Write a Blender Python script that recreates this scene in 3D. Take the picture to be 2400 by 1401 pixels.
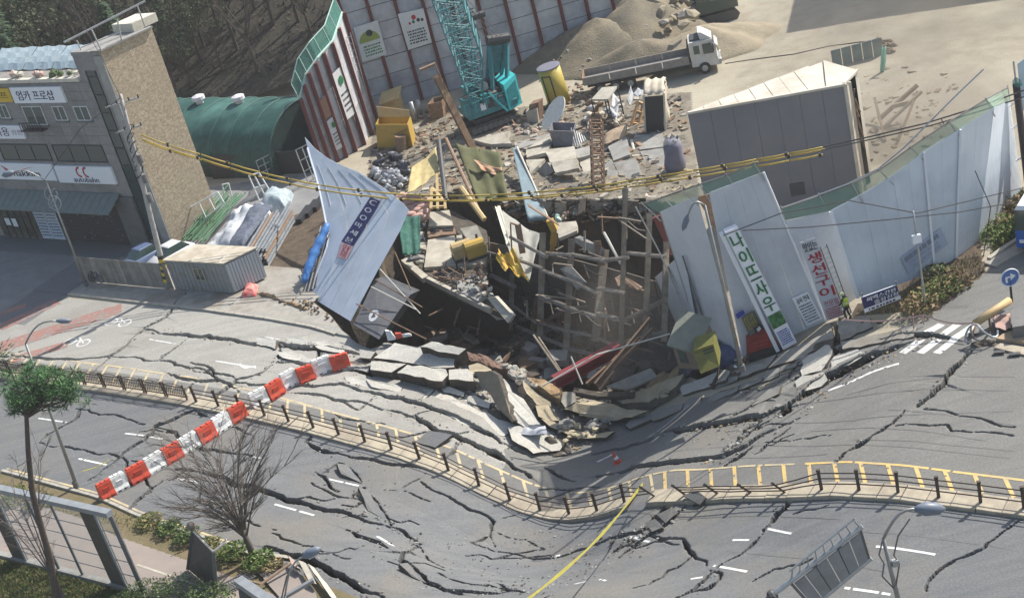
import bpy, bmesh, math, random
import numpy as np
from mathutils import Vector, Matrix
random.seed(7); RNG=np.random.default_rng(7)
for o in list(bpy.data.objects): bpy.data.objects.remove(o)
SC=bpy.context.scene; COL=SC.collection
# ---------------------------------------------------------------- camera
TH=math.radians(26); FPX=3500.; HC=44.; RO=math.radians(15.2)
_c,_s,_cr,_sr=math.cos(TH),math.sin(TH),math.cos(RO),math.sin(RO)
FW=np.array([0,_c,-_s]); _D=np.array([0,-_s,-_c]); _R=np.array([1.,0,0])
IX=_cr*_R+_sr*_D; IY=-_sr*_R+_cr*_D; CAM=np.array([0,0,HC])
cd=bpy.data.cameras.new('camera'); cam=bpy.data.objects.new('camera',cd); COL.objects.link(cam)
cd.sensor_width=36; cd.lens=FPX/2400*36; cd.clip_end=3000; cd.clip_start=1
_m=Matrix.Identity(4)
for i in range(3): _m[i][0]=IX[i]; _m[i][1]=-IY[i]; _m[i][2]=-FW[i]
_m.translation=Vector(CAM); cam.matrix_world=_m; SC.camera=cam
# ---------------------------------------------------------------- light
SUNV=Vector((.88*math.cos(math.radians(44)),.475*math.cos(math.radians(44)),math.sin(math.radians(44))))
wd=bpy.data.worlds.new('World'); SC.world=wd; wd.use_nodes=True
nt=wd.node_tree; bg=nt.nodes['Background']; sk=nt.nodes.new('ShaderNodeTexSky'); sk.sky_type='NISHITA'
sk.sun_disc=False; sk.sun_elevation=math.radians(44); sk.sun_rotation=math.atan2(.88,.475)
sk.air_density=1.3; sk.dust_density=2.0
nt.links.new(sk.outputs[0],bg.inputs[0]); bg.inputs[1].default_value=.12
sl=bpy.data.lights.new('sun','SUN'); sl.energy=5.0; sl.angle=math.radians(.6); sl.color=(1,.95,.87)
so=bpy.data.objects.new('sun',sl); COL.objects.link(so); so.rotation_euler=SUNV.to_track_quat('Z','Y').to_euler()
SC.view_settings.view_transform='Standard'; SC.view_settings.look='None'; SC.view_settings.gamma=1
SC.view_settings.exposure=0.55; SC.view_settings.use_curve_mapping=False
# ---------------------------------------------------------------- picture point -> place in the world
def ray(x,y): return FW+IX*(x-1200)/FPX+IY*(y-700.5)/FPX
def P(x,y,z=0.):
    d=ray(x,y); return CAM+d*((z-HC)/d[2])
def U(x,y,b):                                   # point of that ray in the upright plane through b
    d=ray(x,y); return CAM+d*(b[1]/d[1])
def PL(x,y,p0,n):
    d=ray(x,y); n=np.array(n,float); return CAM+d*(((np.array(p0)-CAM)@n)/(d@n))
_A=math.radians(38.3); CA,SA=math.cos(_A),math.sin(_A)
def ST(x,y): return CA*x-SA*y, SA*x+CA*y
def XY(s,t): return CA*s+SA*t, -SA*s+CA*t
# ---------------------------------------------------------------- sag of the road round the sinkhole
_ps=[-34,-28,-22,-17,-13,-10,-7,-4.5,-2,0,1.5,3.5,5.5,7.5,9.5,12,15,18,21,25]
_pv=[0,.03,.1,.2,.31,.4,.55,.76,.95,1,.97,.84,.64,.5,.43,.31,.2,.07,.01,0]
_gs=np.linspace(-40,30,1401); _gv=np.interp(_gs,_ps,_pv); _k=np.hanning(41); _k/=_k.sum(); _gv=np.convolve(np.pad(_gv,20),_k,'valid')
_at=[30,38,43,46,48.5,51.3,55.4,58,62,66,70,74,80,86]; _av=[0,0,.7,1.9,3.4,4.5,4.85,4.7,5.3,5.6,5,3.4,1.2,0]
def sag(x,y):
    s,t=ST(x,y); s0=np.interp(t,[40,48,51.5,55.5,58.5,70],[-42.5,-43.3,-43.9,-45.2,-45.6,-46.5])
    return -np.interp(s-s0,_gs,_gv)*np.interp(t,_at,_av)
def march(x,y,fn):
    d=ray(x,y); zz=np.linspace(3,-12,600); pts=CAM[None]+d[None]*((zz-HC)/d[2])[:,None]
    h=fn(pts[:,0],pts[:,1]); i=np.argmax(zz<=h)
    if not (zz<=h).any(): return P(x,y,-12)
    if i==0: return pts[0]
    a,b=zz[i-1]-h[i-1],zz[i]-h[i]; f=a/(a-b+1e-9); return pts[i-1]*(1-f)+pts[i]*f
def G0(x,y): return march(x,y,sag)
# ---------------------------------------------------------------- materials
MATS={}
def _rgb(c):
    if isinstance(c,str):
        c=[int(c[i:i+2],16)/255 for i in (0,2,4)]; c=[v/12.92 if v<=.04045 else ((v+.055)/1.055)**2.4 for v in c]
    return (*c[:3],1)
def mat(name,c,rough=.8,c2=None,scale=3.,metal=0,bump=0,bscale=None,detail=6,stretch=None,spec=.4,c3=None,scale3=.3,alpha=1,contrast=(.35,.65)):
    if name in MATS: return MATS[name]
    m=bpy.data.materials.new(name); m.use_nodes=True; n=m.node_tree.nodes; L=m.node_tree.links; b=n['Principled BSDF']
    b.inputs['Roughness'].default_value=rough; b.inputs['Metallic'].default_value=metal; b.inputs['Specular IOR Level'].default_value=spec
    b.inputs['Base Color'].default_value=_rgb(c); b.inputs['Alpha'].default_value=alpha
    tc=n.new('ShaderNodeNewGeometry').outputs['Position']
    if stretch is not None:
        mp=n.new('ShaderNodeMapping'); mp.inputs['Rotation'].default_value=(0,0,stretch[0]); mp.inputs['Scale'].default_value=stretch[1]; L.new(tc,mp.inputs[0]); tc2=mp.outputs[0]
    else: tc2=tc
    def noise(v,sc,det,lo,hi):
        t=n.new('ShaderNodeTexNoise'); t.inputs['Scale'].default_value=sc; t.inputs['Detail'].default_value=det; t.inputs['Roughness'].default_value=.62; L.new(v,t.inputs['Vector'])
        r=n.new('ShaderNodeMapRange'); r.inputs[1].default_value=lo; r.inputs[2].default_value=hi; L.new(t.outputs[0],r.inputs[0]); return r.outputs[0],t.outputs[0]
    out=None
    if c2 is not None:
        f,_=noise(tc2,scale,detail,*contrast); mx=n.new('ShaderNodeMixRGB'); mx.inputs[1].default_value=_rgb(c); mx.inputs[2].default_value=_rgb(c2); L.new(f,mx.inputs[0]); out=mx.outputs[0]
    if c3 is not None:
        f,_=noise(tc,scale3,5,.48,.68); mx=n.new('ShaderNodeMixRGB'); mx.inputs[2].default_value=_rgb(c3); L.new(f,mx.inputs[0])
        if out: L.new(out,mx.inputs[1])
        else: mx.inputs[1].default_value=_rgb(c)
        out=mx.outputs[0]
    if out: L.new(out,b.inputs['Base Color'])
    if bump:
        _,t=noise(tc,bscale or scale*3,6,0,1); bp=n.new('ShaderNodeBump'); bp.inputs['Strength'].default_value=bump; bp.inputs['Distance'].default_value=.1; L.new(t,bp.inputs['Height']); L.new(bp.outputs[0],b.inputs['Normal'])
    MATS[name]=m; return m
# ---------------------------------------------------------------- things and parts
def tagged(o,label=None,cat=None,group=None,kind=None):
    if label: o['label']=label
    if cat: o['category']=cat
    if group: o['group']=group
    if kind or cat: o['kind']=kind or 'thing'
    return o
def thing(name,label,cat,loc=(0,0,0),group=None):
    o=bpy.data.objects.new(name,None); COL.objects.link(o); o.location=[float(v) for v in loc]; o.empty_display_size=.3
    return tagged(o,label,cat,group)
def root_loc(o):
    v=Vector((0,0,0))
    while o is not None: v=v+o.location; o=o.parent
    return v
class MB:
    def __init__(s): s.v=[]; s.f=[]; s.m=[]
    def add(s,vs,fs,mi=0):
        k=len(s.v); s.v+=[tuple(float(c) for c in p) for p in vs]; s.f+=[tuple(i+k for i in f) for f in fs]; s.m+=[mi]*len(fs); return s
    def quad(s,*p,mi=0): return s.add(p,[tuple(range(len(p)))],mi)
    def hexa(s,b,t,mi=0):                        # bottom ring, top ring
        n=len(b); return s.add(list(b)+list(t),[tuple(range(n))[::-1],tuple(range(n,2*n))]+[(i,(i+1)%n,n+(i+1)%n,n+i) for i in range(n)],mi)
    def prism(s,poly,ex,mi=0):
        ex=np.array(ex,float); return s.hexa([np.array(p,float)+ex for p in poly],[np.array(p,float) for p in poly],mi)
    def box(s,c,ax,ay,az,mi=0):                  # centre, three half-axes
        c,ax,ay,az=[np.array(v,float) for v in (c,ax,ay,az)]
        r=[c-ax-ay,c+ax-ay,c+ax+ay,c-ax+ay]; return s.hexa([p-az for p in r],[p+az for p in r],mi)
    def zbox(s,x0,y0,z0,x1,y1,z1,mi=0): return s.box(((x0+x1)/2,(y0+y1)/2,(z0+z1)/2),((x1-x0)/2,0,0),(0,(y1-y0)/2,0),(0,0,(z1-z0)/2),mi)
    def beam(s,p,q,w,h=None,up=(0,0,1),mi=0):
        p,q=np.array(p,float),np.array(q,float); d=q-p; l=np.linalg.norm(d)
        if l<1e-6: return s
        d/=l; up=np.array(up,float)
        if abs(d@up)>.97: up=np.array([0.3,.95,0])
        a=np.cross(d,up); a/=np.linalg.norm(a); b=np.cross(a,d); h=h or w
        return s.box((p+q)/2,d*l/2,a*w/2,b*h/2,mi)
    def ibeam(s,p,q,w,h,t=.03,up=(0,0,1),mi=0):
        p,q=np.array(p,float),np.array(q,float); d=q-p; d/=np.linalg.norm(d); up=np.array(up,float)
        if abs(d@up)>.97: up=np.array([0.3,.95,0])
        a=np.cross(d,up); a/=np.linalg.norm(a); b=np.cross(a,d)
        s.beam(p+b*(h-t)/2,q+b*(h-t)/2,w,t,up,mi); s.beam(p-b*(h-t)/2,q-b*(h-t)/2,w,t,up,mi); return s.beam(p,q,t,h-2*t,up,mi)
    def tube(s,pts,r,n=6,mi=0,cap=True):
        pts=[np.array(p,float) for p in pts]; k=len(pts); rs=r if hasattr(r,'__len__') else [r]*k; vs=[]
        ref=None
        for i,p in enumerate(pts):
            d=pts[min(i+1,k-1)]-pts[max(i-1,0)]; d=d/(np.linalg.norm(d)+1e-9)
            if ref is None or abs(ref@d)>.98: ref=np.array([0,0,1.]) if abs(d[2])<.9 else np.array([1.,0,0])
            a=np.cross(d,ref); a/=np.linalg.norm(a)+1e-9; b=np.cross(d,a); ref=np.cross(a,d)
            vs+=[p+rs[i]*(math.cos(2*math.pi*j/n)*a+math.sin(2*math.pi*j/n)*b) for j in range(n)]
        fs=[(i*n+j,i*n+(j+1)%n,(i+1)*n+(j+1)%n,(i+1)*n+j) for i in range(k-1) for j in range(n)]
        if cap: fs+=[tuple(range(n))[::-1],tuple(range((k-1)*n,k*n))]
        return s.add(vs,fs,mi)
    def cyl(s,p,q,r0,r1=None,n=16,mi=0): return s.tube([p,q],[r0,r0 if r1 is None else r1],n,mi)
    def grid(s,rows,mi=0,th=None):               # rows of points -> sheet
        a=np.array(rows,float); h,w=a.shape[:2]; fs=[(i*w+j,i*w+j+1,(i+1)*w+j+1,(i+1)*w+j) for i in range(h-1) for j in range(w-1)]
        s.add(a.reshape(-1,3),fs,mi)
        if th is not None:
            b=a+np.array(th,float); s.add(b.reshape(-1,3),[f[::-1] for f in fs],mi)
            k=len(s.v)-2*h*w; o=h*w
            per=[j for j in range(w)]+[i*w+w-1 for i in range(1,h)]+[(h-1)*w+j for j in range(w-2,-1,-1)]+[i*w for i in range(h-2,0,-1)]
            for i in range(len(per)):
                u,v=per[i],per[(i+1)%len(per)]; s.f.append((k+v,k+u,k+o+u,k+o+v)); s.m.append(mi)
        return s
    def blob(s,c,r,seed=0,sub=2,rough=.25,sq=(1,1,1),mi=0):
        bm=bmesh.new(); bmesh.ops.create_icosphere(bm,subdivisions=sub,radius=1); rr=random.Random(seed); ph=[(rr.uniform(-2,2),rr.uniform(-2,2),rr.uniform(-2,2),rr.uniform(0,6)) for _ in range(5)]
        vs=[]
        for v in bm.verts:
            f=1+rough*sum(math.sin(v.co.x*a*1.6+v.co.y*b*1.6+v.co.z*d*1.6+e) for a,b,d,e in ph)/2.2
            vs.append((c[0]+v.co.x*r*f*sq[0],c[1]+v.co.y*r*f*sq[1],c[2]+v.co.z*r*f*sq[2]))
        s.add(vs,[tuple(x.index for x in f.verts) for f in bm.faces],mi); bm.free(); return s
    def mesh(s,name,mats,off=(0,0,0),smooth=False):
        me=bpy.data.meshes.new(name); o=Vector(off); me.from_pydata([(a-o[0],b-o[1],c-o[2]) for a,b,c in s.v],[],s.f)
        for m in (mats if isinstance(mats,(list,tuple)) else [mats]): me.materials.append(m)
        if any(s.m): me.polygons.foreach_set('material_index',s.m)
        if smooth: me.polygons.foreach_set('use_smooth',[True]*len(me.polygons))
        me.update(); return me
    def part(s,name,mats,parent,smooth=False,label=None,kind=None):
        o=bpy.data.objects.new(name,s.mesh(name,mats,root_loc(parent),smooth)); COL.objects.link(o); o.parent=parent
        return tagged(o,label,None,None,kind)
    def top(s,name,mats,label=None,cat=None,group=None,kind=None,smooth=False,loc=None):
        a=np.array(s.v)
        if loc is None: loc=(a[:,0].mean(),a[:,1].mean(),a[:,2].min())
        if kind in('structure',) : loc=(0,0,0)
        o=bpy.data.objects.new(name,s.mesh(name,mats,loc,smooth)); o.location=[float(v) for v in loc]; COL.objects.link(o)
        return tagged(o,label,cat,group,kind)
def copy_tree(o,parent=None):
    c=o.copy(); COL.objects.link(c)
    if parent is not None: c.parent=parent
    for ch in list(o.children): copy_tree(ch,c)
    return c
def lerp(a,b,f): return np.array(a,float)*(1-f)+np.array(b,float)*f
def bil(q,u,v):                                  # q = tl,tr,br,bl
    return lerp(lerp(q[0],q[1],u),lerp(q[3],q[2],u),v)
# ================================================================ GROUND
# cracks: list of (picture polyline, width m, step m: far side up (+))
CR=[([(210,939),(184,965),(182,976),(152,995),(90,1036)],.22,0),([(90,1036),(159,1046),(206,1057),(279,1070),(326,1081)],.12,0),
([(436,690),(399,736),(342,769),(302,803),(258,835),(210,877)],.26,.06),([(342,774),(439,786),(520,796),(657,813),(698,814),(745,818)],.26,.12),
([(446,788),(414,813),(379,838),(373,845),(411,856),(467,864),(500,872)],.2,0),([(394,875),(454,890),(510,892),(549,899),(600,903)],.22,.08),([(463,892),(429,914)],.16,0),
([(651,849),(614,873),(554,892),(506,929),(461,961),(364,999),(339,1031),(283,1068),(240,1100),(206,1126)],.42,.06),([(461,961),(485,976)],.3,0),
([(381,1126),(356,1143),(317,1177),(304,1192)],.28,0),([(429,1106),(394,1126)],.2,0),
([(413,1100),(520,1119),(584,1141),(657,1164),(726,1184),(803,1201),(854,1222),(914,1237)],.42,.14),([(589,1068),(559,1091),(529,1113)],.26,0),
([(811,1241),(871,1267),(910,1286)],.4,.1),([(717,1034),(739,1049),(764,1059),(790,1061)],.5,0),([(714,1036),(731,1022)],.7,0),
([(756,1109),(794,1085),(816,1096),(846,1130)],.25,0),([(854,1143),(842,1155),(824,1169)],.7,0),([(861,1156),(897,1203),(919,1237)],.24,0),([(739,1106),(769,1130),(792,1152)],.3,0),([(803,1186),(830,1190),(850,1180)],.3,0),
([(986,1128),(1011,1147),(1071,1177),(1123,1201),(1157,1222),(1149,1254),(1161,1280)],.13,.05),([(926,1154),(984,1121),(1003,1100)],.12,0),
([(986,1276),(947,1297),(939,1314),(981,1346),(1041,1383),(1080,1392)],.4,.15),([(939,1314),(955,1330)],.6,0),
([(1191,1385),(1299,1368),(1363,1340),(1427,1306),(1449,1289),(1500,1246)],.5,-.15),([(1400,1274),(1451,1256),(1507,1244),(1546,1199),(1589,1169),(1625,1150)],.75,-.1),([(1451,1306),(1503,1267),(1550,1237),(1606,1186)],.35,.1),([(1435,1292),(1447,1284)],1.0,0),([(1500,1246),(1545,1232)],1.0,0),
([(1106,1271),(1191,1295),(1277,1308),(1354,1289),(1449,1254)],.09,.03),([(1029,1344),(1106,1370),(1174,1376),(1210,1377)],.12,0),
([(1880,1147),(1850,1177),(1816,1211),(1790,1241)],.45,0),([(1670,1340),(1614,1387),(1584,1400)],.25,0),([(1687,1357),(1657,1379),(1620,1386)],.3,0),([(1670,1340),(1690,1343),(1687,1357)],.2,0),
([(2280,820),(2250,853),(2220,883),(2193,917),(2150,953)],.42,.1),([(2120,963),(2090,993),(2033,1030)],.16,0),([(2033,1030),(2007,1047),(1990,1055)],.5,0),([(1990,1055),(1977,1063),(1963,1080)],.2,0),
([(2167,958),(2217,963),(2297,980),(2377,1000)],.1,0),([(2100,997),(2220,995),(2230,1010),(2310,1012),(2373,1020)],.1,0),([(2400,1215),(2330,1262),(2240,1310),(2170,1385)],.12,0),
([(2100,817),(2027,847),(1940,890),(1883,930),(1840,960)],1.05,.4),([(1840,960),(1780,983),(1710,993),(1650,1003),(1600,1013),(1560,1017)],.5,.3),
([(1927,873),(1867,890),(1853,907),(1793,927),(1723,980)],.45,.12),([(1967,745),(1955,780),(1953,833),(1933,870)],.75,0),([(1890,820),(1853,897)],.15,0),([(1853,950),(1833,975)],2.2,0),
([(1833,1000),(1787,1020),(1750,1047),(1700,1070),(1650,1077),(1541,1091),(1486,1098),(1400,1117)],.38,.18),([(1700,1090),(1760,1050)],.7,0),([(1800,990),(1733,1037)],.22,0),([(1857,997),(1780,1057)],.12,0),([(1800,815),(1722,862),(1650,885)],.5,.2),
([(2225,795),(2163,790),(2100,797),(2033,810),(1977,823),(1953,833)],.6,.25),([(1900,855),(1870,870),(1830,880)],.12,0),
([(657,806),(709,819),(760,822)],.35,.18),([(743,817),(811,826),(838,830)],.4,.2),([(820,869),(876,875),(936,881),(1000,899),(1041,903)],1.0,.6),
([(949,851),(932,868),(914,879)],.28,0),([(829,911),(867,920),(906,933),(970,946),(973,946),(1041,971),(1114,1006),(1174,1040),(1230,1065)],.34,.22),([(1016,914),(1000,930),(981,944)],.35,0),
([(674,920),(734,924),(781,937),(829,939),(901,963)],.14,.05),([(917,963),(999,993),(1084,1031),(1140,1057),(1191,1083),(1243,1117)],.42,.15),([(1130,1052),(1160,1062),(1190,1085)],.7,0),
([(1277,1096),(1311,1117),(1346,1128)],.35,0),([(620,1282),(660,1292),(720,1310),(780,1345),(850,1385),(900,1401)],.6,.15),([(1560,1016),(1500,1040),(1440,1050),(1390,1062)],.18,.1),
([(0,835),(120,842),(258,835)],.16,.04),([(258,835),(373,845)],.14,0),([(364,999),(430,1030),(520,1060),(589,1068)],.2,.06),([(283,1068),(300,1100),(356,1143)],.18,0),([(600,903),(700,905),(800,900),(829,911)],.24,.1),([(467,864),(554,892)],.18,.05),([(657,813),(651,849)],.2,0),([(820,869),(760,860),(651,849)],.24,.12),([(1003,1100),(940,1090),(860,1075),(790,1061)],.2,.06),([(919,1237),(986,1276)],.2,0),([(1149,1254),(1106,1271)],.14,0),([(1041,1383),(1191,1385)],.26,.08),([(1790,1241),(1735,1300),(1670,1340)],.14,0),([(510,892),(500,872),(446,850)],.16,.04),([(745,818),(760,860)],.2,0),([(880,925),(840,960),(781,937)],.14,0),([(1084,1031),(1060,1062),(1003,1083)],.16,0),([(1500,1246),(1600,1262),(1670,1340)],.16,.05),
([(480,1120),(470,1180),(400,1216)],.12,0),([(960,1260),(1040,1330)],.05,0)]
_rr=random.Random(99)
for _i in range(46):                              # hairline cracks
    _x,_y=_rr.uniform(150,2350),_rr.uniform(860,1390)
    if _y>1150 and _x<500: continue
    _dx=_rr.choice((-1,1)); _sl=_rr.uniform(-.25,.55) if _x<1300 else _rr.uniform(-.7,.15); _p=[(_x,_y)]
    for _k in range(_rr.randint(3,8)): _l=_rr.uniform(12,32); _x+=_dx*_l; _y+=_dx*_l*_sl+_rr.uniform(-9,9); _p.append((_x,_y))
    CR.append((_p,_rr.choice((.08,.1,.12)),0))
S0,S1,T0,T1,GS=-101.,-6.,34.,73.,.066
_ns,_nt=int((S1-S0)/GS)+1,int((T1-T0)/GS)+1
gs=np.linspace(S0,S1,_ns); gt=np.linspace(T0,T1,_nt); SS,TT=np.meshgrid(gs,gt); XX,YY=XY(SS,TT)
# pit outline (picture points, lifted onto the sagging ground)
RIM=[(735,712),(775,742),(803,778),(838,806),(868,818),(905,806),(975,815),(1012,806),(1060,822),(1100,842),(1150,868),(1200,884),(1250,898),(1300,915),(1370,930),(1450,931),(1520,920),(1575,902),(1606,880)]
RIMW=[G0(*p) for p in RIM]
FAR=[(1662,860,-1.5),(1672,800,-.5),(1650,700,0),(1620,600,0),(1590,520,0),(1572,476,0),(1500,470,0),(1400,470,0),(1280,474,0),(1160,470,0),(1050,468,0),(965,470,0),(915,540,0),(890,600,0),(815,650,0),(760,680,0)]
FARW=[P(*p) for p in FAR]
_f=[]
for _a,_b in zip(FARW,FARW[1:]):
    _k=max(1,int(np.linalg.norm(_b-_a)/.8)); _f+=[_a+(_b-_a)*_i/_k+(np.array([random.uniform(-.5,.5),random.uniform(-.45,.45),0]) if _i else 0) for _i in range(_k)]
FARW=_f+[FARW[-1]]
PITW=np.array([p for p in RIMW]+[p for p in FARW])
def inpoly(x,y,poly):
    x=np.asarray(x,float); y=np.asarray(y,float); r=np.zeros(x.shape,bool); n=len(poly)
    for i in range(n):
        a,b=poly[i],poly[(i+1)%n]
        if a[1]==b[1]: continue
        c=((a[1]>y)!=(b[1]>y))&(x<(b[0]-a[0])*(y-a[1])/(b[1]-a[1])+a[0]); r^=c
    return r
def noise2(x,y,sc,seed=0):
    rr=np.random.default_rng(seed); T=rr.random((64,64)); u,v=np.asarray(x)/sc,np.asarray(y)/sc; i,j=np.floor(u).astype(int),np.floor(v).astype(int); f,g=u-i,v-j; f=f*f*(3-2*f); g=g*g*(3-2*g)
    t=lambda a,b:T[a%64,b%64]
    return (t(i,j)*(1-f)+t(i+1,j)*f)*(1-g)+(t(i,j+1)*(1-f)+t(i+1,j+1)*f)*g-.5
ZZ=sag(XX,YY)+.05*noise2(XX,YY,6,1)+.02*noise2(XX,YY,1.6,2)
CRK=np.zeros_like(ZZ); LIFT=np.zeros_like(ZZ)
jit=.12*noise2(XX,YY,.45,3)+.1*noise2(XX,YY,1.3,4)+.08*noise2(XX,YY,.16,5)
for pts,w,step in CR:
    w=w*.74 if w<.3 else w*.56
    if not step and w>.6: w*=.6
    W=[ST(*G0(*p)[:2]) for p in pts]
    for _it in range(3):                            # ragged course
        W2=[W[0]]
        for p,q in zip(W,W[1:]):
            l=math.hypot(q[0]-p[0],q[1]-p[1])
            if l>.7: k=_rr.uniform(-.11,.11)*min(l,2.5); f=_rr.uniform(.35,.65); W2.append((p[0]+(q[0]-p[0])*f-(q[1]-p[1])/l*k,p[1]+(q[1]-p[1])*f+(q[0]-p[0])/l*k))
            W2.append(q)
        W=W2
    L=[0]
    for a,b in zip(W,W[1:]): L.append(L[-1]+math.hypot(b[0]-a[0],b[1]-a[1]))
    tot=L[-1]; R=w+max(.6,3.2 if step else 0)
    s0,s1=min(p[0] for p in W)-R,max(p[0] for p in W)+R; t0,t1=min(p[1] for p in W)-R,max(p[1] for p in W)+R
    i0,i1=max(0,int((s0-S0)/GS)),min(_ns,int((s1-S0)/GS)+2); j0,j1=max(0,int((t0-T0)/GS)),min(_nt,int((t1-T0)/GS)+2)
    if i1<=i0 or j1<=j0: continue
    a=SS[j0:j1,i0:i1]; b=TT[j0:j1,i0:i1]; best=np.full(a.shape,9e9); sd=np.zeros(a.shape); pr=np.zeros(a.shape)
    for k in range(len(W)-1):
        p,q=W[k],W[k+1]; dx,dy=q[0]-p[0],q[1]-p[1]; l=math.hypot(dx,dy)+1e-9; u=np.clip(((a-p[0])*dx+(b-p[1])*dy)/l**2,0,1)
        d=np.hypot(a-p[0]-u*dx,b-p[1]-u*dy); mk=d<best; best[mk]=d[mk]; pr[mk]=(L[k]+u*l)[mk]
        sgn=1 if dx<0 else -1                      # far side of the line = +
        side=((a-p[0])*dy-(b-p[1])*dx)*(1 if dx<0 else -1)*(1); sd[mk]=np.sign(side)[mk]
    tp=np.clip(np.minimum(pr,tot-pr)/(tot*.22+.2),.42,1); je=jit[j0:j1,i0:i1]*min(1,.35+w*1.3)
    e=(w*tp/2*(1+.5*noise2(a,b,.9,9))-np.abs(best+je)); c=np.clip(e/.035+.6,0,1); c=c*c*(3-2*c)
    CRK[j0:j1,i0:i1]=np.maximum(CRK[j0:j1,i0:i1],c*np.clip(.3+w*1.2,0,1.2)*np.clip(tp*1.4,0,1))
    if step: LIFT[j0:j1,i0:i1]+=np.where(sd>0,step*tp*np.exp(-best/1.6)*np.clip(1.2-best/3,0,1),0)
# loose jolts between the slabs next to the hole
_t=np.clip((TT-58.5)/4,0,1)*np.clip(1-np.abs(SS+50)/26,0,1); ZZ+=_t*(.35*noise2(XX,YY,3.1,21))
ZZ+=LIFT-CRK*1.25
KERB_T=lambda s: np.interp(s,[-100,-97,-80,-70,-67],[66.9,66.85,66.2,65.9,65.4])
SW=(TT>KERB_T(SS))&(SS<-60); ZZ+=np.where(SW,.14,0)
def hz(x,y):
    s,t=ST(np.asarray(x,float),np.asarray(y,float)); u=np.clip((s-S0)/GS,0,_ns-1.001); v=np.clip((t-T0)/GS,0,_nt-1.001); i=u.astype(int); j=v.astype(int); f=u-i; g=v-j
    z=(ZZ[j,i]*(1-f)+ZZ[j,i+1]*f)*(1-g)+(ZZ[j+1,i]*(1-f)+ZZ[j+1,i+1]*f)*g
    ins=(s>S0)&(s<S1)&(t>T0)&(t<T1); return np.where(ins,z,sag(x,y))
def ck(x,y):
    s,t=ST(np.asarray(x,float),np.asarray(y,float)); i=np.clip(((s-S0)/GS+.5).astype(int),0,_ns-1); j=np.clip(((t-T0)/GS+.5).astype(int),0,_nt-1); return CRK[j,i]
def G(x,y): return march(x,y,hz)
def gz(p,dz=0): return np.array([p[0],p[1],float(hz(p[0],p[1]))+dz])
def wp(px,z=0): return [P(x,y,z)[:2] for x,y in px]
# zones of the fine sheet
def faces_of(ns,nt):
    i,j=np.meshgrid(np.arange(ns-1),np.arange(nt-1)); a=(j*ns+i).ravel(); return np.stack([a,a+1,a+ns+1,a+ns],1)
def sheet(name,X,Y,Z,keep,mi,mats,attr=None):
    nt_,ns_=X.shape; F=faces_of(ns_,nt_); cx=(X[:-1,:-1]+X[1:,1:]).ravel()/2; cy=(Y[:-1,:-1]+Y[1:,1:]).ravel()/2
    k=keep(cx,cy); F=F[k]; m=mi(cx[k],cy[k]); used=np.unique(F); mp=-np.ones(X.size,int); mp[used]=np.arange(len(used)); F=mp[F]
    V=np.stack([X.ravel(),Y.ravel(),Z.ravel()],1)[used]
    me=bpy.data.meshes.new(name); me.vertices.add(len(V)); me.vertices.foreach_set('co',V.ravel()); me.loops.add(F.size); me.loops.foreach_set('vertex_index',F.ravel().astype(np.int32)); me.polygons.add(len(F)); me.polygons.foreach_set('loop_start',np.arange(0,F.size,4,dtype=np.int32)); me.polygons.foreach_set('loop_total',np.full(len(F),4,np.int32))
    for q in mats: me.materials.append(q)
    me.update(calc_edges=True); me.polygons.foreach_set('material_index',m.astype(np.int32)); zf=V[F][:,:,2]; me.polygons.foreach_set('use_smooth',(zf.max(1)-zf.min(1))<.055)
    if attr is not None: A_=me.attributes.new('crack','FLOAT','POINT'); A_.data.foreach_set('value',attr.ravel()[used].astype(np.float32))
    o=bpy.data.objects.new(name,me); COL.objects.link(o); o['kind']='structure'; return o
def asphalt(name,c,c2,c3):
    m=mat(name,c,.86,c2,1.2,bump=.35,bscale=26,c3=c3,scale3=.16,stretch=(-_A,(.10,1.3,1)),spec=.35); n=m.node_tree.nodes; L=m.node_tree.links; b=n['Principled BSDF']
    src=b.inputs['Base Color'].links[0].from_socket
    sp=n.new('ShaderNodeTexNoise'); sp.inputs['Scale'].default_value=9; sp.inputs['Detail'].default_value=5; g=n.new('ShaderNodeNewGeometry'); L.new(g.outputs['Position'],sp.inputs['Vector'])
    mr=n.new('ShaderNodeMapRange'); mr.inputs[1].default_value=.3; mr.inputs[2].default_value=.7; mr.inputs[3].default_value=.82; mr.inputs[4].default_value=1.16; L.new(sp.outputs[0],mr.inputs[0])
    ml=n.new('ShaderNodeMixRGB'); ml.blend_type='MULTIPLY'; ml.inputs[0].default_value=1; L.new(src,ml.inputs[1]); L.new(mr.outputs[0],ml.inputs[2])
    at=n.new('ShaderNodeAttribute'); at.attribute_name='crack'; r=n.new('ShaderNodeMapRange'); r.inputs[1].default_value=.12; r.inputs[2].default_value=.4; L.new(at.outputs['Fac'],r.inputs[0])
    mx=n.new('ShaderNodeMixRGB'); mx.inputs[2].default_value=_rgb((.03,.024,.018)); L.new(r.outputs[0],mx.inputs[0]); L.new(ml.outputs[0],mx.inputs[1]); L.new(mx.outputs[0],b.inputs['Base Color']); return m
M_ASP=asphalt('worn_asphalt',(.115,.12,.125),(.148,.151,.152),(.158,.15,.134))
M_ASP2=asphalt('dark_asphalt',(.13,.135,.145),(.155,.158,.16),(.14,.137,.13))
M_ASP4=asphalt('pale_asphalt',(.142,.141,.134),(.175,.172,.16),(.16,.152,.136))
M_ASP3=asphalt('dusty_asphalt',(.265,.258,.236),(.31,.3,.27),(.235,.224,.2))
M_SW=mat('sidewalk_concrete',(.33,.31,.27),.9,(.25,.235,.21),1.5,bump=.2,bscale=30,c3=(.2,.17,.13),scale3=.4)
M_DIRT=mat('site_dirt',(.34,.305,.235),.95,(.27,.235,.175),.7,bump=.6,bscale=6,c3=(.38,.345,.265),scale3=.12)
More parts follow.
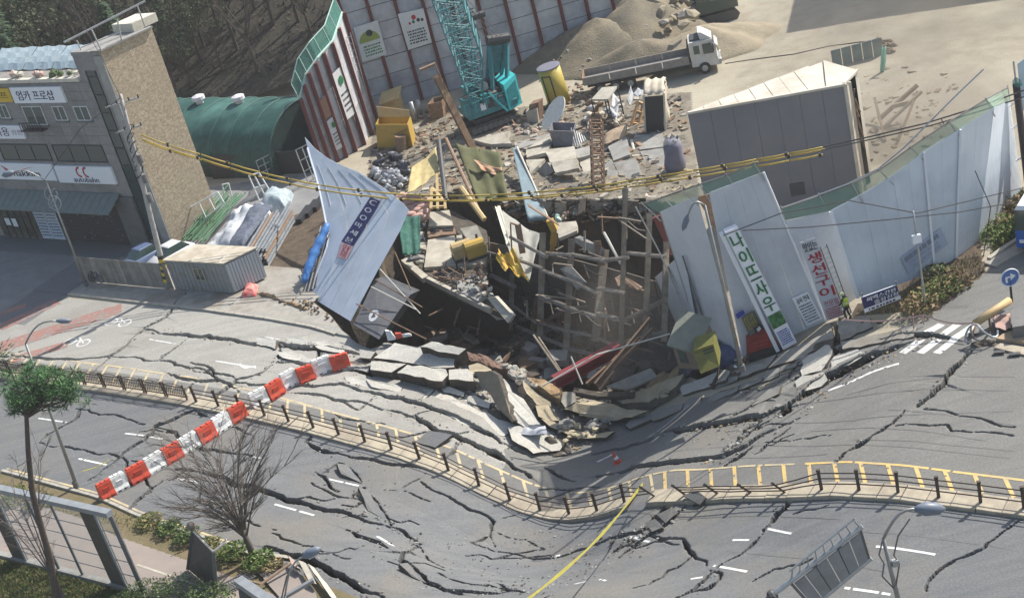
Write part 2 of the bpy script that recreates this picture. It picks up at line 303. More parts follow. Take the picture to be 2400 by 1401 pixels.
M_SOIL_SHADE=mat('dark_soil_and_shade',(.11,.08,.055),.95,(.06,.045,.03),1.2,bump=.8,bscale=5)
M_PAVE=mat('pink_pavement',(.27,.225,.195),.9,(.23,.2,.18),.8,bump=.2,bscale=20)
M_LAWN=mat('verge_soil',(.12,.105,.05),.95,(.17,.13,.075),.9,bump=.6,bscale=9)
M_YARD=mat('yard_concrete',(.22,.22,.215),.9,(.17,.17,.17),.6,bump=.15,bscale=20)
Z_RIGHT=wp([(1606,880),(1700,862),(1830,815),(1960,742),(2010,770),(2100,760),(2165,745),(2310,640),(2340,600),(2400,555),(2600,480),(2700,900),(2400,1100),(1606,1100)])
Z_LAWN=wp([(-200,1250),(0,1302),(130,1340),(300,1390),(420,1420),(420,1700),(-400,1700)])
KN=lambda s: np.interp(s,[-101,-70.2,-66.1,-61.8,-57.8,-55.2,-52,-45,-35],[47,44.97,44.19,43.76,43.35,43.02,42.5,41.5,41])
def mi_road(x,y):
    s,t=ST(x,y); m=np.zeros(x.shape,int); m[(t>66.3)]=3; m[(t>KERB_T(s))&(s<-60)]=1
    m[(t>55.4)&(t<=66.3)]=7; m[(t>57.4)&(s<-50+4*noise2(x,y,2.2,77)+2*noise2(x,y,.7,78))&(t<=66.3)]=6; m[(s<-96.6)&(t>62)]=2; m[inpoly(x,y,Z_RIGHT)]=7
    k=KN(s); nb=t<k; m[nb]=5; m[nb&(t<k-1.9)]=4; m[inpoly(x,y,Z_LAWN)]=5; return m
_seen=lambda x,y: np.ones(np.shape(x),bool)
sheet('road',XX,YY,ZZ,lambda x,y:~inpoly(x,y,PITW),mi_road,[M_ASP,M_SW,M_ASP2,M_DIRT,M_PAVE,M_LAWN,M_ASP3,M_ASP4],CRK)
# site and yards behind the road
US,UT=np.meshgrid(np.linspace(-130,S1,497),np.linspace(T1,150,309)); UX,UY=XY(US,UT)
MOUND=[(P(1390,190)[:2],(3.4,3.0),4.3),(P(1270,215)[:2],(3.0,2.2),2.0),(P(1480,215)[:2],(4,2),1.6),(P(1640,120)[:2],(3.5,2.5),2.6),(P(1720,110)[:2],(5,2.6),1.4)]
def site_z(x,y):
    z=np.where(ST(x,y)[1]<T1+.3,hz(x,y),sag(x,y)+.12*noise2(x,y,5,31)+.04*noise2(x,y,1.2,32)); return z
UZ=site_z(UX,UY)
Z_SIDE=wp([(-300,500),(0,545),(305,570),(420,585),(380,600),(200,640),(190,680),(150,690),(-100,740)])
Z_YARD=wp([(380,600),(420,585),(480,440),(760,400),(770,470),(700,520),(640,540),(600,690),(420,660)])
def mi_site(x,y):
    s,t=ST(x,y); m=np.full(x.shape,0); m[inpoly(x,y,Z_SIDE)|((s<-96)&(t<80))]=1; m[inpoly(x,y,Z_YARD)]=2; m[inpoly(x,y,Z_RIGHT)]=3; m[inpoly(x,y,wp([(860,420),(875,300),(1010,250),(1200,255),(1340,235),(1620,215),(1640,480),(1500,520),(940,500)]))]=5
    m[inpoly(x,y,wp([(600,690),(640,540),(700,500),(770,450),(760,700)]))]=4; m[inpoly(x,y,wp([(1960,742),(2010,770),(2165,745),(2310,640),(2300,560),(2000,690)]))]=4; return m  # left patch: dark brown colour carries the shade on the yard ground
sheet('site_ground',UX,UY,UZ,lambda x,y:~inpoly(x,y,PITW),mi_site,[M_DIRT,M_ASP2,M_YARD,M_ASP4,M_SOIL_SHADE,mat('littered_ground',(.2,.175,.135),.95,(.13,.115,.095),1.3,bump=.9,bscale=7,c3=(.3,.265,.2),scale3=.5)])
mb=MB()
def rect(s0,s1,t0,t1,z):
    n=12; mb.grid([[(*XY(s0+(s1-s0)*i/n,t0+(t1-t0)*j/n),z) for i in range(n+1)] for j in range(n+1)])
rect(-900,S0,-700,T1,0); rect(S1,900,-700,T1,0); rect(S0,S1,-700,T0,0); rect(-900,-130,T1,1200,0); rect(S1,900,T1,1200,0); rect(-130,S1,150,1200,0)
mb.top('ground',M_YARD,kind='structure')
# pit walls and floor
M_PIT=mat('pit_earth',(.09,.075,.062),.95,(.06,.052,.045),.6,bump=1,bscale=3,c3=(.12,.09,.06),scale3=.25)
mb=MB(); pc=PITW[:,:2].mean(0); rings=[]
for z,f in ((None,1.0),(-1.2,1.01),(-4,.985),(-9,.95),(-19,.9)):
    r=[]
    for i,p in enumerate(PITW):
        q=pc+(p[:2]-pc)*f+np.array([math.sin(i*2.3+(z or 0)),math.cos(i*1.7+(z or 0))])*(0 if z is None else .15)
        r.append((q[0],q[1],float(hz(p[0],p[1]))-.02 if z is None else z+p[2]*(1-abs(z)/19)))
    rings.append(r+[r[0]])
mb.grid(rings); mb.quad(*[p for p in rings[-1][:-1]])
mb.top('pit',M_PIT,kind='structure')
# ---- painted markings draped on the road
def drape(mb,pts,w,step=.13,dz=.012,mi=0,worn=.0,mat_world=False):
    W=[np.array(p[:2],float) for p in pts]
    for a,b in zip(W,W[1:]):
        l=np.linalg.norm(b-a); n=max(1,int(l/step)); d=(b-a)/l; nn=np.array([-d[1],d[0]])*w/2; k=max(1,int(w/.2)+1)
        g=np.array([[a+(b-a)*i/n+nn*(2*j/k-1) for j in range(k+1)] for i in range(n+1)]); z=hz(g[...,0],g[...,1])+dz
        c=ck(g[...,0],g[...,1])
        for i in range(n):
            for j in range(k):
                if c[i:i+2,j:j+2].max()>.12 or random.random()<worn: continue
                mb.quad(*[(*g[u,v],z[u,v]) for u,v in((i,j),(i,j+1),(i+1,j+1),(i+1,j))],mi=mi)
M_WHITE=mat('white_paint',(.72,.72,.7),.7,(.5,.5,.48),5,c3=(.4,.4,.38),scale3=2.)
M_YEL=mat('yellow_paint',(.62,.43,.13),.75,(.45,.33,.15),3,c3=(.36,.3,.2),scale3=1.2)
M_REDP=mat('red_road_paint',(.30,.13,.10),.85,(.24,.17,.15),2.5,c3=(.2,.19,.18),scale3=.9)
M_FADE=mat('faded_yellow_paint',(.52,.42,.24),.8,(.42,.35,.22),2,c3=(.3,.27,.22),scale3=1)
MARK=MB()
for pts,w in [([(290,1015),(380,1028)],.15),([(178,1073),(260,1092)],.15),([(417,1121),(477,1134)],.15),([(644,1181),(736,1207)],.16),([(884,1256),(940,1288),(978,1314)],.16),
 ([(528,1057),(614,1074)],.13),([(747,1117),(841,1138)],.14),([(1016,1220),(1101,1266)],.17),([(1251,1309),(1324,1297)],.15),([(1454,1256),(1500,1266),(1528,1273)],.16),([(1541,1265),(1560,1264)],.13),([(1717,1265),(1756,1265)],.15),
 ([(1792,1241),(1855,1250)],.16),([(2053,1280),(2192,1299)],.16),([(1672,1325),(1751,1339)],.17),([(1973,1376),(2087,1393)],.17),([(1619,1356),(1655,1356)],.14),([(1346,1368),(1375,1362)],.14),([(1405,1357),(1421,1360)],.16),
 ([(1614,950),(1518,1025)],.16),([(1735,920),(1766,890)],.16),([(1400,1082),(1436,1064)],.16),([(2107,852),(2043,872),(1990,897),(1935,917)],.22),
 ([(505,846),(600,862)],.13),([(560,853),(575,862),(600,858)],.2),([(350,795),(412,806)],.12),([(560,1100),(640,1115)],.0),([(90,980),(160,990)],.13),([(620,790),(655,795)],.12)]:
    if w: drape(MARK,[G(*p) for p in pts],w,worn=.06)
for a,b in [((2207,760),(2115,828)),((2245,760),(2157,828)),((2284,762),(2195,828))]: drape(MARK,[G(*a),G(*b)],.5,worn=.03)
def ring(mb,cx,cy,r,w):
    c=G(cx,cy); drape(mb,[(c[0]+r*math.cos(k*math.pi/8),c[1]+r*math.sin(k*math.pi/8)) for k in range(17)],w)
for cx,cy in((180,802),(277,756)):
    c=G(cx,cy)
    for q in(-.75,.75): x,y=XY(q,0); k=c+np.array([x,y,0]); drape(MARK,[(k[0]+.5*math.cos(a*math.pi/7),k[1]+.5*math.sin(a*math.pi/7)) for a in range(15)],.13)
    x,y=XY(.75,0); drape(MARK,[c-[x,y,0],c+[.1,.75,0],c+[x,y,0]],.12); drape(MARK,[c-[x,y,0],c+[.3,0,0],c+[.1,.75,0]],.1)
MARK.top('white_road_marking',M_WHITE,kind='structure')
Y=MB()
ty=lambda s: np.interp(s,[-100,-82,-70,-62,-52,-45,-38,-30,-22],[58.2,58.1,57.9,57.45,57.35,57.5,57.9,58,57.75])
TM=56.25
YS=np.arange(-30,-9,.8)
drape(Y,[XY(s,ty(s)) for s in YS],.17,worn=.02)
for s in np.arange(-38.5,-9,1.45): drape(Y,[XY(s,ty(s)),XY(s+.85,TM)],.2,worn=.04)
Y.top('yellow_road_hatching',M_YEL,kind='structure')
Y=MB()
drape(Y,[XY(s,ty(s)) for s in np.arange(-97,-30,.8)],.15,worn=.08)
for s in np.arange(-96,-39,1.45): drape(Y,[XY(s,ty(s)),XY(s+1.0,TM)],.17,worn=.07)
drape(Y,[XY(s,float(KN(s))+.35) for s in np.arange(-80,-54,.8)],.15)
Y.top('faded_road_hatching',M_FADE,kind='structure')
R_=MB()
for a,b,w in [((0,768),(136,706),1.5),((0,814),(285,722),2.0),((20,846),(160,806),1.2),((-20,742),(60,715),.9)]:
    drape(R_,[G(*a),G(*b)],w,.2,worn=.1)
R_.top('red_lane_marking',M_REDP,kind='structure')
TM_=MB(); M_TYRE=mat('tyre_mark',(.1,.1,.098),.8,(.14,.138,.13),1.5)
for pts in ([(1560,1062),(1750,1050),(1900,1045),(2150,1050),(2400,1078)],[(1700,1012),(1850,992),(2000,985),(2200,970),(2400,962)],[(1850,960),(2000,930),(2120,916),(2400,917)],[(1985,925),(2090,897),(2250,882),(2400,884)],[(2000,1030),(2200,1040),(2400,1060)],[(1640,1080),(1800,1072),(1960,1062)],[(1900,1010),(2040,1002),(2180,1012),(2330,1036)],[(2080,960),(2240,975),(2400,1000)],[(1450,1200),(1600,1215),(1800,1208),(2000,1220)],[(2000,1245),(2200,1262),(2400,1290)],[(1700,1290),(1900,1312),(2100,1345)],[(380,1060),(560,1090),(740,1130)],[(1080,1230),(1200,1262),(1300,1265)]):
    W_=[G(*p) for p in pts]; q_=[]
    for a,b in zip(W_,W_[1:]): q_+=[a+(b-a)*k/8 for k in range(8)]
    drape(TM_,q_,.08,dz=.008)
TM_.top('tyre_marks',M_TYRE,kind='structure')
# ---- kerbs
M_KERB=mat('kerb_stone',(.40,.37,.31),.85,(.30,.28,.24),3,bump=.2,bscale=20)
def sweep(mb,pts,prof,gap=0):                     # prof: list of (across,up); pts already (x,y,z)
    P_=[np.array(p,float) for p in pts]; rows=[]
    for i,p in enumerate(P_):
        d=(P_[min(i+1,len(P_)-1)]-P_[max(i-1,0)]); d[2]=0; d/=np.linalg.norm(d)+1e-9; n=np.array([-d[1],d[0],0]); rows.append([p+n*a+np.array([0,0,u]) for a,u in prof])
    mb.grid(rows)
def stz(s,t,dz=0):
    x,y=XY(s,t); return np.array([x,y,float(hz(x,y))+dz])
def kerb_run(name,label,ss,tf,w,h,mt,seg=1.0):
    r=thing(name,label,'kerb',stz(ss[0],tf(ss[0])))
    for a,b in zip(ss,ss[1:]):
        mb=MB(); q=[]
        for s in np.linspace(a+.015,b-.015,3): q.append(np.array([*XY(s,tf(s)),float(sag(*XY(s,tf(s))))+random.uniform(-.01,.01)]))
        sweep(mb,q,[(-w/2,-.3),(-w/2,h-.02),(-w/2+.02,h),(w/2-.02,h),(w/2,h-.02),(w/2,-.3)]); mb.part('kerb_stone',mt,r)
    return r
kerb_run('kerb','pale stone kerb along the sidewalk by the steel container',np.arange(-96.5,-66.9,1.0),lambda s:float(KERB_T(s))-.02,.22,.17,M_KERB)
kerb_run('kerb','kerb with yellow line beside the shrub verge and bare tree',np.arange(-80,-54,1.0),lambda s:float(KN(s)),.22,.14,M_KERB)
# median strip: low concrete island under the railing
M_MED=mat('median_concrete',(.40,.35,.26),.9,(.32,.28,.22),2,bump=.2,bscale=18,c3=(.26,.22,.17),scale3=.5)
MEDT=55.5
r=thing('median_island','long low concrete island under the sagging railing','median',stz(-97,MEDT))
for a in np.arange(-97,-9,1.2):
    if -39.6<a<-38.4: continue
    mb=MB(); q=[]
    tilt=random.uniform(-.025,.025); 
    for s in np.linspace(a+.02,a+1.18,3):
        x,y=XY(s,MEDT); q.append(np.array([x,y,float(sag(x,y))+tilt*(s-a-.6)+random.uniform(-.008,.008)+.02]))
    sweep(mb,q,[(-.62,-.3),(-.62,.13),(-.59,.16),(.59,.16),(.62,.13),(.62,-.3)]); mb.part('island_block',M_MED,r)
# ================================================================ TEXT
_tx={}
def text_mesh(s,spacing=1.0):
    if (s,spacing) in _tx: return _tx[(s,spacing)]
    c=bpy.data.curves.new('t','FONT'); c.body=s; c.size=1; c.resolution_u=2; c.space_line=spacing; c.align_x='CENTER'
    o=bpy.data.objects.new('t',c); COL.objects.link(o); dg=bpy.context.evaluated_depsgraph_get(); me=bpy.data.meshes.new_from_object(o.evaluated_get(dg)); bpy.data.objects.remove(o)
    v=np.array([q.co for q in me.vertices]) if len(me.vertices) else np.zeros((1,3)); f=[tuple(p.vertices) for p in me.polygons]; bpy.data.meshes.remove(me); _tx[(s,spacing)]=(v,f); return v,f
def text_on(mb,s,tl,tr,bl,off=.012,mi=0,spacing=1.0,bold=0):
    v,f=text_mesh(s,spacing); lo,hi=v[:,:2].min(0),v[:,:2].max(0); tl,tr,bl=[np.array(p,float) for p in(tl,tr,bl)]
    n=np.cross(tr-tl,bl-tl); n/=np.linalg.norm(n); n=n if n@(CAM-tl)>0 else -n
    g=(v[:,:2]-lo)/(hi-lo+1e-9)
    for k in ([0] if not bold else [-bold,0,bold]):
        mb.add([tl+(tr-tl)*(a+k)+(bl-tl)*(1-b)+n*(off+abs(k)*.01) for a,b in g],f,mi)
    return mb
def lines_on(mb,tl,tr,bl,n,fill=.5,off=.01,mi=0,seed=0):
    rr=random.Random(seed); tl,tr,bl=[np.array(p,float) for p in(tl,tr,bl)]; x,y=tr-tl,bl-tl; nn=np.cross(x,y); nn/=np.linalg.norm(nn); nn=nn if nn@(CAM-tl)>0 else -nn
    for i in range(n):
        a=rr.uniform(0,.06)
        while a<.93:
            w=rr.uniform(.04,.12); b=min(.98,a+w); p=tl+nn*off; v0=(i+.2)/n; v1=(i+.2+fill)/n
            mb.quad(p+x*a+y*v1,p+x*b+y*v1,p+x*b+y*v0,p+x*a+y*v0,mi=mi); a=b+rr.uniform(.015,.05)
# ================================================================ BUILDING ON THE LEFT
M_STONE=mat('grey_stone',(.27,.26,.25),.75,(.22,.212,.205),2.5,c3=(.18,.175,.17),scale3=.5)
M_STONE2=mat('dark_stone',(.16,.155,.15),.75,(.12,.118,.115),2)
M_FRAME=mat('white_frame',(.6,.62,.6),.5); M_GLASS=mat('dark_green_glass',(.03,.055,.05),.08,spec=.7); M_BLK=mat('black_metal',(.03,.03,.033),.5)
M_SIGN=mat('white_sign',(.74,.75,.78),.45); M_NAVY=mat('navy_print',(.02,.025,.09),.6); M_REDPR=mat('red_print',(.42,.02,.035),.6); M_GREENPR=mat('green_print',(.01,.17,.05),.6); M_PURP=mat('purple_print',(.12,.03,.16),.6); M_BLACKPR=mat('black_print',(.03,.03,.04),.6); M_BLUEPR=mat('blue_print',(.03,.05,.32),.6)
M_GALV=mat('galvanised_steel',(.42,.43,.43),.45,(.33,.34,.34),4,metal=.5); M_CANT=mat('green_canopy',(.17,.2,.19),.6,(.14,.165,.155),2)
M_ROOF=mat('roof_grey',(.3,.29,.27),.9,(.22,.21,.2),1.5); M_CREAM=mat('cream_panel',(.62,.58,.48),.7,(.5,.46,.38),3)
bk=mat('beige_brick',(.56,.46,.33),.85,(.4,.32,.22),5,bump=.5,bscale=14,contrast=(.42,.58),c3=(.46,.37,.26),scale3=.35)
n=bk.node_tree.nodes; L=bk.node_tree.links
def _brick(m,ax,scale,dark):
    n=m.node_tree.nodes; L=m.node_tree.links; b=n['Principled BSDF']; src=b.inputs['Base Color'].links[0].from_socket
    g=n.new('ShaderNodeNewGeometry'); cmb=n.new('ShaderNodeCombineXYZ'); dt=n.new('ShaderNodeVectorMath'); dt.operation='DOT_PRODUCT'; dt.inputs[1].default_value=(*ax,0); L.new(g.outputs['Position'],dt.inputs[0]); sp=n.new('ShaderNodeSeparateXYZ'); L.new(g.outputs['Position'],sp.inputs[0]); L.new(dt.outputs['Value'],cmb.inputs[0]); L.new(sp.outputs[2],cmb.inputs[1])
    t=n.new('ShaderNodeTexBrick'); t.inputs['Scale'].default_value=scale; t.inputs['Mortar Size'].default_value=.025; t.inputs['Color1'].default_value=(1,1,1,1); t.inputs['Color2'].default_value=(.72,.72,.72,1); t.inputs['Mortar'].default_value=(dark,dark,dark,1); L.new(cmb.outputs[0],t.inputs['Vector'])
    mx=n.new('ShaderNodeMixRGB'); mx.blend_type='MULTIPLY'; mx.inputs[0].default_value=1; L.new(src,mx.inputs[1]); L.new(t.outputs['Color'],mx.inputs[2]); L.new(mx.outputs[0],b.inputs['Base Color'])
HB=17.3
BA=P(235,120,HB)[:2]; BB=P(355,65,HB)[:2]; BL=P(0,130,HB)[:2]
DF=(BA-BL)/np.linalg.norm(BA-BL); DS=(BB-BA)/np.linalg.norm(BB-BA); NF=np.array([DF[1],-DF[0]]); LD=np.linalg.norm(BB-BA)
_brick(bk,DS,2.2,.7)
def fuv(x,y,off=0):
    p0=np.array([*(BA+NF*off),0]); q=PL(x,y,p0,(*NF,0)); return -(q[:2]-p0[:2])@DF,q[2]
def fp(u,v,o=0): q=BA-DF*u+NF*o; return np.array([q[0],q[1],v])
def fbox(mb,u0,u1,v0,v1,o0,o1,mi=0):
    return mb.hexa([fp(u0,v0,o0),fp(u1,v0,o0),fp(u1,v0,o1),fp(u0,v0,o1)],[fp(u0,v1,o0),fp(u1,v1,o0),fp(u1,v1,o1),fp(u0,v1,o1)],mi)
def frect(px):
    q=np.array([fuv(*p) for p in px]); return q[:,0].min()*.5+np.sort(q[:,0])[1]*.5,q[:,0].max()*.5+np.sort(q[:,0])[-2]*.5,np.sort(q[:,1])[:2].mean(),np.sort(q[:,1])[-2:].mean()
bd=thing('commercial_building','four storey grey stone shop building with beige brick side wall','building',(*BA,0))
ub0,ub1,vb0,vb1=frect([(25,185),(185,185),(170,122),(10,135)]); UM=26
def fpoly(mb,u0,u1,v0,v1,d0,d1):                # block between two depths measured along the side wall
    q=lambda u,v,d: np.array([*(BA-DF*u+DS*d),v]); mb.hexa([q(u0,v0,d1),q(u1,v0,d1),q(u1,v0,d0),q(u0,v0,d0)],[q(u0,v1,d1),q(u1,v1,d1),q(u1,v1,d0),q(u0,v1,d0)])
m=MB(); fpoly(m,.3,UM,0,vb0-.25,0,LD-.02); fpoly(m,.3,ub0,vb0-.25,HB-.3,0,LD-.02); fpoly(m,ub0,UM,vb0-.25,HB-1.9,3,LD-.02); m.part('wall',M_STONE,bd)
m=MB(); m.hexa([(*(BA),0),(*(BA+DS*LD),0),(*(BA+DS*LD-DF*.35),0),(*(BA-DF*.35),0)],[(*(BA),HB),(*(BA+DS*LD),HB),(*(BA+DS*LD-DF*.35),HB),(*(BA-DF*.35),HB)]); w=m.part('brick_wall',bk,bd,label='beige brick side wall in sun')
m=MB(); fpoly(m,.36,ub0,HB-.3,HB,-.05,LD-.03); fbox(m,-.03,1.1,HB-.02,HB+.08,-.3,.12); 
for a,b in((BA,BA+DS*LD),): m.beam((*a,HB+.06),(*b,HB+.06),.4,.14)
m.part('roof',M_ROOF,bd)
m=MB(); fbox(m,0.02,.95,0,HB-.4,.0,.12); m.part('corner_pillar',mat('pale_pillar',(.36,.35,.32),.8,(.28,.27,.25),2),bd)
# stone panels
ops=[]
strip=[fuv(*p) for p in [(200,153),(222,155)]]; us0,us1=1.5,2.6
pan=MB(); k=0
for v in np.arange(5.4,HB-.5,.78):
    for u in np.arange(2.75,17,1.42):
        if v>vb0-.8 and u>ub0-1.4: continue
        w=1.40 if u<16.5 else .8
        m=MB(); d=random.uniform(.02,.045); fbox(m,u,u+w,v,v+.76,0,d); m.part('stone_panel',M_STONE,bd)
# stair window strip
m=MB(); fbox(m,us0,us1,0.6,HB-1.6,0,.03); sw=m.part('stair_window',M_GLASS,bd)
m=MB()
for v in np.arange(1.2,HB-1.8,1.55): fbox(m,us0,us1,v,v+.1,.03,.07)
fbox(m,us0-.06,us0,.6,HB-1.6,0,.08); fbox(m,us1,us1+.06,.6,HB-1.6,0,.08); m.part('mullion',M_BLK,sw)
def window(px,npane,sill=True,fm=M_FRAME,name='window'):
    u0,u1,v0,v1=frect(px); m=MB(); fbox(m,u0,u1,v0,v1,.05,.075); w=m.part(name,M_GLASS,bd)
    m=MB(); t=.07
    fbox(m,u0-t,u1+t,v1,v1+t,.05,.12); fbox(m,u0-t,u1+t,v0-t,v0,.05,.13); fbox(m,u0-t,u0,v0,v1,.05,.12); fbox(m,u1,u1+t,v0,v1,.05,.12)
    for i in range(1,npane): a=u0+(u1-u0)*i/npane; fbox(m,a-.035,a+.035,v0,v1,.07,.11)
    m.part('frame',fm,w)
    if sill: m=MB(); fbox(m,u0-.15,u1+.15,v0-.22,v0-t-.005,.05,.2); m.part('sill',M_STONE2,w)
    return u0,u1,v0,v1
window([(55,250),(97,250),(112,290),(68,290)],2); window([(124,250),(150,250),(160,280),(135,280)],2); window([(177,250),(205,250),(215,280),(182,280)],2); window([(0,245),(16,247),(25,275),(0,275)],2)
window([(0,338),(112,340),(122,375),(10,372)],3,False,M_BLK); window([(127,340),(240,342),(252,380),(135,375)],3,False,M_BLK)
u0,u1,v0,v1=frect([(60,285),(108,285),(112,302),(64,302)]); m=MB(); fbox(m,u0,u1,v0,v0+.1,.06,.7)
for i in range(9): a=u0+(u1-u0)*i/8; fbox(m,a-.02,a+.02,v0,v0+.8,.64,.69)
fbox(m,u0,u1,v0+.75,v0+.82,.62,.7); m.part('window_guard',M_BLK,bd)
# fourth floor balcony: sill, white screens, plants
m=MB(); fbox(m,ub0+.1,UM,vb0-.25,vb0+.05,-.2,.22); m.part('balcony_ledge',M_CREAM,bd)
for i,(a,b) in enumerate(((ub0+.15,ub0+4.4),(ub0+4.5,ub0+8.2),(ub0+8.3,ub0+13))):
    m=MB(); n_=8; m.grid([[np.array([*(BA-DF*(a+(b-a)*x/n_)+DS*(.9+2.0*y/4)),vb0+.5+1.25*(y/4)**.8+.06*math.sin(x*1.7+i+y)]) for x in range(n_+1)] for y in range(5)],th=(0,0,-.02)); m.part('awning_sheet',mat('pale_sheet',(.5,.58,.58),.5,(.4,.48,.5),3),bd)
for i in range(16):
    u=ub0+.5+random.random()*8.5; m=MB(); m.blob(fp(u,vb0+.3,-.35),random.uniform(.2,.38),i,1,.3); m.part('potted_plant',[mat('leaf_mix',(.05,.1,.04),.8,(.12,.14,.06),5),mat('pink_pot',(.5,.33,.27),.7),M_CREAM][i%3],bd)
# roof railing
m=MB(); h=2.0; pts=[BA-DF*.2-DS*.0,BA+DS*LD*.5,BA+DS*LD]
for a,b in((BA-DF*4,BA-DF*.3),):
    pass
e0=P(150,100,HB+1.3); e1=P(340,3,HB+1.9); m.beam(e0,e1,.13,.13)
for x,y,x2,y2 in((238,120,215,70),(285,95,275,48),(340,63,322,15)):
    b=P(x,y,HB+.1); m.beam(b,U(x2,y2,b),.09,.09)
for x,y,x2,y2 in((190,118,180,95),): b=P(x,y,HB); m.beam(b,U(x2,y2,b),.07,.07)
m.beam(P(190,112,HB+.3),P(285,75,HB+.3),.07,.07); m.part('roof_railing',M_GALV,bd)
m=MB(); q=P(300,75,HB); m.box(q+np.array([.6,.9,.35]),(*(DF*1.2),0),(*(DS*1.2),0),(0,0,.35)); m.part('roof_hatch',M_CREAM,bd)
# signs on the facade
def sign(px,txts,bm=M_SIGN,tm=M_NAVY,name='sign_board',o=.12,extra=None,th=.14):
    u0,u1,v0,v1=frect(px); m=MB(); fbox(m,u0,u1,v0,v1,.05,o+th); s=m.part(name,bm,bd)
    W=u1-u0; H=v1-v0
    for t,x0,x1,y0,y1,tmm,bo in txts:
        m=MB(); f=lambda x,y: fp(u1-W*x,v1-H*y,o+th); text_on(m,t,f(x0,y0),f(x1,y0),f(x0,y1),bold=bo); m.part('lettering',tmm,s)
    if extra: extra(s,lambda x,y,k=0: fp(u1-W*x,v1-H*y,o+th+k))
    return s
sign([(28,203),(150,201),(157,240),(38,238)],[('엄카 프로샵',.1,.82,.2,.82,M_NAVY,.006)])
sign([(-40,207),(25,205),(35,238),(-30,236)],[('골프',.3,.9,.25,.75,mat('brown_print',(.2,.1,.01),.6),.01)],mat('yellow_sign',(.6,.4,.03),.5))
sign([(-40,293),(52,291),(67,323),(-30,322)],[('미용',.3,.66,.12,.8,M_PURP,.01),('상담 환영',.72,.97,.3,.7,M_PURP,0)])
def wing(s,f): m=MB(); m.quad(f(.12,.12,.02),f(.34,.62,.02),f(.16,.72,.02),f(.2,.5,.02)); m.quad(f(.3,.62,.02),f(.72,.12,.02),f(.42,.42,.02)); m.part('logo',M_REDPR,s)
sign([(-10,378),(127,383),(137,422),(0,415)],[('nakkim',.3,.75,.42,.78,M_BLACKPR,.008)],extra=wing)
def arcs(s,f):
    m=MB()
    for c in(.44,.56):
        for i in range(8):
            a,b=[math.radians(80+25*j) for j in(i,i+1)]
            for r0,r1 in((.8,1.),): m.quad(*[f(c+.055*r*math.cos(t),.33-.26*r*math.sin(t),.02) for r,t in((r0,a),(1.25,a),(1.25,b),(r0,b))])
    m.part('logo',M_REDPR,s)
sign([(133,385),(265,390),(277,430),(142,424)],[('autobahn',.28,.72,.62,.93,M_NAVY,.006)],extra=arcs)
# ground floor
u0,u1,v0,v1=frect([(0,420),(277,432),(255,457),(0,440)]); m=MB(); m.hexa([fp(4.2,3.75,1.9),fp(24,3.75,1.9),fp(24,4.75,.1),fp(4.2,4.75,.1)],[fp(4.2,3.87,1.9),fp(24,3.87,1.9),fp(24,4.87,.1),fp(4.2,4.87,.1)]); ca=m.part('canopy',M_CANT,bd)
m=MB()
for u in np.arange(4.2,24,.9): m.beam(fp(u,3.88,1.9),fp(u,4.88,.12),.03,.03)
m.part('canopy_rib',M_CANT,ca,kind='stuff')
us=[fuv(x,500,.1)[0] for x in(40,60,80,100,112,128,150,165)]
m=MB(); fbox(m,5.2,13.6,.05,3.5,.02,.12); sh=m.part('roller_shutter',mat('dark_shutter',(.035,.032,.038),.6,(.055,.05,.055),4),bd)
m=MB()
for v in np.arange(.2,3.4,.22): fbox(m,5.2,13.6,v,v+.05,.12,.15)
m.part('shutter_slat',M_BLK,sh,kind='stuff')
m=MB(); fbox(m,2.7,5.1,0,4.6,.0,.25); m.part('dark_pier',M_STONE2,bd)
for i,u in enumerate(np.arange(16.9,22.5,.95)):
    m=MB(); fbox(m,u,u+.87,.1,3.4,.02,.06); w=m.part('shop_glass',mat('warm_glass',(.12,.11,.085),.15,(.05,.05,.045),1.2,spec=.6),bd)
    m=MB(); fbox(m,u-.06,u,0,3.45,.02,.12); fbox(m,u,u+.87,1.95,2.05,.06,.12); m.part('frame',M_BLK,w)
for i,(ua,va,vb) in enumerate(((20.7,1.2,1.9),(19.7,1.1,1.9))): m=MB(); fbox(m,ua,ua+.75,va,vb,.07,.1); m.part('poster',M_SIGN,bd)
for i,u in enumerate((13.7,15.3)):
    m=MB(); fbox(m,u,u+1.5,.1,3.4,.1,.16); s=m.part('notice_board',mat('pale_board',(.5,.56,.64),.5),bd)
    m=MB(); lines_on(m,fp(u+1.4,2.9,.16),fp(u+.1,2.9,.16),fp(u+1.4,.3,.16),9,.4,seed=i+3,off=.015); m.part('print',M_NAVY,s,kind='stuff')
    m=MB(); fbox(m,u,u+1.5,1.9,1.98,.16,.19); m.part('bar',M_GALV,s)
sign([(125,455),(245,458),(255,478),(140,472)],[('TNC 무수 판매 전문',.04,.93,.15,.88,M_PURP,.003)],o=.3,name='banner')
m=MB()
for i in range(26): u=5.6+random.random()*7.4; v=.4+random.random()*2.4; fbox(m,u,u+.16,v,v+.06,.15,.17)
m.part('shutter_print',mat('dim_print',(.25,.27,.24),.6),sh,kind='stuff')
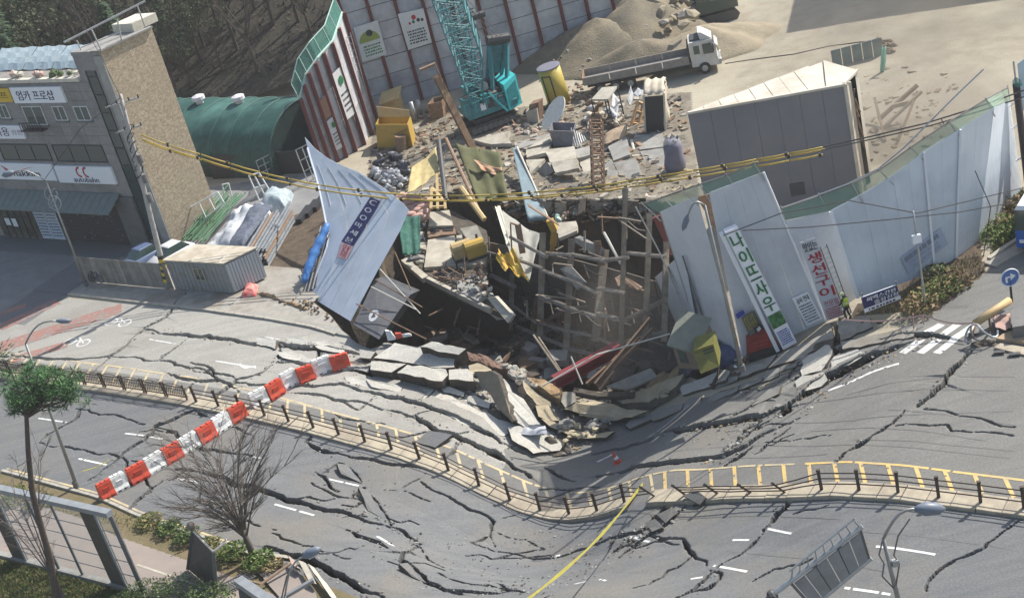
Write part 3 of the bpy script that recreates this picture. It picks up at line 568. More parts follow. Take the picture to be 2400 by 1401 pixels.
# ================================================================ YARD ON THE LEFT
M_CONT=mat('grey_container',(.24,.26,.27),.6,(.2,.215,.22),1.5,c3=(.19,.175,.16),scale3=1)
c0=P(550,692); c1=P(392,681); c2=P(625,655); f_=(c1-c0); e_=(c2-c0); e_[2]=f_[2]=0; c0[2]=.14; HCn=U(548,612,c0)[2]-.14
f_*= .86
ct=thing('steel_container','grey steel container with sandy roof by the sidewalk','container',c0)
m=MB(); m.prism([c0+[0,0,HCn],c0+e_+[0,0,HCn],c0+e_+f_+[0,0,HCn],c0+f_+[0,0,HCn]],(0,0,-HCn+.05)); bdy=m.part('body',M_CONT,ct)
m=MB(); z=HCn
cc=lambda a,b,zz:c0+f_*a+e_*b+np.array([0,0,zz])
m.hexa([cc(-.02,-.03,z+.005),cc(-.02,1.03,z+.005),cc(1.02,1.03,z+.005),cc(1.02,-.03,z+.005)],[cc(-.02,-.03,z+.1),cc(-.02,1.03,z+.1),cc(1.02,1.03,z+.1),cc(1.02,-.03,z+.1)]); m.part('roof',mat('sandy_roof',(.42,.38,.3),.9,(.34,.29,.22),1.3,c3=(.5,.46,.38),scale3=.8),ct)
for i in range(11):
    m=MB(); a=(i+.35)/11; en=e_/np.linalg.norm(e_); fn=f_/np.linalg.norm(f_); m.box(c0+e_*(a+.03)-fn*.05+np.array([0,0,HCn/2]),en*.1,fn*.06,(0,0,HCn/2-.12)); m.part('wall_rib',mat('pale_container',(.38,.41,.43),.5),ct)
for i in range(14):
    m=MB(); a=(i+.5)/14; m.box(c0+f_*a-en*.02+np.array([0,0,HCn/2]),fn*.1,en*.03,(0,0,HCn/2-.12)); m.part('front_rib',M_CONT,ct)
m=MB(); w0=c0+f_*.45-en*.06; m.box(w0+np.array([0,0,HCn*.62]),fn*.45,en*.05,(0,0,.5)); wn=m.part('window',M_GLASS,ct)
m=MB()
for a,b,c,d in((-.5,-.5,.5,-.5),(-.5,.5,.5,.5),(-.5,-.5,-.5,.5),(.5,-.5,.5,.5),(0,-.5,0,.5)): m.beam(w0-en*.06+fn*a*.95+np.array([0,0,HCn*.62+b]),w0-en*.06+fn*c*.95+np.array([0,0,HCn*.62+d]),.07,.07)
m.part('frame',mat('tan_frame',(.32,.28,.22),.6),wn)
fz=thing('sheet_metal_fence','grey sheet metal fence between lamp post and steel container','fence',(*P(200,668)[:2],.14))
fa=P(196,662); fb=c0+f_*1.02; fa[2]=fb[2]=.14; nfp=22
for i in range(nfp):
    a=lerp(fa,fb,i/nfp); b=lerp(fa,fb,(i+.97)/nfp); d=(b-a)/np.linalg.norm(b-a); nn=np.array([-d[1],d[0],0]); m=MB(); h=2.25+random.uniform(-.03,.03)
    m.grid([[lerp(a,b,j/8)+nn*(.05*(j%2)+random.uniform(-.01,.01))+np.array([0,0,zz]) for j in range(9)] for zz in(0.02,h)],th=tuple(nn*-.02)); m.part('panel',[mat('fence_sheet',(.25,.25,.235),.65,(.2,.195,.18),1.5,c3=(.16,.145,.12),scale3=.8),mat('fence_sheet_b',(.3,.3,.28),.65,(.22,.21,.19),1.5)][i%3==1],fz)
m=MB(); m.beam(fa+[0,.08,1.6],fb+[0,.08,1.6],.06,.06); m.part('rail',M_GALV,fz)
# utility pole with hazard band
M_CONC=mat('pole_concrete',(.38,.37,.35),.8,(.3,.29,.28),3); M_HY=mat('hazard_yellow',(.6,.42,.03),.6)
def pole(name,label,px0,px1,r0,r1,z0=.14,cat='pole',mt=None):
    b=G(*px0) if z0 is None else P(*px0,z0); t=U(*px1,b); r=thing(name,label,cat,b); m=MB(); m.tube([lerp(b,t,i/6) for i in range(7)],[r0+(r1-r0)*i/6 for i in range(7)],10); m.part('shaft',mt or M_CONC,r,True); return r,b,t
up,b,t=pole('utility_pole','concrete utility pole with yellow black hazard band by the container','395,672'.split(',') and (395,676),(282,222),.24,.13)
m=MB(); 
for i in range(8):
    z0=.6+i*.28; f=lambda z: lerp(b,t,z/(t[2]-b[2])); m.tube([f(z0),f(z0+.27)],[.255,.252],10,mi=i%2)
m.part('hazard_band',[M_HY,M_BLK],up)
for zz,l in((.96,1.3),(.83,1.0)):
    q=lerp(b,t,zz); m=MB(); m.beam(q-np.array([l,0,0]),q+np.array([l,.2,0]),.1,.1); ca=m.part('crossarm',M_GALV,up)
    for k in(-.9,-.3,.4,.95): m=MB(); m.tube([q+np.array([k*l,0,.05]),q+np.array([k*l,0,.3])],[.07,.04],8); m.part('insulator',M_BLK,ca)
q=lerp(b,t,.62)
for k in range(3):
    m=MB(); c=lerp(b,t,.48+.1*k)+np.array([.3,-.1,0]); m.tube([c+[0,0,-.35],c+[0,0,.35]],[.2,.2],9); m.part('cable_box',M_STONE2,up)
for k in range(6):
    m=MB(); c=lerp(b,t,.62+.04*k); m.tube([c+np.array([.35*math.sin(a*1.3+k),.2*math.cos(a),.5*math.cos(a*.9+k)]) for a in np.linspace(0,6,14)],.035,5); m.part('loose_cable',M_BLK,up)
# street lamps
def street_lamp(label,pxb,pxt,pxh,zb=None,r=.1,head=(.9,.28),group='street lamps',hd=0):
    b=G(*pxb) if zb is None else P(*pxb,zb); t=U(*pxt,b); h=U(*pxh,b+np.array([0,hd,0])); l=thing('street_lamp',label,'street lamp',b,group)
    m=MB(); m.tube([b,lerp(b,t,.5),t],[r,r*.8,r*.55],9); m.part('pole',mat('lamp_steel',(.3,.3,.29),.45,(.24,.24,.23),3,metal=.4),l,True)
    m=MB(); c=[lerp(t,h,f)+np.array([0,0,.5*math.sin(f*math.pi)]) for f in np.linspace(0,1,7)]; m.tube(c,r*.45,7); m.part('arm',MATS['lamp_steel'],l,True)
    m=MB(); d=(h-c[-2]); d/=np.linalg.norm(d); m.tube([h-d*head[0]*.15,h,h+d*head[0]*.25,h+d*head[0]*.75,h+d*head[0]],[head[1]*.25,head[1]*.6,head[1],head[1]*.85,head[1]*.2],10); q=m.part('lamp_head',mat('lamp_grey',(.13,.155,.195),.45),l,True)
    m=MB(); m.box(h+d*head[0]*.5-np.array([0,0,head[1]*.8]),d*head[0]*.3,np.cross(d,[0,0,1])*head[1]*.5,(0,0,.03)); m.part('lens',mat('lamp_lens',(.6,.62,.62),.2),q)
    m=MB(); m.cyl(b,b+np.array([0,0,.4]),r*1.6,r*1.5,10); m.part('base',M_STONE2,l); return l,b,t
l1,b1,t1=street_lamp('lamp post with pale drooping head before the shop signs',(203,670),(108,425),(30,404),.14)
for i in range(4):
    m=MB(); q=lerp(b1,t1,.82+.03*i); m.tube([q+np.array([.5*math.sin(a+i),0,.6*math.cos(a)-.2]) for a in np.linspace(0,4,9)],.03,5); m.part('loose_cable',M_GALV,l1)
# bicycle by the fence
def wheel(m,c,r,ax,t=.03,n=18):
    ax=np.array(ax,float); ax/=np.linalg.norm(ax); a=np.cross(ax,[0,0,1]); a/=np.linalg.norm(a); m.tube([c+r*(a*math.cos(k*2*math.pi/n)+np.array([0,0,1])*math.sin(k*2*math.pi/n)) for k in range(n+1)],t,5,cap=False)
    for k in range(6): m.tube([c,c+r*(a*math.cos(k*math.pi/3)+np.array([0,0,1])*math.sin(k*math.pi/3))],.008,4)
bb=P(228,662,.14); by=thing('bicycle','dark bicycle leaning on the sheet fence by the lamp post','bicycle',bb); d=(fb-fa)/np.linalg.norm(fb-fa); nn=np.array([-d[1],d[0],0])
for k in(-.55,.55): m=MB(); wheel(m,bb+d*k+np.array([0,0,.36]),.34,nn); m.part('wheel',M_BLK,by)
m=MB(); B_=lambda a,z: bb+d*a+np.array([0,0,z])
for a,b in(((-.55,.36),(-.2,.9)),((-.2,.9),(.4,.85)),((-.2,.9),(-.05,.33)),((-.05,.33),(.4,.85)),((-.55,.36),(-.05,.33)),((.55,.36),(.38,1.0))): m.tube([B_(*a),B_(*b)],.025,6)
m.part('frame',M_NAVY,by); m=MB(); m.box(B_(-.22,.98),d*.13,nn*.07,(0,0,.04)); m.part('saddle',M_BLK,by); m=MB(); m.tube([B_(.36,1.0)-nn*.28,B_(.4,1.05),B_(.36,1.0)+nn*.28],.02,6); m.part('handlebar',M_BLK,by)
# parked cars behind the fence
def car(label,p,ang,col,lp=4.3,group='cars parked behind the sheet fence'):
    c=thing('parked_car',label,'car',p,group); X=np.array([math.cos(ang),math.sin(ang),0]); Yv=np.array([-X[1],X[0],0]); Z=np.array([0,0,1.]); p=np.array(p,float)
    def sec(x,w,z): return [p+X*x-Yv*w+Z*z,p+X*x+Yv*w+Z*z]
    pr=[(-2.1,.45,.78),(-2.0,.75,.85),(-1.2,.88,.87),(1.0,.9,.88),(1.95,.72,.85),(2.1,.45,.78)]
    m=MB(); low=[(x,.28,w) for x,z,w in pr]
    rows=[]
    for x,z,w in pr: rows.append([p+X*x-Yv*w+Z*.28,p+X*x-Yv*w+Z*(z-.1),p+X*x-Yv*(w-.12)+Z*z,p+X*x+Yv*(w-.12)+Z*z,p+X*x+Yv*w+Z*(z-.1),p+X*x+Yv*w+Z*.28])
    m.grid(rows); m.quad(*rows[0]); m.quad(*rows[-1][::-1]); bod=m.part('body',col,c,True)
    m=MB(); m.hexa([*sec(-1.6,.78,.84),*sec(1.05,.78,.86)[::-1]],[*sec(-1.0,.62,1.42),*sec(.3,.62,1.44)[::-1]]); g=m.part('window',M_GLASS,bod)
    m=MB(); m.hexa([*sec(-1.02,.63,1.42),*sec(.32,.63,1.44)[::-1]],[*sec(-.9,.58,1.48),*sec(.2,.58,1.49)[::-1]]); m.part('roof',col,c)
    for x in(-1.3,1.3):
        for y in(-.8,.8): m=MB(); m.cyl(p+X*x+Yv*(y-.1)+Z*.32,p+X*x+Yv*(y+.1)+Z*.32,.32,n=14); w=m.part('wheel',M_BLK,c); m=MB(); m.cyl(p+X*x+Yv*(y-.11)+Z*.32,p+X*x+Yv*(y+.11)+Z*.32,.18,n=10); m.part('rim',M_GALV,w)
    for y in(-.6,.6): m=MB(); m.box(p+X*2.02+Yv*y+Z*.66,X*.06,Yv*.15,Z*.07); m.part('headlight',M_SIGN,c)
    return c
ang=math.atan2(DS[1],DS[0])
car('blue grey car nose to the sheet fence behind the hazard pole',P(338,618),ang+math.pi,mat('car_blue',(.10,.14,.24),.25,spec=.8))
car('silver white car parked in shade beside the concrete pole',P(405,612),ang+math.pi,mat('car_white',(.55,.56,.58),.3,spec=.7))
# frames, tank and clutter by the side wall
def frame_at(label,tl,tr,br,bl,base,cols=2,w=.09,mt=None,rows=1):
    b=np.array(base,float); q=[U(*p,b) for p in(tl,tr,br,bl)]; t=thing('window_frame',label,'frame',(q[2]+q[3])/2,'white frames stored by the brick wall')
    for i in range(cols+1): m=MB(); m.beam(bil(q,i/cols,0),bil(q,i/cols,1),w,w); m.part('stile',mt or M_FRAME,t)
    for j in range(rows+1): m=MB(); m.beam(bil(q,0,j/rows),bil(q,1,j/rows),w,w); m.part('rail',mt or M_FRAME,t)
frame_at('tall white double frame leaning behind the tarp heap',(583,412),(607,405),(640,460),(608,470),P(620,478),2,rows=2)
frame_at('long white frame against the foot of the brick wall',(422,500),(510,450),(525,475),(440,545),P(470,545),4)
frame_at('narrow white frame standing next to the hazard pole',(385,488),(403,478),(432,540),(412,550),P(420,556),2)
frame_at('small rounded white frame near the green pipes',(521,433),(536,430),(545,470),(528,472),P(535,482),1)
m=MB(); q=P(400,556); m.cyl(q,q+np.array([0,0,1.5]),.75,.7,16); m.tube([q+[0,0,1.5],q+[0,0,1.75]],[.7,.25],16); m.top('water_tank',mat('white_plastic',(.62,.62,.6),.5),'white plastic water tank beside the brick wall','tank',smooth=False)
for i,(x,y) in enumerate(((318,560),(325,548))):
    q=P(x,y); a=thing('air_conditioner',['pale air conditioner unit on the ground by the dark pier','upper air conditioner unit against the dark pier'][i],'air conditioner',q,'air conditioners by the dark pier'); m=MB(); m.box(q+[0,0,.5],(*(DF*.5),0),(*(DS*.25),0),(0,0,.45)); m.part('case',M_CREAM,a); m=MB(); m.tube([q+[*(NF*.27),.5],q+[*(NF*.30),.5]],[.33,.33],14); m.part('fan_grille',M_STONE2,a)
# green pipes
M_GP=mat('green_pipe',(.04,.12,.06),.5,(.07,.17,.085),4)
ga,gb=P(432,585),P(520,500); gd=(gb-ga); gn=np.array([-gd[1],gd[0],0])/np.linalg.norm(gd)
for i in range(17):
    o=gn*(-(i%7)*.33+random.uniform(-.1,.1)-.1); z=.35+.17*(i//7)+random.uniform(0,.5); k=random.uniform(-.08,.1)
    m=MB(); m.tube([ga+gd*k+o+[0,0,z],gb+gd*(k+random.uniform(-.05,.3))+o*1.0+[0,0,z+random.uniform(.2,.9)]],.055,7)
    m.top('green_pipe',M_GP,'green steel pipe in the bundle behind the container','pipe','green pipes stacked behind the container')
# tarpaulin heap
def heap(name,label,cat,pts,H,mt,seed,n=26,rough=.35,ps=1.6):
    c=[np.array(p) for p in pts]; rows=[]
    for j in range(n+1):
        r=[]
        for i in range(n+1):
            u,v=i/n,j/n; p=bil(c,u,v); e=min(u,1-u,v,1-v)*2; h=H*min(1,e*1.9)**.6*(.65+rough*2*float(noise2(p[0],p[1],ps,seed))+rough*1.2*float(noise2(p[0],p[1],.55,seed+1))); r.append((p[0],p[1],p[2]+max(.03,h) if e>0 else p[2]-.05))
        rows.append(r)
    m=MB(); m.grid(rows); return m.top(name,mt,label,cat,smooth=True)
M_TARP=mat('white_tarp',(.6,.6,.6),.5,(.42,.45,.5),1.2); M_NET=mat('dark_netting',(.05,.06,.09),.8,(.11,.13,.17),3)
heap('tarp_heap','white tarpaulin heaped over stock behind the container roof','tarpaulin',[P(575,490),P(650,468),P(610,595),P(475,590)],1.9,M_TARP,11)
heap('net_heap','dark netting bundle across the white tarpaulin heap','netting',[P(600,475,1.4),P(640,480,1.4),P(570,575,1.3),P(535,575,1.3)],.8,M_NET,12,18)
heap('tarp_heap','glossy grey tarpaulin bundle at the back of the stock yard','tarpaulin',[P(630,455),P(690,455),P(675,500),P(610,505)],1.7,mat('grey_tarp',(.25,.32,.34),.4,(.4,.45,.48),2),13,18)
# steel stock
M_STK=mat('steel_stock',(.2,.22,.24),.5,(.32,.33,.34),2,metal=.3); sa,sb=P(625,622),P(690,512); sd=sb-sa; sn=np.array([-sd[1],sd[0],0])/np.linalg.norm(sd)
for i in range(24):
    o=sn*((i%6)*.34-.2); z=.15+.34*(i//6); k=random.uniform(-.1,.08); m=MB(); m.ibeam(sa+sd*k+o+[0,0,z],sb+sd*(k+random.uniform(-.15,.05))+o+[0,0,z+.05],.2,.26); m.top('steel_channel',[M_STK,mat('rusty_stock',(.2,.13,.09),.8,(.28,.2,.14),3)][i%5==2],'steel channel in the dark stock stack beside the container end','steel','steel channels stacked behind the container')
for i in range(3): m=MB(); q=P(700+18*i,520-14*i,.2); m.beam(q,q+np.array([.9,2.4,.1]),.5,.45); m.top('dark_crate',M_BLK,['dark crate at the rear of the concrete yard, nearest the steel stack','dark crate in the middle of three by the fallen hoarding','dark crate nearest the fallen hoarding top'][i],'crate')
# red cloth by the container corner
heap('red_cloth','crumpled red cloth by the container corner','cloth',[P(575,672,.15),P(605,668,.15),P(600,692,.15),P(565,697,.15)],.55,mat('red_cloth',(.5,.06,.05),.7,(.6,.3,.26),3),15,12)
# arched green shed
M_GRN=mat('green_sheet',(.02,.085,.07),.6,(.015,.05,.045),.9,c3=(.07,.17,.145),scale3=.22,stretch=(0,(.25,2,2)))
R0,R1=P(330,243,5.2),P(690,240,5.2); RW=5.0; ax=(R1-R0)/np.linalg.norm(R1-R0); sd_=np.array([ax[1],-ax[0],0])
gsd=thing('arched_shed','green arched tarpaulin shed behind the beige brick wall','shed',((R0+R1)/2*[1,1,0]))
def arch(o,f): a=math.pi*f; return o*[1,1,0]+sd_*RW*math.cos(a)+np.array([0,0,1.2+4.0*math.sin(a)])
m=MB(); m.grid([[arch(lerp(R0,R1,i/24),j/20) for j in range(21)] for i in range(25)]); m.part('cover',M_GRN,gsd,True)
m=MB(); m.quad(*[arch(R1+ax*-.05,j/20) for j in range(21)]); m.grid([[R1*[1,1,0]+sd_*RW+[0,0,1.2],R1*[1,1,0]-sd_*RW+[0,0,1.2]],[R1*[1,1,0]+sd_*RW,R1*[1,1,0]-sd_*RW]]); m.grid([[R0*[1,1,0]+sd_*RW+[0,0,1.2],R1*[1,1,0]+sd_*RW+[0,0,1.2]],[R0*[1,1,0]+sd_*RW,R1*[1,1,0]+sd_*RW]]); m.part('end_wall',mat('dark_green_wall',(.03,.06,.055),.7,(.02,.035,.035),1),gsd)
for i in range(9): m=MB(); o=lerp(R0,R1,i/8); m.tube([arch(o,j/20)+[0,0,.03] for j in range(21)],.05,5); m.part('hoop',mat('dark_hoop',(.03,.1,.085),.6),gsd)
for x,y in((467,236),(560,236)):
    q=PL(x,y,(R0+R1)/2,(*sd_[:2],0)); m=MB(); m.tube([q+[0,0,-.5],q+[0,0,.1],q+[0,0,.12],q+[0,0,.45],q+[0,0,.6]],[.35,.35,.62,.6,.2],14); m.part('roof_vent',mat('white_vent',(.6,.58,.62),.5),gsd)
# low dark wall and racks between shed and hoarding
m=MB(); a,b=P(500,420),P(745,405); m.hexa([a,b,b+[0,.3,0],a+[0,.3,0]],[a+[0,0,2.2],b+[0,0,2.2],b+[0,.3,2.2],a+[0,.3,2.2]]); m.top('yard_wall',M_BLK,'dark wall at the back of the yard before the green shed','wall')
def rack(label,base,px):
    t=thing('steel_rack',label,'rack',base,'steel racks by the fallen hoarding'); q=[U(*p,base) for p in px]
    for i in range(3): m=MB(); m.beam(bil(q,i/2,0),bil(q,i/2,1),.07,.07); m.part('post',M_GALV,t)
    for j in range(4): m=MB(); m.beam(bil(q,0,j/3),bil(q,1,j/3),.06,.06); m.part('shelf_rail',M_GALV,t)
rack('pale steel rack standing against the bent hoarding','' or P(735,425),[(693,352),(722,338),(748,410),(722,428)])
rack('low steel rack in the shade before the green shed',P(640,420),[(600,378),(632,362),(645,405),(615,420)])
# ================================================================ FOREST HILL
hx=np.linspace(-190,40,70); hy=np.linspace(150,330,56); HX,HY=np.meshgrid(hx,hy)
def hill_z(x,y): 
    b=153-.28*(x+40); d=np.maximum(0,y-b); return np.minimum(d*.42,46)+1.5*noise2(x,y,14,41)*np.clip(d/10,0,1)+.02
m=MB(); m.grid(np.stack([HX,HY,hill_z(HX,HY)],2)); m.top('hill',mat('leaf_litter',(.05,.042,.03),.95,(.03,.027,.02),.6,bump=.8,bscale=3),kind='structure',smooth=True)
M_BARK=mat('bark',(.09,.075,.06),.9,(.06,.05,.042),4); M_TWIG=mat('twigs',(.13,.1,.08),.9,(.085,.07,.06),2); M_LEAF=mat('dull_leaves',(.05,.075,.035),.85,(.08,.085,.04),1.5); M_PINE=mat('pine_needles',(.03,.06,.03),.8,(.05,.085,.04),2.5)
def branch_tree(seed,H,spread,n1,n2,n3,trunk=.14,leaf=None,nleaf=0):
    rr=random.Random(seed); tr=MB(); cr=MB(); lf=MB()
    tr.tube([(0,0,-.3),(.05,0,H*.2),(.1*rr.uniform(-1,1),.1,H*.36)],[trunk*1.25,trunk,trunk*.85],7)
    for i in range(n1):
        a=2*math.pi*i/n1+rr.uniform(-.4,.4); z0=H*rr.uniform(.25,.42); e=np.array([math.cos(a)*spread*rr.uniform(.35,.8),math.sin(a)*spread*rr.uniform(.35,.8),H*rr.uniform(.75,1.0)]); s=np.array([0,0,z0]); md=lerp(s,e,.45)+np.array([math.cos(a),math.sin(a),0])*spread*.12
        tr.tube([s,md,e],[trunk*.55,trunk*.3,trunk*.1],5)
        for j in range(n2):
            f=rr.uniform(.25,1); p=lerp(s,md,f*2) if f<.5 else lerp(md,e,f*2-1); a2=a+rr.uniform(-1.3,1.3); q=p+np.array([math.cos(a2)*spread*.38,math.sin(a2)*spread*.38,H*rr.uniform(.08,.24)])*rr.uniform(.5,1)
            cr.tube([p,q],[trunk*.16,trunk*.06],3,cap=False)
            for k in range(n3):
                p2=lerp(p,q,rr.uniform(.3,1)); q2=p2+np.array([rr.uniform(-1,1)*spread*.17,rr.uniform(-1,1)*spread*.17,H*rr.uniform(.02,.12)]); d=np.array([rr.uniform(-1,1),rr.uniform(-1,1),0])*trunk*.1
                cr.quad(p2-d,p2+d,q2)
                if leaf:
                    for _ in range(nleaf): c=q2+np.array([rr.gauss(0,.3),rr.gauss(0,.3),rr.gauss(0,.25)]); u,v=[np.array([rr.uniform(-1,1) for _ in'xyz'])*leaf for _ in'ab']; lf.quad(c-u,c+v,c+u)
    return tr,cr,lf
def conifer(seed,H,R):
    rr=random.Random(seed); tr=MB(); lf=MB(); tr.tube([(0,0,-.3),(0,0,H*.95)],[.2,.04],6)
    for i in range(900):
        z=rr.random()**.8; r=R*(1-z)**.8*rr.uniform(.4,1)+.1; a=rr.uniform(0,6.28); c=np.array([r*math.cos(a),r*math.sin(a),H*(.18+.82*z)-r*.25]); o=np.array([math.cos(a),math.sin(a),-.3])*rr.uniform(.3,.6); w=np.array([-math.sin(a),math.cos(a),.2])*rr.uniform(.12,.25); lf.quad(c-w,c+w,c+o)
    return tr,lf
FT=[]
def proto(trm,crm,names,cm,lab):
    ms=[trm.mesh('trunk',M_BARK),]+[c.mesh(nm,mt) for c,nm,mt in zip(crm,names,cm)]; return ms,['trunk']+names,lab
protos=[]
for k in range(3): tr,cr,lf=branch_tree(50+k,9+k,3.6,8,9,7); protos.append(proto(tr,[cr],['crown'],[M_TWIG],'bare grey brown tree on the shaded wooded hillside'))
for k in range(2): tr,cr,lf=branch_tree(60+k,8+k,3.4,8,7,5,leaf=.2,nleaf=3); protos.append(proto(tr,[cr,lf],['branches','crown'],[M_TWIG,M_LEAF],'dull green leafing tree on the shaded hillside'))
for k in range(2): tr,lf=conifer(70+k,11+k,2.6); protos.append(proto(tr,[lf],['crown'],[M_PINE],'dark green conifer on the shaded hillside above the shop roof'))
def plant(pr,x,y,z,sc,rot,name='forest_tree',group='trees on the wooded hillside',cat='tree',label=None):
    ms,nm,lab=pr; t=thing(name,label or lab,cat,(x,y,z),group); t.scale=(sc,)*3; t.rotation_euler=(0,0,rot)
    for a,b in zip(ms,nm): o=bpy.data.objects.new(b,a); COL.objects.link(o); o.parent=t
    return t
rr=random.Random(5); cnt=0
for j in range(22):
    for i in range(34):
        y=155+j*3.7+rr.uniform(-1.5,1.5); x=-118+i*3.7+rr.uniform(-1.5,1.5)
        z=float(hill_z(x,y)); 
        if y<153-.28*(x+40)+2: continue
        v=np.array([x,y,z+5])-CAM; d=v@FW; px,py=1200+FPX*(v@IX)/d,700.5+FPX*(v@IY)/d
        if not(-120<px<830 and -160<py<330): continue
        k=rr.random(); con=k<(.75 if px<130 else .08); pr=protos[5+(cnt%2)] if con else protos[cnt%3] if k<.78 else protos[3+cnt%2]
        plant(pr,x,y,z-.1,rr.uniform(.8,1.25),rr.uniform(0,6.28)); cnt+=1

def undergrowth():
    rr=random.Random(8); m=MB()
    for i in range(30000):
        x,y=rr.uniform(-110,14),rr.uniform(152,245); z=float(HZ_(x,y))
        if y<153-.28*(x+40)+.5: continue
        h=rr.uniform(.15,.8); a=rr.uniform(0,6.28); w=rr.uniform(.05,.16); c=np.array([x,y,z-.1]); d=np.array([math.cos(a)*w,math.sin(a)*w,0]); m.quad(c-d,c+d,c+np.array([rr.uniform(-.5,.5),rr.uniform(-.5,.5),h]),mi=rr.randrange(4))
    m.top('undergrowth',[mat('brush_brown',(.06,.048,.035),.95),mat('brush_grey',(.075,.068,.058),.95),mat('brush_green',(.035,.05,.025),.95),mat('brush_dark',(.03,.028,.022),.95)],'brown and grey undergrowth covering the shaded hillside',None,kind='stuff',loc=(0,0,0))
_hz=hill_z(HX,HY)
def HZ_(x,y):
    u=(x+190)/(hx[1]-hx[0]); v=(y-150)/(hy[1]-hy[0]); i=min(max(int(u),0),68); j=min(max(int(v),0),54); f,g=u-i,v-j
    return (_hz[j,i]*(1-f)+_hz[j,i+1]*f)*(1-g)+(_hz[j+1,i]*(1-f)+_hz[j+1,i+1]*f)*g
undergrowth()
# ================================================================ SITE BEHIND THE HOLE
M_PANEL=mat('white_wall_panel',(.5,.5,.51),.6,(.4,.4,.42),1.2,c3=(.33,.32,.33),scale3=.5); M_PANEL2=mat('grey_wall_panel',(.42,.43,.45),.6,(.33,.33,.36),1.1,c3=(.26,.26,.3),scale3=.5)
M_DRED=mat('dark_red_steel',(.14,.025,.025),.6,(.1,.03,.03),4); M_NETG=mat('green_net',(.10,.33,.27),.8,(.08,.26,.22),2,alpha=.5); M_GEDGE=mat('pale_green_edge',(.35,.5,.45),.6)
M_RUST=mat('rusty_steel',(.2,.12,.075),.85,(.29,.2,.13),4,bump=.2); M_BROWN=mat('brown_steel',(.16,.095,.06),.8,(.22,.15,.1),3); M_YB=mat('yellow_bin',(.5,.32,.05),.6,(.42,.28,.08),2); M_YP=mat('pale_yellow_bin',(.5,.38,.18),.6,(.42,.3,.15),2)
M_PIPEW=mat('pale_pipe',(.5,.48,.42),.6); M_TEAL=mat('teal_paint',(.02,.22,.24),.45,(.015,.15,.17),2); M_TEALL=mat('light_teal_paint',(.06,.5,.52),.4,(.05,.42,.44),2); M_TEALD=mat('teal_steel',(.03,.15,.17),.55,(.06,.24,.26),3)
M_DARK=mat('dark_machinery',(.035,.037,.04),.6,(.07,.07,.07),5); M_CSL=mat('pale_concrete',(.44,.41,.34),.85,(.35,.325,.27),1.3,bump=.3,bscale=12,c3=(.28,.25,.2),scale3=.7); M_CSG=mat('grey_concrete',(.3,.295,.27),.85,(.23,.225,.21),1.3,bump=.3,bscale=12,c3=(.19,.175,.15),scale3=.7)
# back wall of panels with dark red posts
w0=P(872,268); w1=P(1455,95); wd_=(w1-w0)/np.linalg.norm(w1-w0); wn=np.array([wd_[1],-wd_[0],0]); WL=np.linalg.norm(w1-w0); WH=15
wl=thing('panel_wall','tall retaining wall of white panels and dark red posts behind the crane','wall',w0)
NPC=10; cw=WL/NPC
for i in range(NPC+1):
    m=MB(); q=w0+wd_*cw*i; m.beam(q+wn*.12+[0,0,-.3],q+wn*.12+[0,0,WH],.3,.22,up=(0,1,0)); m.part('post',M_DRED,wl)
for i in range(NPC):
    for j in range(9):
        m=MB(); a=w0+wd_*(cw*i+.16); b=w0+wd_*(cw*(i+1)-.16); z=j*1.66; o=wn*random.uniform(-.03,.05)
        m.prism([a+o+[0,0,z+.03],b+o+[0,0,z+.03],b+o+[0,0,z+1.63],a+o+[0,0,z+1.63]],-wn*.08); m.part('panel',[M_PANEL,M_PANEL,M_PANEL2][(i*7+j*3)%3] if j>1 else M_PANEL2,wl)
m=MB(); m.prism([w0-wn*.2,w1-wn*.2,w1-wn*.2+[0,0,WH],w0-wn*.2+[0,0,WH]],-wn*.1); m.part('backing',M_BLK,wl)
def poster(label,px,off=.3,kind=0,root=None,pl=(w0,wn)):
    q=[PL(*p,pl[0]+pl[1]*off,pl[1]) for p in px]; t=thing('wall_poster',label,'poster',(q[2]+q[3])/2); m=MB(); m.prism(q,-pl[1]*.05) if (pl[1]@(CAM-q[0]))>0 else m.prism(q,pl[1]*.05); m.part('board',mat('poster_white',(.62,.63,.62),.6,(.55,.55,.54),1.5),t)
    f=lambda a,b: bil(q,a,b)+pl[1]*.012
    m=MB()
    if kind==0:
        m.add([f(.5+.42*math.cos(k*math.pi/12)*1.0,.5-.3*math.sin(k*math.pi/12)) for k in range(13)],[tuple(range(13))]); m.part('mound_picture',mat('olive_print',(.3,.33,.06),.6,(.2,.28,.08),3),t)
        m=MB(); m.add([bil(q,.55+.14*math.cos(k*math.pi/4),.27+.1*math.sin(k*math.pi/4))+pl[1]*.02 for k in range(8)],[tuple(range(8))]); m.part('dark_picture',M_BLACKPR,t)
        m=MB(); lines_on(m,f(.15,.58),f(.9,.58),f(.15,.92),4,.5,seed=2); m.part('print',M_GREENPR,t,kind='stuff')
    elif kind==1:
        for k,(a,b,r) in enumerate(((.55,.18,.09),(.7,.28,.07),(.35,.32,.05),(.85,.3,.06),(.5,.3,.06))): m=MB(); m.add([f(a+r*math.cos(j*math.pi/4),b+r*.8*math.sin(j*math.pi/4)) for j in range(8)],[tuple(range(8))]); m.part('picture',[M_REDPR,M_BLACKPR,M_REDPR,M_BLACKPR,M_GREENPR][k],t)
        m=MB(); lines_on(m,f(.15,.5),f(.9,.5),f(.15,.9),5,.5,seed=4); m.part('print',M_BLACKPR,t,kind='stuff')
    else:
        m=MB(); m.add([f(.5+.12*math.cos(k*math.pi/4),.25+.08*math.sin(k*math.pi/4)) for k in range(8)],[tuple(range(8))]); m.part('picture',M_GREENPR,t)
        m=MB(); lines_on(m,f(.15,.5),f(.9,.5),f(.15,.9),4,.4,seed=6); m.part('print',M_BLACKPR,t,kind='stuff')
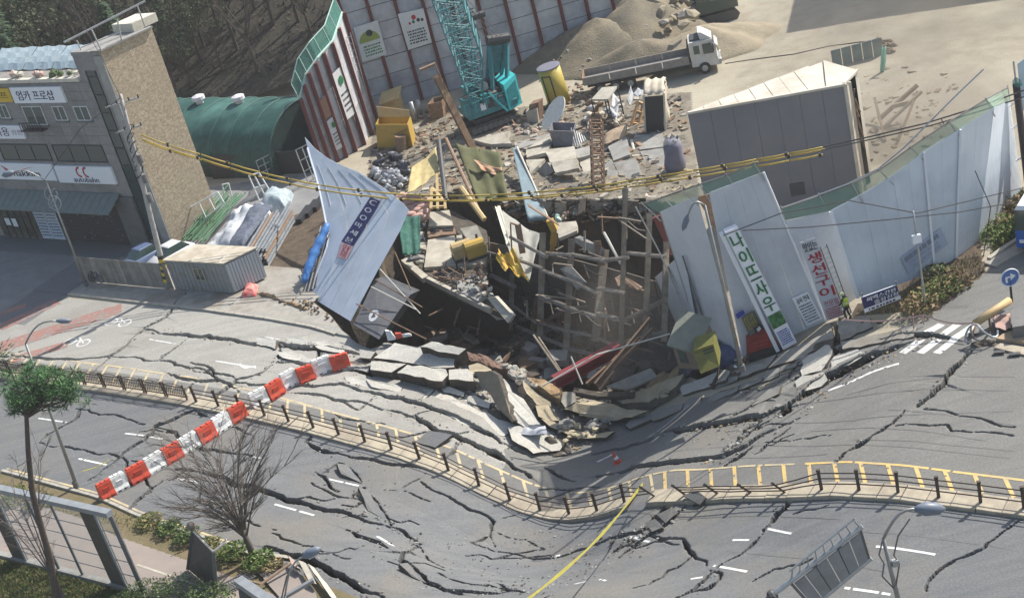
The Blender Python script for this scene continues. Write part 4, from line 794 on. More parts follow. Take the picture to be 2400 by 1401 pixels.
poster('white poster with olive green mound picture on the panel wall',[(828,66),(885,48),(907,128),(850,146)])
poster('white poster with red and black figures on the panel wall beside the crane boom',[(932,34),(992,20),(1012,100),(957,118)],kind=1)
poster('white poster half hidden behind the crane boom',[(1062,-10),(1110,-25),(1118,55),(1075,70)],kind=2)
# curved side wall
sb=[(882,292),(856,334),(820,362),(785,380),(757,394)]; st=[(802,30),(780,96),(744,136),(716,176),(702,232)]
SB=[P(*p) for p in sb]; STP=[U(*p,b) for p,b in zip(st,SB)]
cw_=thing('curved_hoarding','curved site hoarding of white sheets between dark red posts, in full sun','hoarding',SB[4])
def cwp(f,v,o=0):
    k=min(int(f*4),3); g=f*4-k; a=lerp(SB[k],SB[k+1],g); b=lerp(STP[k],STP[k+1],g); d=SB[k+1]-SB[k]; n=np.array([-d[1],d[0],0]); n/=np.linalg.norm(n); n=n if n[0]>0 else -n
    return lerp(a,b,v)+n*o
NW=7
for i in range(NW):
    for j in range(3):
        m=MB(); f0,f1=(i+.04)/NW,(i+.96)/NW; m.grid([[cwp(f0+(f1-f0)*x/6,(j+y/2*.985)/3,.03*(x%2)) for x in range(7)] for y in range(3)],th=(-.06,0,0)); m.part('sheet',[mat('sunny_sheet',(.55,.54,.55),.5,(.44,.42,.44),1.5),M_PANEL][(i+j)%2],cw_)
for i in range(NW+1):
    m=MB(); f=i/NW; m.beam(cwp(f,-.02,.2),cwp(f,1,.2),.5,.3,up=(1,0,0)); m.part('post',M_DRED,cw_)
    m=MB(); m.beam(cwp(f,1,-.05),cwp(f,1,-.05)+[-.25,-.1,1.5],.06,.06); m.part('net_post',M_GEDGE,cw_)
m=MB(); m.grid([[cwp(i/20,1,-.05)+np.array([-.25,-.1,1.5])*k/3 for i in range(21)] for k in range(4)]); m.part('net',M_NETG,cw_)
m=MB(); m.tube([cwp(i/20,1,-.05)+np.array([-.25,-.1,1.52]) for i in range(21)],.05,5); m.tube([cwp(i/20,1.0,0) for i in range(21)],.12,5); m.part('edge_rail',M_GEDGE,cw_)
def on_curve(label,f0,f1,v0,v1,mt,pr=True):
    t=thing('wall_notice',label,'poster',cwp(f0,v0,.36)); q=[cwp(f0,v1,.36),cwp(f1,v1,.36),cwp(f1,v0,.36),cwp(f0,v0,.36)]; m=MB(); m.prism(q,(-.05,.02,0)); m.part('board',mt,t)
    if pr: m=MB(); lines_on(m,bil(q,.15,.45),bil(q,.85,.45),bil(q,.15,.9),4,.35,seed=8,off=.03); m.part('print',M_BLACKPR,t,kind='stuff'); m=MB(); o=np.array([.05,-.05,.01]); m.add([bil(q,.5+.2*math.cos(k),.22+.1*math.sin(k))+o for k in range(6)],[tuple(range(6))]); m.part('picture',M_GREENPR,t)
on_curve('tall white notice on the sunlit curved hoarding',.43,.27,.32,.78,MATS['poster_white'])
on_curve('white notice low on the curved hoarding under a brown one',.7,.56,.12,.45,MATS['poster_white'])
on_curve('brown notice above a white one on the curved hoarding',.7,.6,.47,.68,mat('brown_notice',(.28,.16,.11),.7),False)
m=MB(); m.prism([cwp(.99,.02,.5),cwp(.45,-.02,.5),cwp(.45,-.02,1.6)+[0,-.4,-.2],cwp(.99,.02,1.8)],(0,0,-.1)); m.top('pale_ledge',M_CREAM,'pale concrete ledge at the foot of the curved hoarding','ledge')
ld=thing('site_ladder','thin pale ladder up the inside corner of the curved hoarding','ladder',SB[0]+[1,-2,0]); la,lb=PL(873,300,SB[0]+[.6,-.8,0],(0,1,0)),PL(812,80,SB[0]+[.6,-.8,0],(0,1,0))
for o in(-.35,.35): m=MB(); m.tube([la+[o,0,0],lb+[o,0,0]],.05,5); m.part('rail',M_GALV,ld)
for i in range(14): m=MB(); q=lerp(la,lb,(i+.5)/14); m.tube([q-[.35,0,0],q+[.35,0,0]],.035,5); m.part('rung',M_GALV,ld)
# fallen white hoarding, its outer face
_c=[(703,262,118),(728,345,114.5),(850,402,106.5),(762,520,106),(960,490,97.3),(722,690,99.3),(822,752,94.8),(880,640,95.8)]
_ab=np.linalg.lstsq(np.array([[1,x,y] for x,y,_ in _c]),np.array([z for *_,z in _c]),rcond=None)[0]
def fh(x,y,o=0): d=ray(x,y); return CAM+d*((_ab[0]+_ab[1]*x+_ab[2]*y-o)/d[1])
M_HOARD=mat('white_hoarding',(.55,.59,.65),.45,(.49,.54,.6),.5,c3=(.42,.46,.52),scale3=.25)
FL=[(713,318),(728,372),(745,430),(764,520),(769,568),(748,628),(722,692)]; FR=[(752,372),(842,404),(908,446),(960,490),(936,545),(882,640),(822,753)]
def fhuv(u,v,o=0):
    k=min(int(v*6),5); g=v*6-k
    def cr_(A): p0,p1,p2,p3=[np.array(A[min(max(k+j,0),6)],float) for j in(-1,0,1,2)]; return .5*(2*p1+(p2-p0)*g+(2*p0-5*p1+4*p2-p3)*g*g+(3*p1-p0-3*p2+p3)*g**3)
    q=lerp(cr_(FL),lerp(FR[k],FR[k+1],g),u); return fh(*q,o)
fhd=thing('fallen_hoarding','white site hoarding bent over and hanging above the hole','hoarding',fh(770,720))
for i in range(4):
    m=MB(); m.grid([[fhuv((i+.01)/4+x/4*.98/4,.02+v/20*.98) for x in range(5)] for v in range(21)],th=(0,.05,0)); m.part('sheet',M_HOARD,fhd)
m=MB(); m.tube([fhuv(0.0,.82+.0*i,.03)for i in(0,1)]+[fhuv(u/8,.84,.04) for u in range(1,9)],.03,5); m.part('seam',M_STONE2,fhd)
m=MB(); m.tube([fhuv(.0,v/20,-.05) for v in range(2,21)],.1,6); m.part('edge',M_HOARD,fhd)
for i in range(5): m=MB(); m.tube([fhuv(.2*i+.1,.2+v/12*.25,.03) for v in range(12)],.02,4); m.part('crease_bar',M_GALV,fhd)
def fstrip(px): return [fh(*p,.12) for p in px]
bn=thing('vertical_banner','navy banner with white letters on the bent white hoarding','banner',fh(800,600,.1)); q=fstrip([(868,462),(892,472),(826,578),(800,566)]); m=MB(); m.prism(q,(0,.04,0)); m.part('cloth',mat('navy_cloth',(.015,.018,.10),.6),bn)
for i,ch in enumerate('COO마세분'): m=MB(); f=lambda a,b: bil(q,a,b); text_on(m,ch,f(.2,i/6+.03),f(.8,i/6+.03),f(.2,i/6+.13),off=.03,bold=.02); m.part('lettering',M_SIGN,bn)
q=fstrip([(802,566),(828,578),(812,608),(790,602)]); m=MB(); m.prism(q,(0,.04,0)); s=m.part('end_cloth',mat('pink_cloth',(.5,.3,.3),.6),bn); m=MB(); text_on(m,'안\n의',bil(q,.2,.1),bil(q,.8,.1),bil(q,.2,.9),off=.03,spacing=.9); m.part('lettering',M_REDPR,s)
# crawler crane
cr=thing('crawler_crane','teal lattice boom crawler crane standing by the panel wall','crane',P(1150,295)); cb=P(1150,292)
X=np.array([.97,.24,0]); Yv=np.array([-.24,.97,0]); Z=np.array([0,0,1.])
def cp(x,y,z): return cb+X*x+Yv*y+Z*z
for y in(-1.3,1.5):
    m=MB(); pr=[(-2.3,.45),(-2.0,.9),(2.0,.9),(2.4,.45),(2.0,.05),(-2.0,.05)]; m.hexa([cp(a,y-.4,b) for a,b in pr],[cp(a,y+.4,b) for a,b in pr]); tk=m.part('track',M_DARK,cr)
    for i in range(9): m=MB(); q=cp(-2+.5*i,y-.43,.45); m.tube([q,q-Yv*.06],[.28,.25],9); m.part('road_wheel',M_STONE2,tk)
    for i in range(20): m=MB(); m.box(cp(-2.1+.22*i,y,.93),X*.07,Yv*.42,Z*.03); m.part('track_pad',M_BLK,tk)
m=MB(); m.box(cp(0,0,1.05),X*1.6,Yv*1.3,Z*.2); m.cyl(cp(0,0,1.2),cp(0,0,1.5),1,n=18); m.part('turntable',M_DARK,cr)
m=MB(); m.box(cp(.2,0,1.75),X*2.3,Yv*1.5,Z*.25); m.part('deck',M_TEALD,cr)
m=MB(); q=[cp(1.55,-1.7,1.2),cp(3.05,-.9,1.2),cp(3.05,-.9,3.9),cp(1.55,-1.7,3.6)]; m.hexa([q[0],q[1],q[1]+Yv*2.6,q[0]+Yv*2.6],[q[3],q[2],q[2]+Yv*2.6,q[3]+Yv*2.6]); m.part('counterweight',M_TEALL,cr)
m=MB(); m.prism([bil([q[3],q[2],q[1],q[0]],a,b)-Yv*.04 for a,b in((.12,.22),(.88,.14),(.88,.82),(.12,.9))],Yv*.05); m.part('counterweight_panel',M_TEAL,cr)
for a,b,c_,d_,e,f,mt in((-1.6,-1.0,2.7,.7,.6,.75,M_TEALD),(-.2,-1.1,2.5,.5,.4,.5,M_DARK),(.6,-1.0,2.6,.35,.35,.55,M_STONE2),(.2,.6,2.8,1.1,.6,.8,M_TEALD),(1.1,-.9,2.4,.3,.4,.35,M_GALV),(-.7,-1.3,2.3,.3,.25,.3,M_SIGN)): m=MB(); m.box(cp(a,b,c_),X*d_,Yv*e,Z*f); m.part('engine_housing',mt,cr)
m=MB(); m.hexa([cp(-2.3,-1.5,2),cp(-1.1,-1.5,2),cp(-1.1,-.5,2),cp(-2.3,-.5,2)],[cp(-2.1,-1.45,3.5),cp(-1.1,-1.45,3.6),cp(-1.1,-.55,3.6),cp(-2.1,-.55,3.5)]); cabn=m.part('cab',M_DARK,cr); m=MB(); m.prism([cp(-2.1,-1.53,2.6),cp(-1.2,-1.53,2.6),cp(-1.2,-1.5,3.4),cp(-2.0,-1.5,3.4)],Yv*.05); m.part('cab_glass',M_GLASS,cabn)
for a,b,c_,d_,e,f,mt in((-.9,.9,2.9,.5,.5,.9,M_TEALD),(1.0,.5,3.1,.45,.5,.8,M_DARK),(-.3,-1.3,2.9,.3,.25,.4,M_TEAL),(.9,-1.35,2.2,.5,.15,.35,M_TEALD),(.1,-.2,3.6,.4,.4,.3,M_GALV)): m=MB(); m.box(cp(a,b,c_),X*d_,Yv*e,Z*f); m.part('engine_housing',mt,cr)
for i in range(5): m=MB(); m.tube([cp(-2.3+1.0*i,-1.6,2.0),cp(-2.3+1.0*i,-1.6,3.0)],.03,5); m.tube([cp(-2.3+1.0*i,-1.6,3.0),cp(-1.3+1.0*min(i,3),-1.6,3.0)],.03,5); m.part('handrail',M_TEALL,cr)
for i in range(8): m=MB(); a=cp(random.uniform(-1,1.4),-1.0,random.uniform(2.3,3.4)); m.tube([a,a+X*.4-Yv*.2+Z*.3,a+X*.7-Z*.3],.04,5); m.part('hose',M_BLK,cr)
for i in range(3): m=MB(); c=cp(-.6+.9*i,-.4,2.9); m.tube([c-Yv*.5,c+Yv*.5],[.4,.4],12); m.part('winch_drum',[M_DARK,M_STONE2][i%2],cr)
def lattice(root,a,b,wa,wb,ua,va,n,r=.06,br=.035,mt=None,name='boom'):
    A=[a+ua*s*wa/2+va*t*wa/2 for s,t in((-1,-1),(1,-1),(1,1),(-1,1))]; B=[b+ua*s*wb/2+va*t*wb/2 for s,t in((-1,-1),(1,-1),(1,1),(-1,1))]
    for i in range(4): m=MB(); m.tube([A[i],B[i]],r,6); m.part(name+'_chord',mt,root)
    for k in range(n):
        for i in range(4):
            j=(i+1)%4; m=MB(); p,q=lerp(A[i],B[i],k/n),lerp(A[j],B[j],(k+1)/n); p2,q2=lerp(A[j],B[j],k/n),lerp(A[i],B[i],(k+1)/n)
            m.tube([p,q],br,4); m.tube([q2,q],br,4)
            if k%2: m.tube([p2,q2],br,4)
            m.part(name+'_lacing',mt,root)
bf=cp(-.9,-.9,2.2); bm_=U(1098,125,bf-np.array([0,2.5,0])); bt=U(1030,-60,bf-np.array([0,5,0])); 
lattice(cr,bf,bm_,.9,2.3,X,np.array([.1,.8,.5]),5,mt=M_TEALD); lattice(cr,bm_,bt,2.3,2.3,X,np.array([.1,.8,.5]),7,mt=M_TEALD)
m2f=cp(-.2,.4,2.2); lattice(cr,m2f,U(1060,20,m2f),.7,1.4,X,Yv,9,.05,.03,M_TEAL,'mast'); lattice(cr,U(1060,20,m2f),U(1025,-70,m2f),1.4,1.2,X,Yv,4,.05,.03,M_TEAL,'mast')
g0,g1=cp(.5,.9,2.2),cp(1.7,.9,2.2); gt0,gt1=U(1146,95,g0),U(1188,90,g1)
for a,b in((g0,gt0),(g1,gt1),(cp(1.9,-.9,2.4),gt1),(cp(.6,-.9,2.4),gt0)): m=MB(); m.beam(a,b,.3,.3); m.part('gantry_leg',M_TEALD,cr)
m=MB(); m.prism([lerp(g0,gt0,.4),lerp(g1,gt1,.4),lerp(g1,gt1,.95),lerp(g0,gt0,.95)],(0,.12,0)); m.part('gantry_plate',mat('teal_glass',(.03,.12,.14),.3,(.06,.2,.22),3),cr)
m=MB(); m.tube([gt0-X*.2,gt1+X*.2],[.45,.45],10); m.part('gantry_sheave',M_DARK,cr)
sv=U(1112,40,gt0-np.array([0,2,0])); m=MB(); m.tube([sv-X*1.0,sv+X*.9],[.3,.3],10); m.part('bridle_sheave',M_DARK,cr)
for o in(-.6,-.2,.2,.6): m=MB(); m.tube([(gt0+gt1)/2+X*o,sv+X*o*.8],.03,4); m.tube([sv+X*o,bt+X*o*.5],.03,4); m.part('rope',M_STONE2,cr)
m=MB(); m.beam(cp(.1,-1.7,3.4),cp(1.3,-1.9,1.3),.16,.16); m.part('strut',M_TEALL,cr)
# yellow vertical tank
yt=thing('silo_tank','upright yellow tank with dark lid beside the soil mound','tank',P(1312,243)); b=P(1312,243); t=U(1285,158,b)
m=MB(); m.cyl(b,t,1.02,1.02,24); m.part('shell',mat('tank_yellow',(.46,.36,.06),.5,(.4,.3,.07),1.2),yt,True); m=MB(); m.tube([t,t+(t-b)*.03,t+(t-b)*.04],[1.06,1.06,.8],24); m.part('lid',mat('tank_lid',(.18,.18,.22),.5),yt)
for a in(-2.5,-1.75):
    m=MB(); o=np.array([math.cos(a),math.sin(a),0])*1.05; m.beam(lerp(b,t,.08)+o,lerp(b,t,.85)+o,.1,.06); m.part('frame_bar',M_BLK,yt)
for f in(.08,.85): m=MB(); m.tube([lerp(b,t,f)+np.array([math.cos(a),math.sin(a),0])*1.05 for a in np.linspace(-2.5,-1.75,6)],.05,5); m.part('frame_bar',M_BLK,yt)
for i in range(3): m=MB(); m.tube([b+np.array([math.cos(i*2.1),math.sin(i*2.1),.3])*np.array([.9,.9,1]),b+np.array([math.cos(i*2.1)*1.1,math.sin(i*2.1)*1.1,-.1])],.09,6); m.part('leg',MATS['tank_yellow'],yt)
# yellow bins
def px_box(name,label,cat,front,dep,mt,base=None,open_top=False,group=None,z=0,lean=0):
    bl,br,tr,tl=front; b0=P(*bl,z); b1=P(*br,z); h0=U(*tl,b0); h1=U(*tr,b1); dv=np.array([*dep,0.]); t=thing(name,label,cat,b0,group)
    m=MB(); Fq=[b0,b1,h1,h0]
    if open_top:
        for a,b,c,d in((b0,b1,h1,h0),(b1,b1+dv,h1+dv,h1),(b1+dv,b0+dv,h0+dv,h1+dv),(b0+dv,b0,h0,h0+dv)): m=MB(); n_=np.cross(b-a,[0,0,1]); n_=n_/np.linalg.norm(n_)*.06; m.prism([a,b,c,d],-n_); m.part('side_plate',mt,t)
        m=MB(); m.hexa([b0,b1,b1+dv,b0+dv],[p+[0,0,.15] for p in(b0,b1,b1+dv,b0+dv)]); m.part('bottom',mt,t)
    else: m.hexa([b0,b1,b1+dv,b0+dv],[h0,h1,h1+dv,h0+dv]); m.part('body',mt,t)
    return t,(b0,b1,h1,h0,dv)
t,q=px_box('tool_bin','pale yellow steel bin with open lid in the bin corner','bin',[(905,285),(940,280),(928,232),(895,245)],(.5,1.6),M_YP); m=MB(); m.prism([q[3]+[-.3,-.35,.15],q[2]+[.3,-.35,.15],q[2]+q[4]+[.3,.1,.6],q[3]+q[4]+[-.3,.1,.6]],(0,0,-.07)); m.part('lid',M_YP,t)
t,q=px_box('skip_bin','open bright yellow skip below the pale yellow bin','skip',[(885,348),(968,345),(955,292),(880,292)],(.4,1.9),M_YB,open_top=True); m=MB(); m.tube([q[3]+[.2,-.05,-.1],lerp(q[3],q[2],.5)+[0,-.1,-.9],q[2]+[-.1,-.05,-.4]],.05,6); m.part('chain',M_RUST,t); m=MB(); m.prism([q[3]+q[4]*.95+[0,0,0],q[2]+q[4]*.95,q[2]+q[4]+[0,.3,.5],q[3]+q[4]+[0,.3,.9]],(0,.06,0)); m.part('back_flap',M_YP,t)
m=MB(); m.cyl(P(942,352),U(938,318,P(942,352)),.5,.5,14); m.top('oil_drum',M_RUST,'rusty drum with pale end beside the yellow skip','drum')
t,q=px_box('rust_bin','rusty red bin half in shade behind the long rusty beam','bin',[(1010,285),(1040,275),(1035,238),(1002,245)],(.6,1.4),M_RUST,open_top=True)
for i,(x,y,x2,y2) in enumerate(((975,285,962,240),(985,270,978,235))): m=MB(); b=P(x,y); m.cyl(b,U(x2,y2,b),.22,.2,10); m.top('gas_cylinder',M_GALV,['grey gas cylinder standing next to the yellow skip','grey gas cylinder standing next to the rusty red bin'][i],'cylinder',smooth=True)
# long rusty beam leaning out of the hole
a=P(1120,372,-.5); b=U(1022,178,a+np.array([0,3,0])); m=MB(); m.ibeam(a,b,.55,.5,.07,up=(.3,-1,.3)); m.top('steel_beam',mat('sunny_rust',(.3,.2,.11),.8,(.22,.13,.08),3),'long rusty steel beam leaning up before the crane','beam'); m=MB(); m.beam(U(984,165,b),U(1020,150,b),.35,.2); m.tube([U(1018,150,b),lerp(a,b,.7)],.04,5); m.tube([U(1018,150,b),lerp(a,b,.62)+[.3,0,0]],.04,5); m.top('beam_hook',M_RUST,'rusty crossbar and slings at the top of the long beam','sling')
# truck
tw=P(1655,172); tr_=P(1398,224); TX=(tw-tr_)/np.linalg.norm(tw-tr_); TY=np.array([-TX[1],TX[0],0])
tk=thing('flatbed_truck','long flatbed truck with white cab parked before the soil mounds','truck',tw); T_=lambda x,y,z: tw+TX*x+TY*y+Z*z
m=MB(); m.hexa([T_(-1.05,0,.75),T_(1.35,0,.55),T_(1.35,2.4,.55),T_(-1.05,2.4,.75)],[T_(-1.05,0,2.95),T_(1.0,.05,2.95),T_(1.0,2.35,2.95),T_(-1.05,2.4,2.95)]); m.hexa([T_(1.0,.05,2.2),T_(1.42,.08,2.2),T_(1.42,2.32,2.2),T_(1.0,2.35,2.2)],[T_(1.0,.05,2.5),T_(1.2,.08,2.5),T_(1.2,2.32,2.5),T_(1.0,2.35,2.5)]); cab=m.part('cab',mat('cab_white',(.55,.55,.52),.4,(.45,.44,.41),2),tk)
m=MB(); m.prism([T_(.1,-.02,1.75),T_(1.0,-.02,1.7),T_(.85,-.02,2.65),T_(.1,-.02,2.65)],TY*.03); m.prism([T_(-.7,-.02,1.85),T_(-.2,-.02,1.85),T_(-.2,-.02,2.6),T_(-.7,-.02,2.6)],TY*.03); m.part('side_window',M_GLASS,cab); m=MB(); m.prism([T_(1.4,.2,1.7),T_(1.4,2.2,1.7),T_(1.08,2.2,2.8),T_(1.08,.2,2.8)],TX*-.03); m.part('windscreen',M_GLASS,cab)
m=MB(); m.hexa([T_(-.9,.3,2.96),T_(.6,.3,2.96),T_(.6,2.1,2.96),T_(-.9,2.1,2.96)],[T_(-.85,.4,3.1),T_(0,.4,3.15),T_(0,2.0,3.15),T_(-.85,2.0,3.1)]); m.part('roof_deck',M_DARK,cab); m=MB(); m.hexa([T_(.0,.2,3.0),T_(1.0,.2,2.97),T_(1.0,2.2,2.97),T_(0,2.2,3.0)],[T_(-.1,.3,3.65),T_(.2,.3,3.6),T_(.2,2.1,3.6),T_(-.1,2.1,3.65)]); m.part('wind_deflector',MATS['cab_white'],cab)
m=MB(); m.box(T_(1.4,1.2,.8),TX*.1,TY*1.2,Z*.22); m.part('bumper',M_GALV,tk)
for y in(.2,2.2): m=MB(); m.box(T_(1.48,y,.95),TX*.05,TY*.18,Z*.1); m.part('headlight',M_SIGN,tk)
m=MB(); m.box(T_(1.0,-.3,2.3),TX*.06,TY*.15,Z*.3); m.part('mirror',M_BLK,tk)
m=MB(); m.box(T_(-5.2,.55,.85),TX*5.2,TY*.12,Z*.15); m.box(T_(-5.2,1.85,.85),TX*5.2,TY*.12,Z*.15); m.part('chassis',M_DARK,tk)
m=MB(); m.box(T_(-5.9,1.2,1.15),TX*4.75,TY*1.2,Z*.08); bed=m.part('bed_floor',mat('bed_steel',(.2,.19,.18),.6,(.27,.25,.22),2),tk)
for y,n_ in((0,1),(2.4,1)):
    for i in range(4): m=MB(); m.box(T_(-2.4-2.35*i,y,1.5),TX*1.14,TY*.04,Z*.3); m.part('side_board',mat('board_grey',(.28,.26,.235),.6,(.21,.19,.17),3),bed)
m=MB(); m.box(T_(-10.65,1.2,1.5),TX*.04,TY*1.2,Z*.3); m.part('tail_board',M_RUST,bed); m=MB(); m.box(T_(-1.2,1.2,1.9),TX*.05,TY*1.2,Z*.75); m.part('headboard',M_DARK,bed)
for x in(0,-6.6,-7.9,-9.3):
    for y in(.1,2.3): m=MB(); m.cyl(T_(x,y-.17,.5),T_(x,y+.17,.5),.52,n=16); w=m.part('wheel',M_BLK,tk); m=MB(); m.cyl(T_(x,y-.19,.5),T_(x,y+.19,.5),.27,n=12); m.part('rim',M_GALV,w)
# soil mounds and rubble
M_MND=mat('mound_soil',(.225,.188,.13),.95,(.16,.137,.098),1.2,bump=.9,bscale=6,c3=(.16,.145,.11),scale3=.35); M_MND2=mat('pale_soil',(.33,.28,.195),.95,(.26,.22,.155),1,bump=.7,bscale=6)
def mound(label,c,rx,ry,h,ang,mt,seed,p=1.25,n=44):
    ca,sa=math.cos(ang),math.sin(ang); rows=[]
    for i in range(n//2+1):
        r=i/(n//2); row=[]
        for j in range(n+1):
            a=2*math.pi*j/n; k=1+.16*math.sin(2*a+seed)+.1*math.sin(5*a+seed*2); x,y=rx*r*math.cos(a)*k,ry*r*math.sin(a)*k; wx,wy=c[0]+x*ca-y*sa,c[1]+x*sa+y*ca
            z=h*(1-r**p)+(.5*float(noise2(wx,wy,1.6,seed))+.28*float(noise2(wx,wy,.6,seed+5)))*(1-r)**.3*h*.16; row.append((wx,wy,max(z,-.1) if r<1 else -.15))
        rows.append(row)
    m=MB(); m.grid(rows[::-1]); return m.top('soil_mound',mt,label,'soil mound','soil mounds on the site',smooth=True)
pk=U(1398,50,(0,136.5)); MP=pk.copy(); mound('tallest grey brown soil mound, right behind the yellow tank',(pk[0],pk[1]),8.6,7.2,pk[2]+.35,-.12,M_MND,3,1.15)
pk=P(1640,55,2.6); mound('pale low soil mound behind the white truck cab',(pk[0],pk[1]),7,4.5,2.4,-.1,M_MND2,6)
pk=P(1525,85,2.4); mound('small brown soil mound between the tall mound and the truck cab',(pk[0]-1,pk[1]),6,4,2.4,-.1,M_MND,9)
pk=P(1500,15,4); mound('rubbly soil mound at the end of the panel wall',(pk[0],pk[1]+3),8,7,4.2,.2,M_MND,12)
M_ROCK=mat('rock_grey',(.3,.27,.23),.9,(.22,.2,.17),2,bump=.5)
def scatter(n,pxpoly,rs,name,label,cat,group,mts,seed,zf=None,sub=1,kind=None):
    rr=random.Random(seed); xs=[p[0] for p in pxpoly]; ys=[p[1] for p in pxpoly]; k=0; protos_=[]
    for s in range(5): m=MB(); m.blob((0,0,0),1,seed+s,sub,.35,(1,rr.uniform(.6,1),rr.uniform(.5,.8))); protos_.append(m)
    meshes=[[m.mesh(name,mt) for m in protos_] for mt in mts]
    while k<n:
        x,y=rr.uniform(min(xs),max(xs)),rr.uniform(min(ys),max(ys))
        if not bool(inpoly(np.array([x]),np.array([y]),pxpoly)[0]): continue
        p=P(x,y) if zf is None else zf(x,y); r=rr.uniform(*rs)*rr.uniform(.6,1); o=bpy.data.objects.new(name,meshes[k%len(mts)][rr.randrange(5)]); COL.objects.link(o); o.location=(p[0],p[1],p[2]+r*.25); o.scale=(r,)*3; o.rotation_euler=(rr.uniform(-.4,.4),rr.uniform(-.4,.4),rr.uniform(0,6)); tagged(o,label,cat,group,kind); k+=1
scatter(60,[(1460,5),(1620,0),(1640,55),(1560,75),(1480,60)],(.25,.9),'rock','grey brown rock in the rubble beyond the panel wall','rock','rocks beyond the panel wall',[M_ROCK,M_MND2],4,lambda x,y:P(x,y,random.uniform(.5,3)))
scatter(45,[(1330,190),(1400,200),(1390,240),(1300,250),(1330,210)],(.12,.4),'rubble_stone','reddish stone in the rubble between yellow tank and truck tail','stone','stones between yellow tank and truck',[mat('red_stone',(.22,.14,.11),.9),M_ROCK],8)
scatter(60,[(1225,150),(1330,60),(1440,70),(1540,150),(1400,200),(1330,150)],(.1,.3),'clod','earth clod on the tall soil mound','clod','clods on the tall soil mound',[M_MND,M_ROCK],15,lambda x,y:(lambda a,r:np.array([MP[0]+r*7.6*math.cos(a),MP[1]+r*6.3*math.sin(a),MP[2]*(1-r**1.15)-.02]))(random.uniform(3.0,6.4),random.uniform(.1,1)**.7))
# dark excavator in shade at the far edge
ex=thing('excavator','dark tracked excavator in shade at the far edge of the site','excavator',P(1680,45)); e0=P(1680,45); E_=lambda x,y,z: e0+np.array([x,y,z])
for y in(-1.2,1.2): m=MB(); pr=[(-2,.5),(-1.7,.95),(1.7,.95),(2,.5),(1.7,0),(-1.7,0)]; m.hexa([E_(a,y-.35,b) for a,b in pr],[E_(a,y+.35,b) for a,b in pr]); m.part('track',M_DARK,ex)
m=MB(); m.box(E_(0,0,1.7),(2,0,0),(0,1.3,0),(0,0,.6)); m.part('body',mat('dim_green',(.07,.09,.07),.6),ex); m=MB(); m.hexa([E_(-1.9,-1.3,2.3),E_(-.5,-1.3,2.3),E_(-.5,-.2,2.3),E_(-1.9,-.2,2.3)],[E_(-1.7,-1.25,3.4),E_(-.5,-1.25,3.4),E_(-.5,-.25,3.4),E_(-1.7,-.25,3.4)]); m.part('cab',M_GLASS,ex)
m=MB(); m.tube([E_(-1.5,.4,2),E_(-4,.3,5),E_(-6,.2,4.4)],[.4,.35,.25],8); m.part('boom',MATS['dim_green'],ex); m=MB(); m.tube([E_(-6,.2,4.4),E_(-7,.2,1.5)],[.25,.18],7); m.part('stick',MATS['dim_green'],ex); m=MB(); m.hexa([E_(-7.6,-.4,.4),E_(-6.6,-.4,.4),E_(-6.6,.7,.4),E_(-7.6,.7,.4)],[E_(-7.4,-.4,1.5),E_(-6.9,-.4,1.6),E_(-6.9,.7,1.6),E_(-7.4,.7,1.5)]); m.part('bucket',M_DARK,ex)
# grey acoustic shed
M_SHED=mat('grey_shed',(.185,.185,.2),.75,(.16,.16,.175),.35,c3=(.21,.2,.2),scale3=.15); M_RSH=mat('white_roof_sheet',(.58,.53,.45),.7,(.5,.45,.37),.8,c3=(.4,.35,.28),scale3=.35)
f0,f1,f2,f3=P(1612,266,8),P(1978,200,8),P(2010,168,8.0),P(1930,145,8.1)
sh=thing('site_shed','big grey shed with white roof on the edge of the hole','shed',(*f1[:2],0)); dn=lambda p,z=-.5: np.array([p[0],p[1],z])
m=MB()
m.prism([dn(f0),dn(f1),f1,f0],(f3-f0)*[0,.03,0]); m.part('front_wall',M_SHED,sh)
for i in range(7):
    m=MB(); a=lerp(f0,f1,i/7+.001); b=lerp(f0,f1,(i+1)/7-.001); m.prism([dn(a)-[0,.05,0],dn(b)-[0,.05,0],b-[0,.05,.05],a-[0,.05,.05]],(0,.05,0)); m.part('wall_sheet',M_SHED,sh)
m=MB(); m.quad(dn(f2),dn(f3),f3,f2); m.quad(dn(f3),dn(f0),f0,f3); m.part('back_wall',M_SHED,sh)
m=MB(); m.quad(dn(f1),lerp(dn(f1),dn(f2),.35),lerp(f1,f2,.35),f1); m.quad(lerp(dn(f1),dn(f2),.8),dn(f2),f2,lerp(f1,f2,.8)); m.part('end_wall',M_RSH,sh)
rf=[f0,f1,f2,f3]; m=MB(); R_=[[lerp(lerp(f0,f1,u/10),lerp(f0,f3,u/10) if 0 else lerp(f0,f3,u/10),v/4) if 0 else bil([f0,f3,f1,f0],0,0) for u in(0,)] for v in(0,)]
m.prism([p+[0,0,.02] for p in rf],(0,0,-.1)); rfp=m.part('roof',M_RSH,sh)
for i in range(9):
    a0,a1=lerp(f0,f1,i/9+.002),lerp(f0,f1,(i+1)/9-.002); c0_,c1_=lerp(f0,f3,i/9+.002) if i<8 else f3,lerp(f0,f3,(i+1)/9-.002)
    m=MB(); m.prism([p+[0,0,.1+.015*(i%3)] for p in (a0,a1,c1_,c0_)],(0,0,-.06)); m.part('roof_sheet',M_RSH,rfp)
m=MB(); m.prism([p+[0,0,.11] for p in (f1,f2,f3)],(0,0,-.06)); m.part('roof_sheet',M_RSH,rfp)
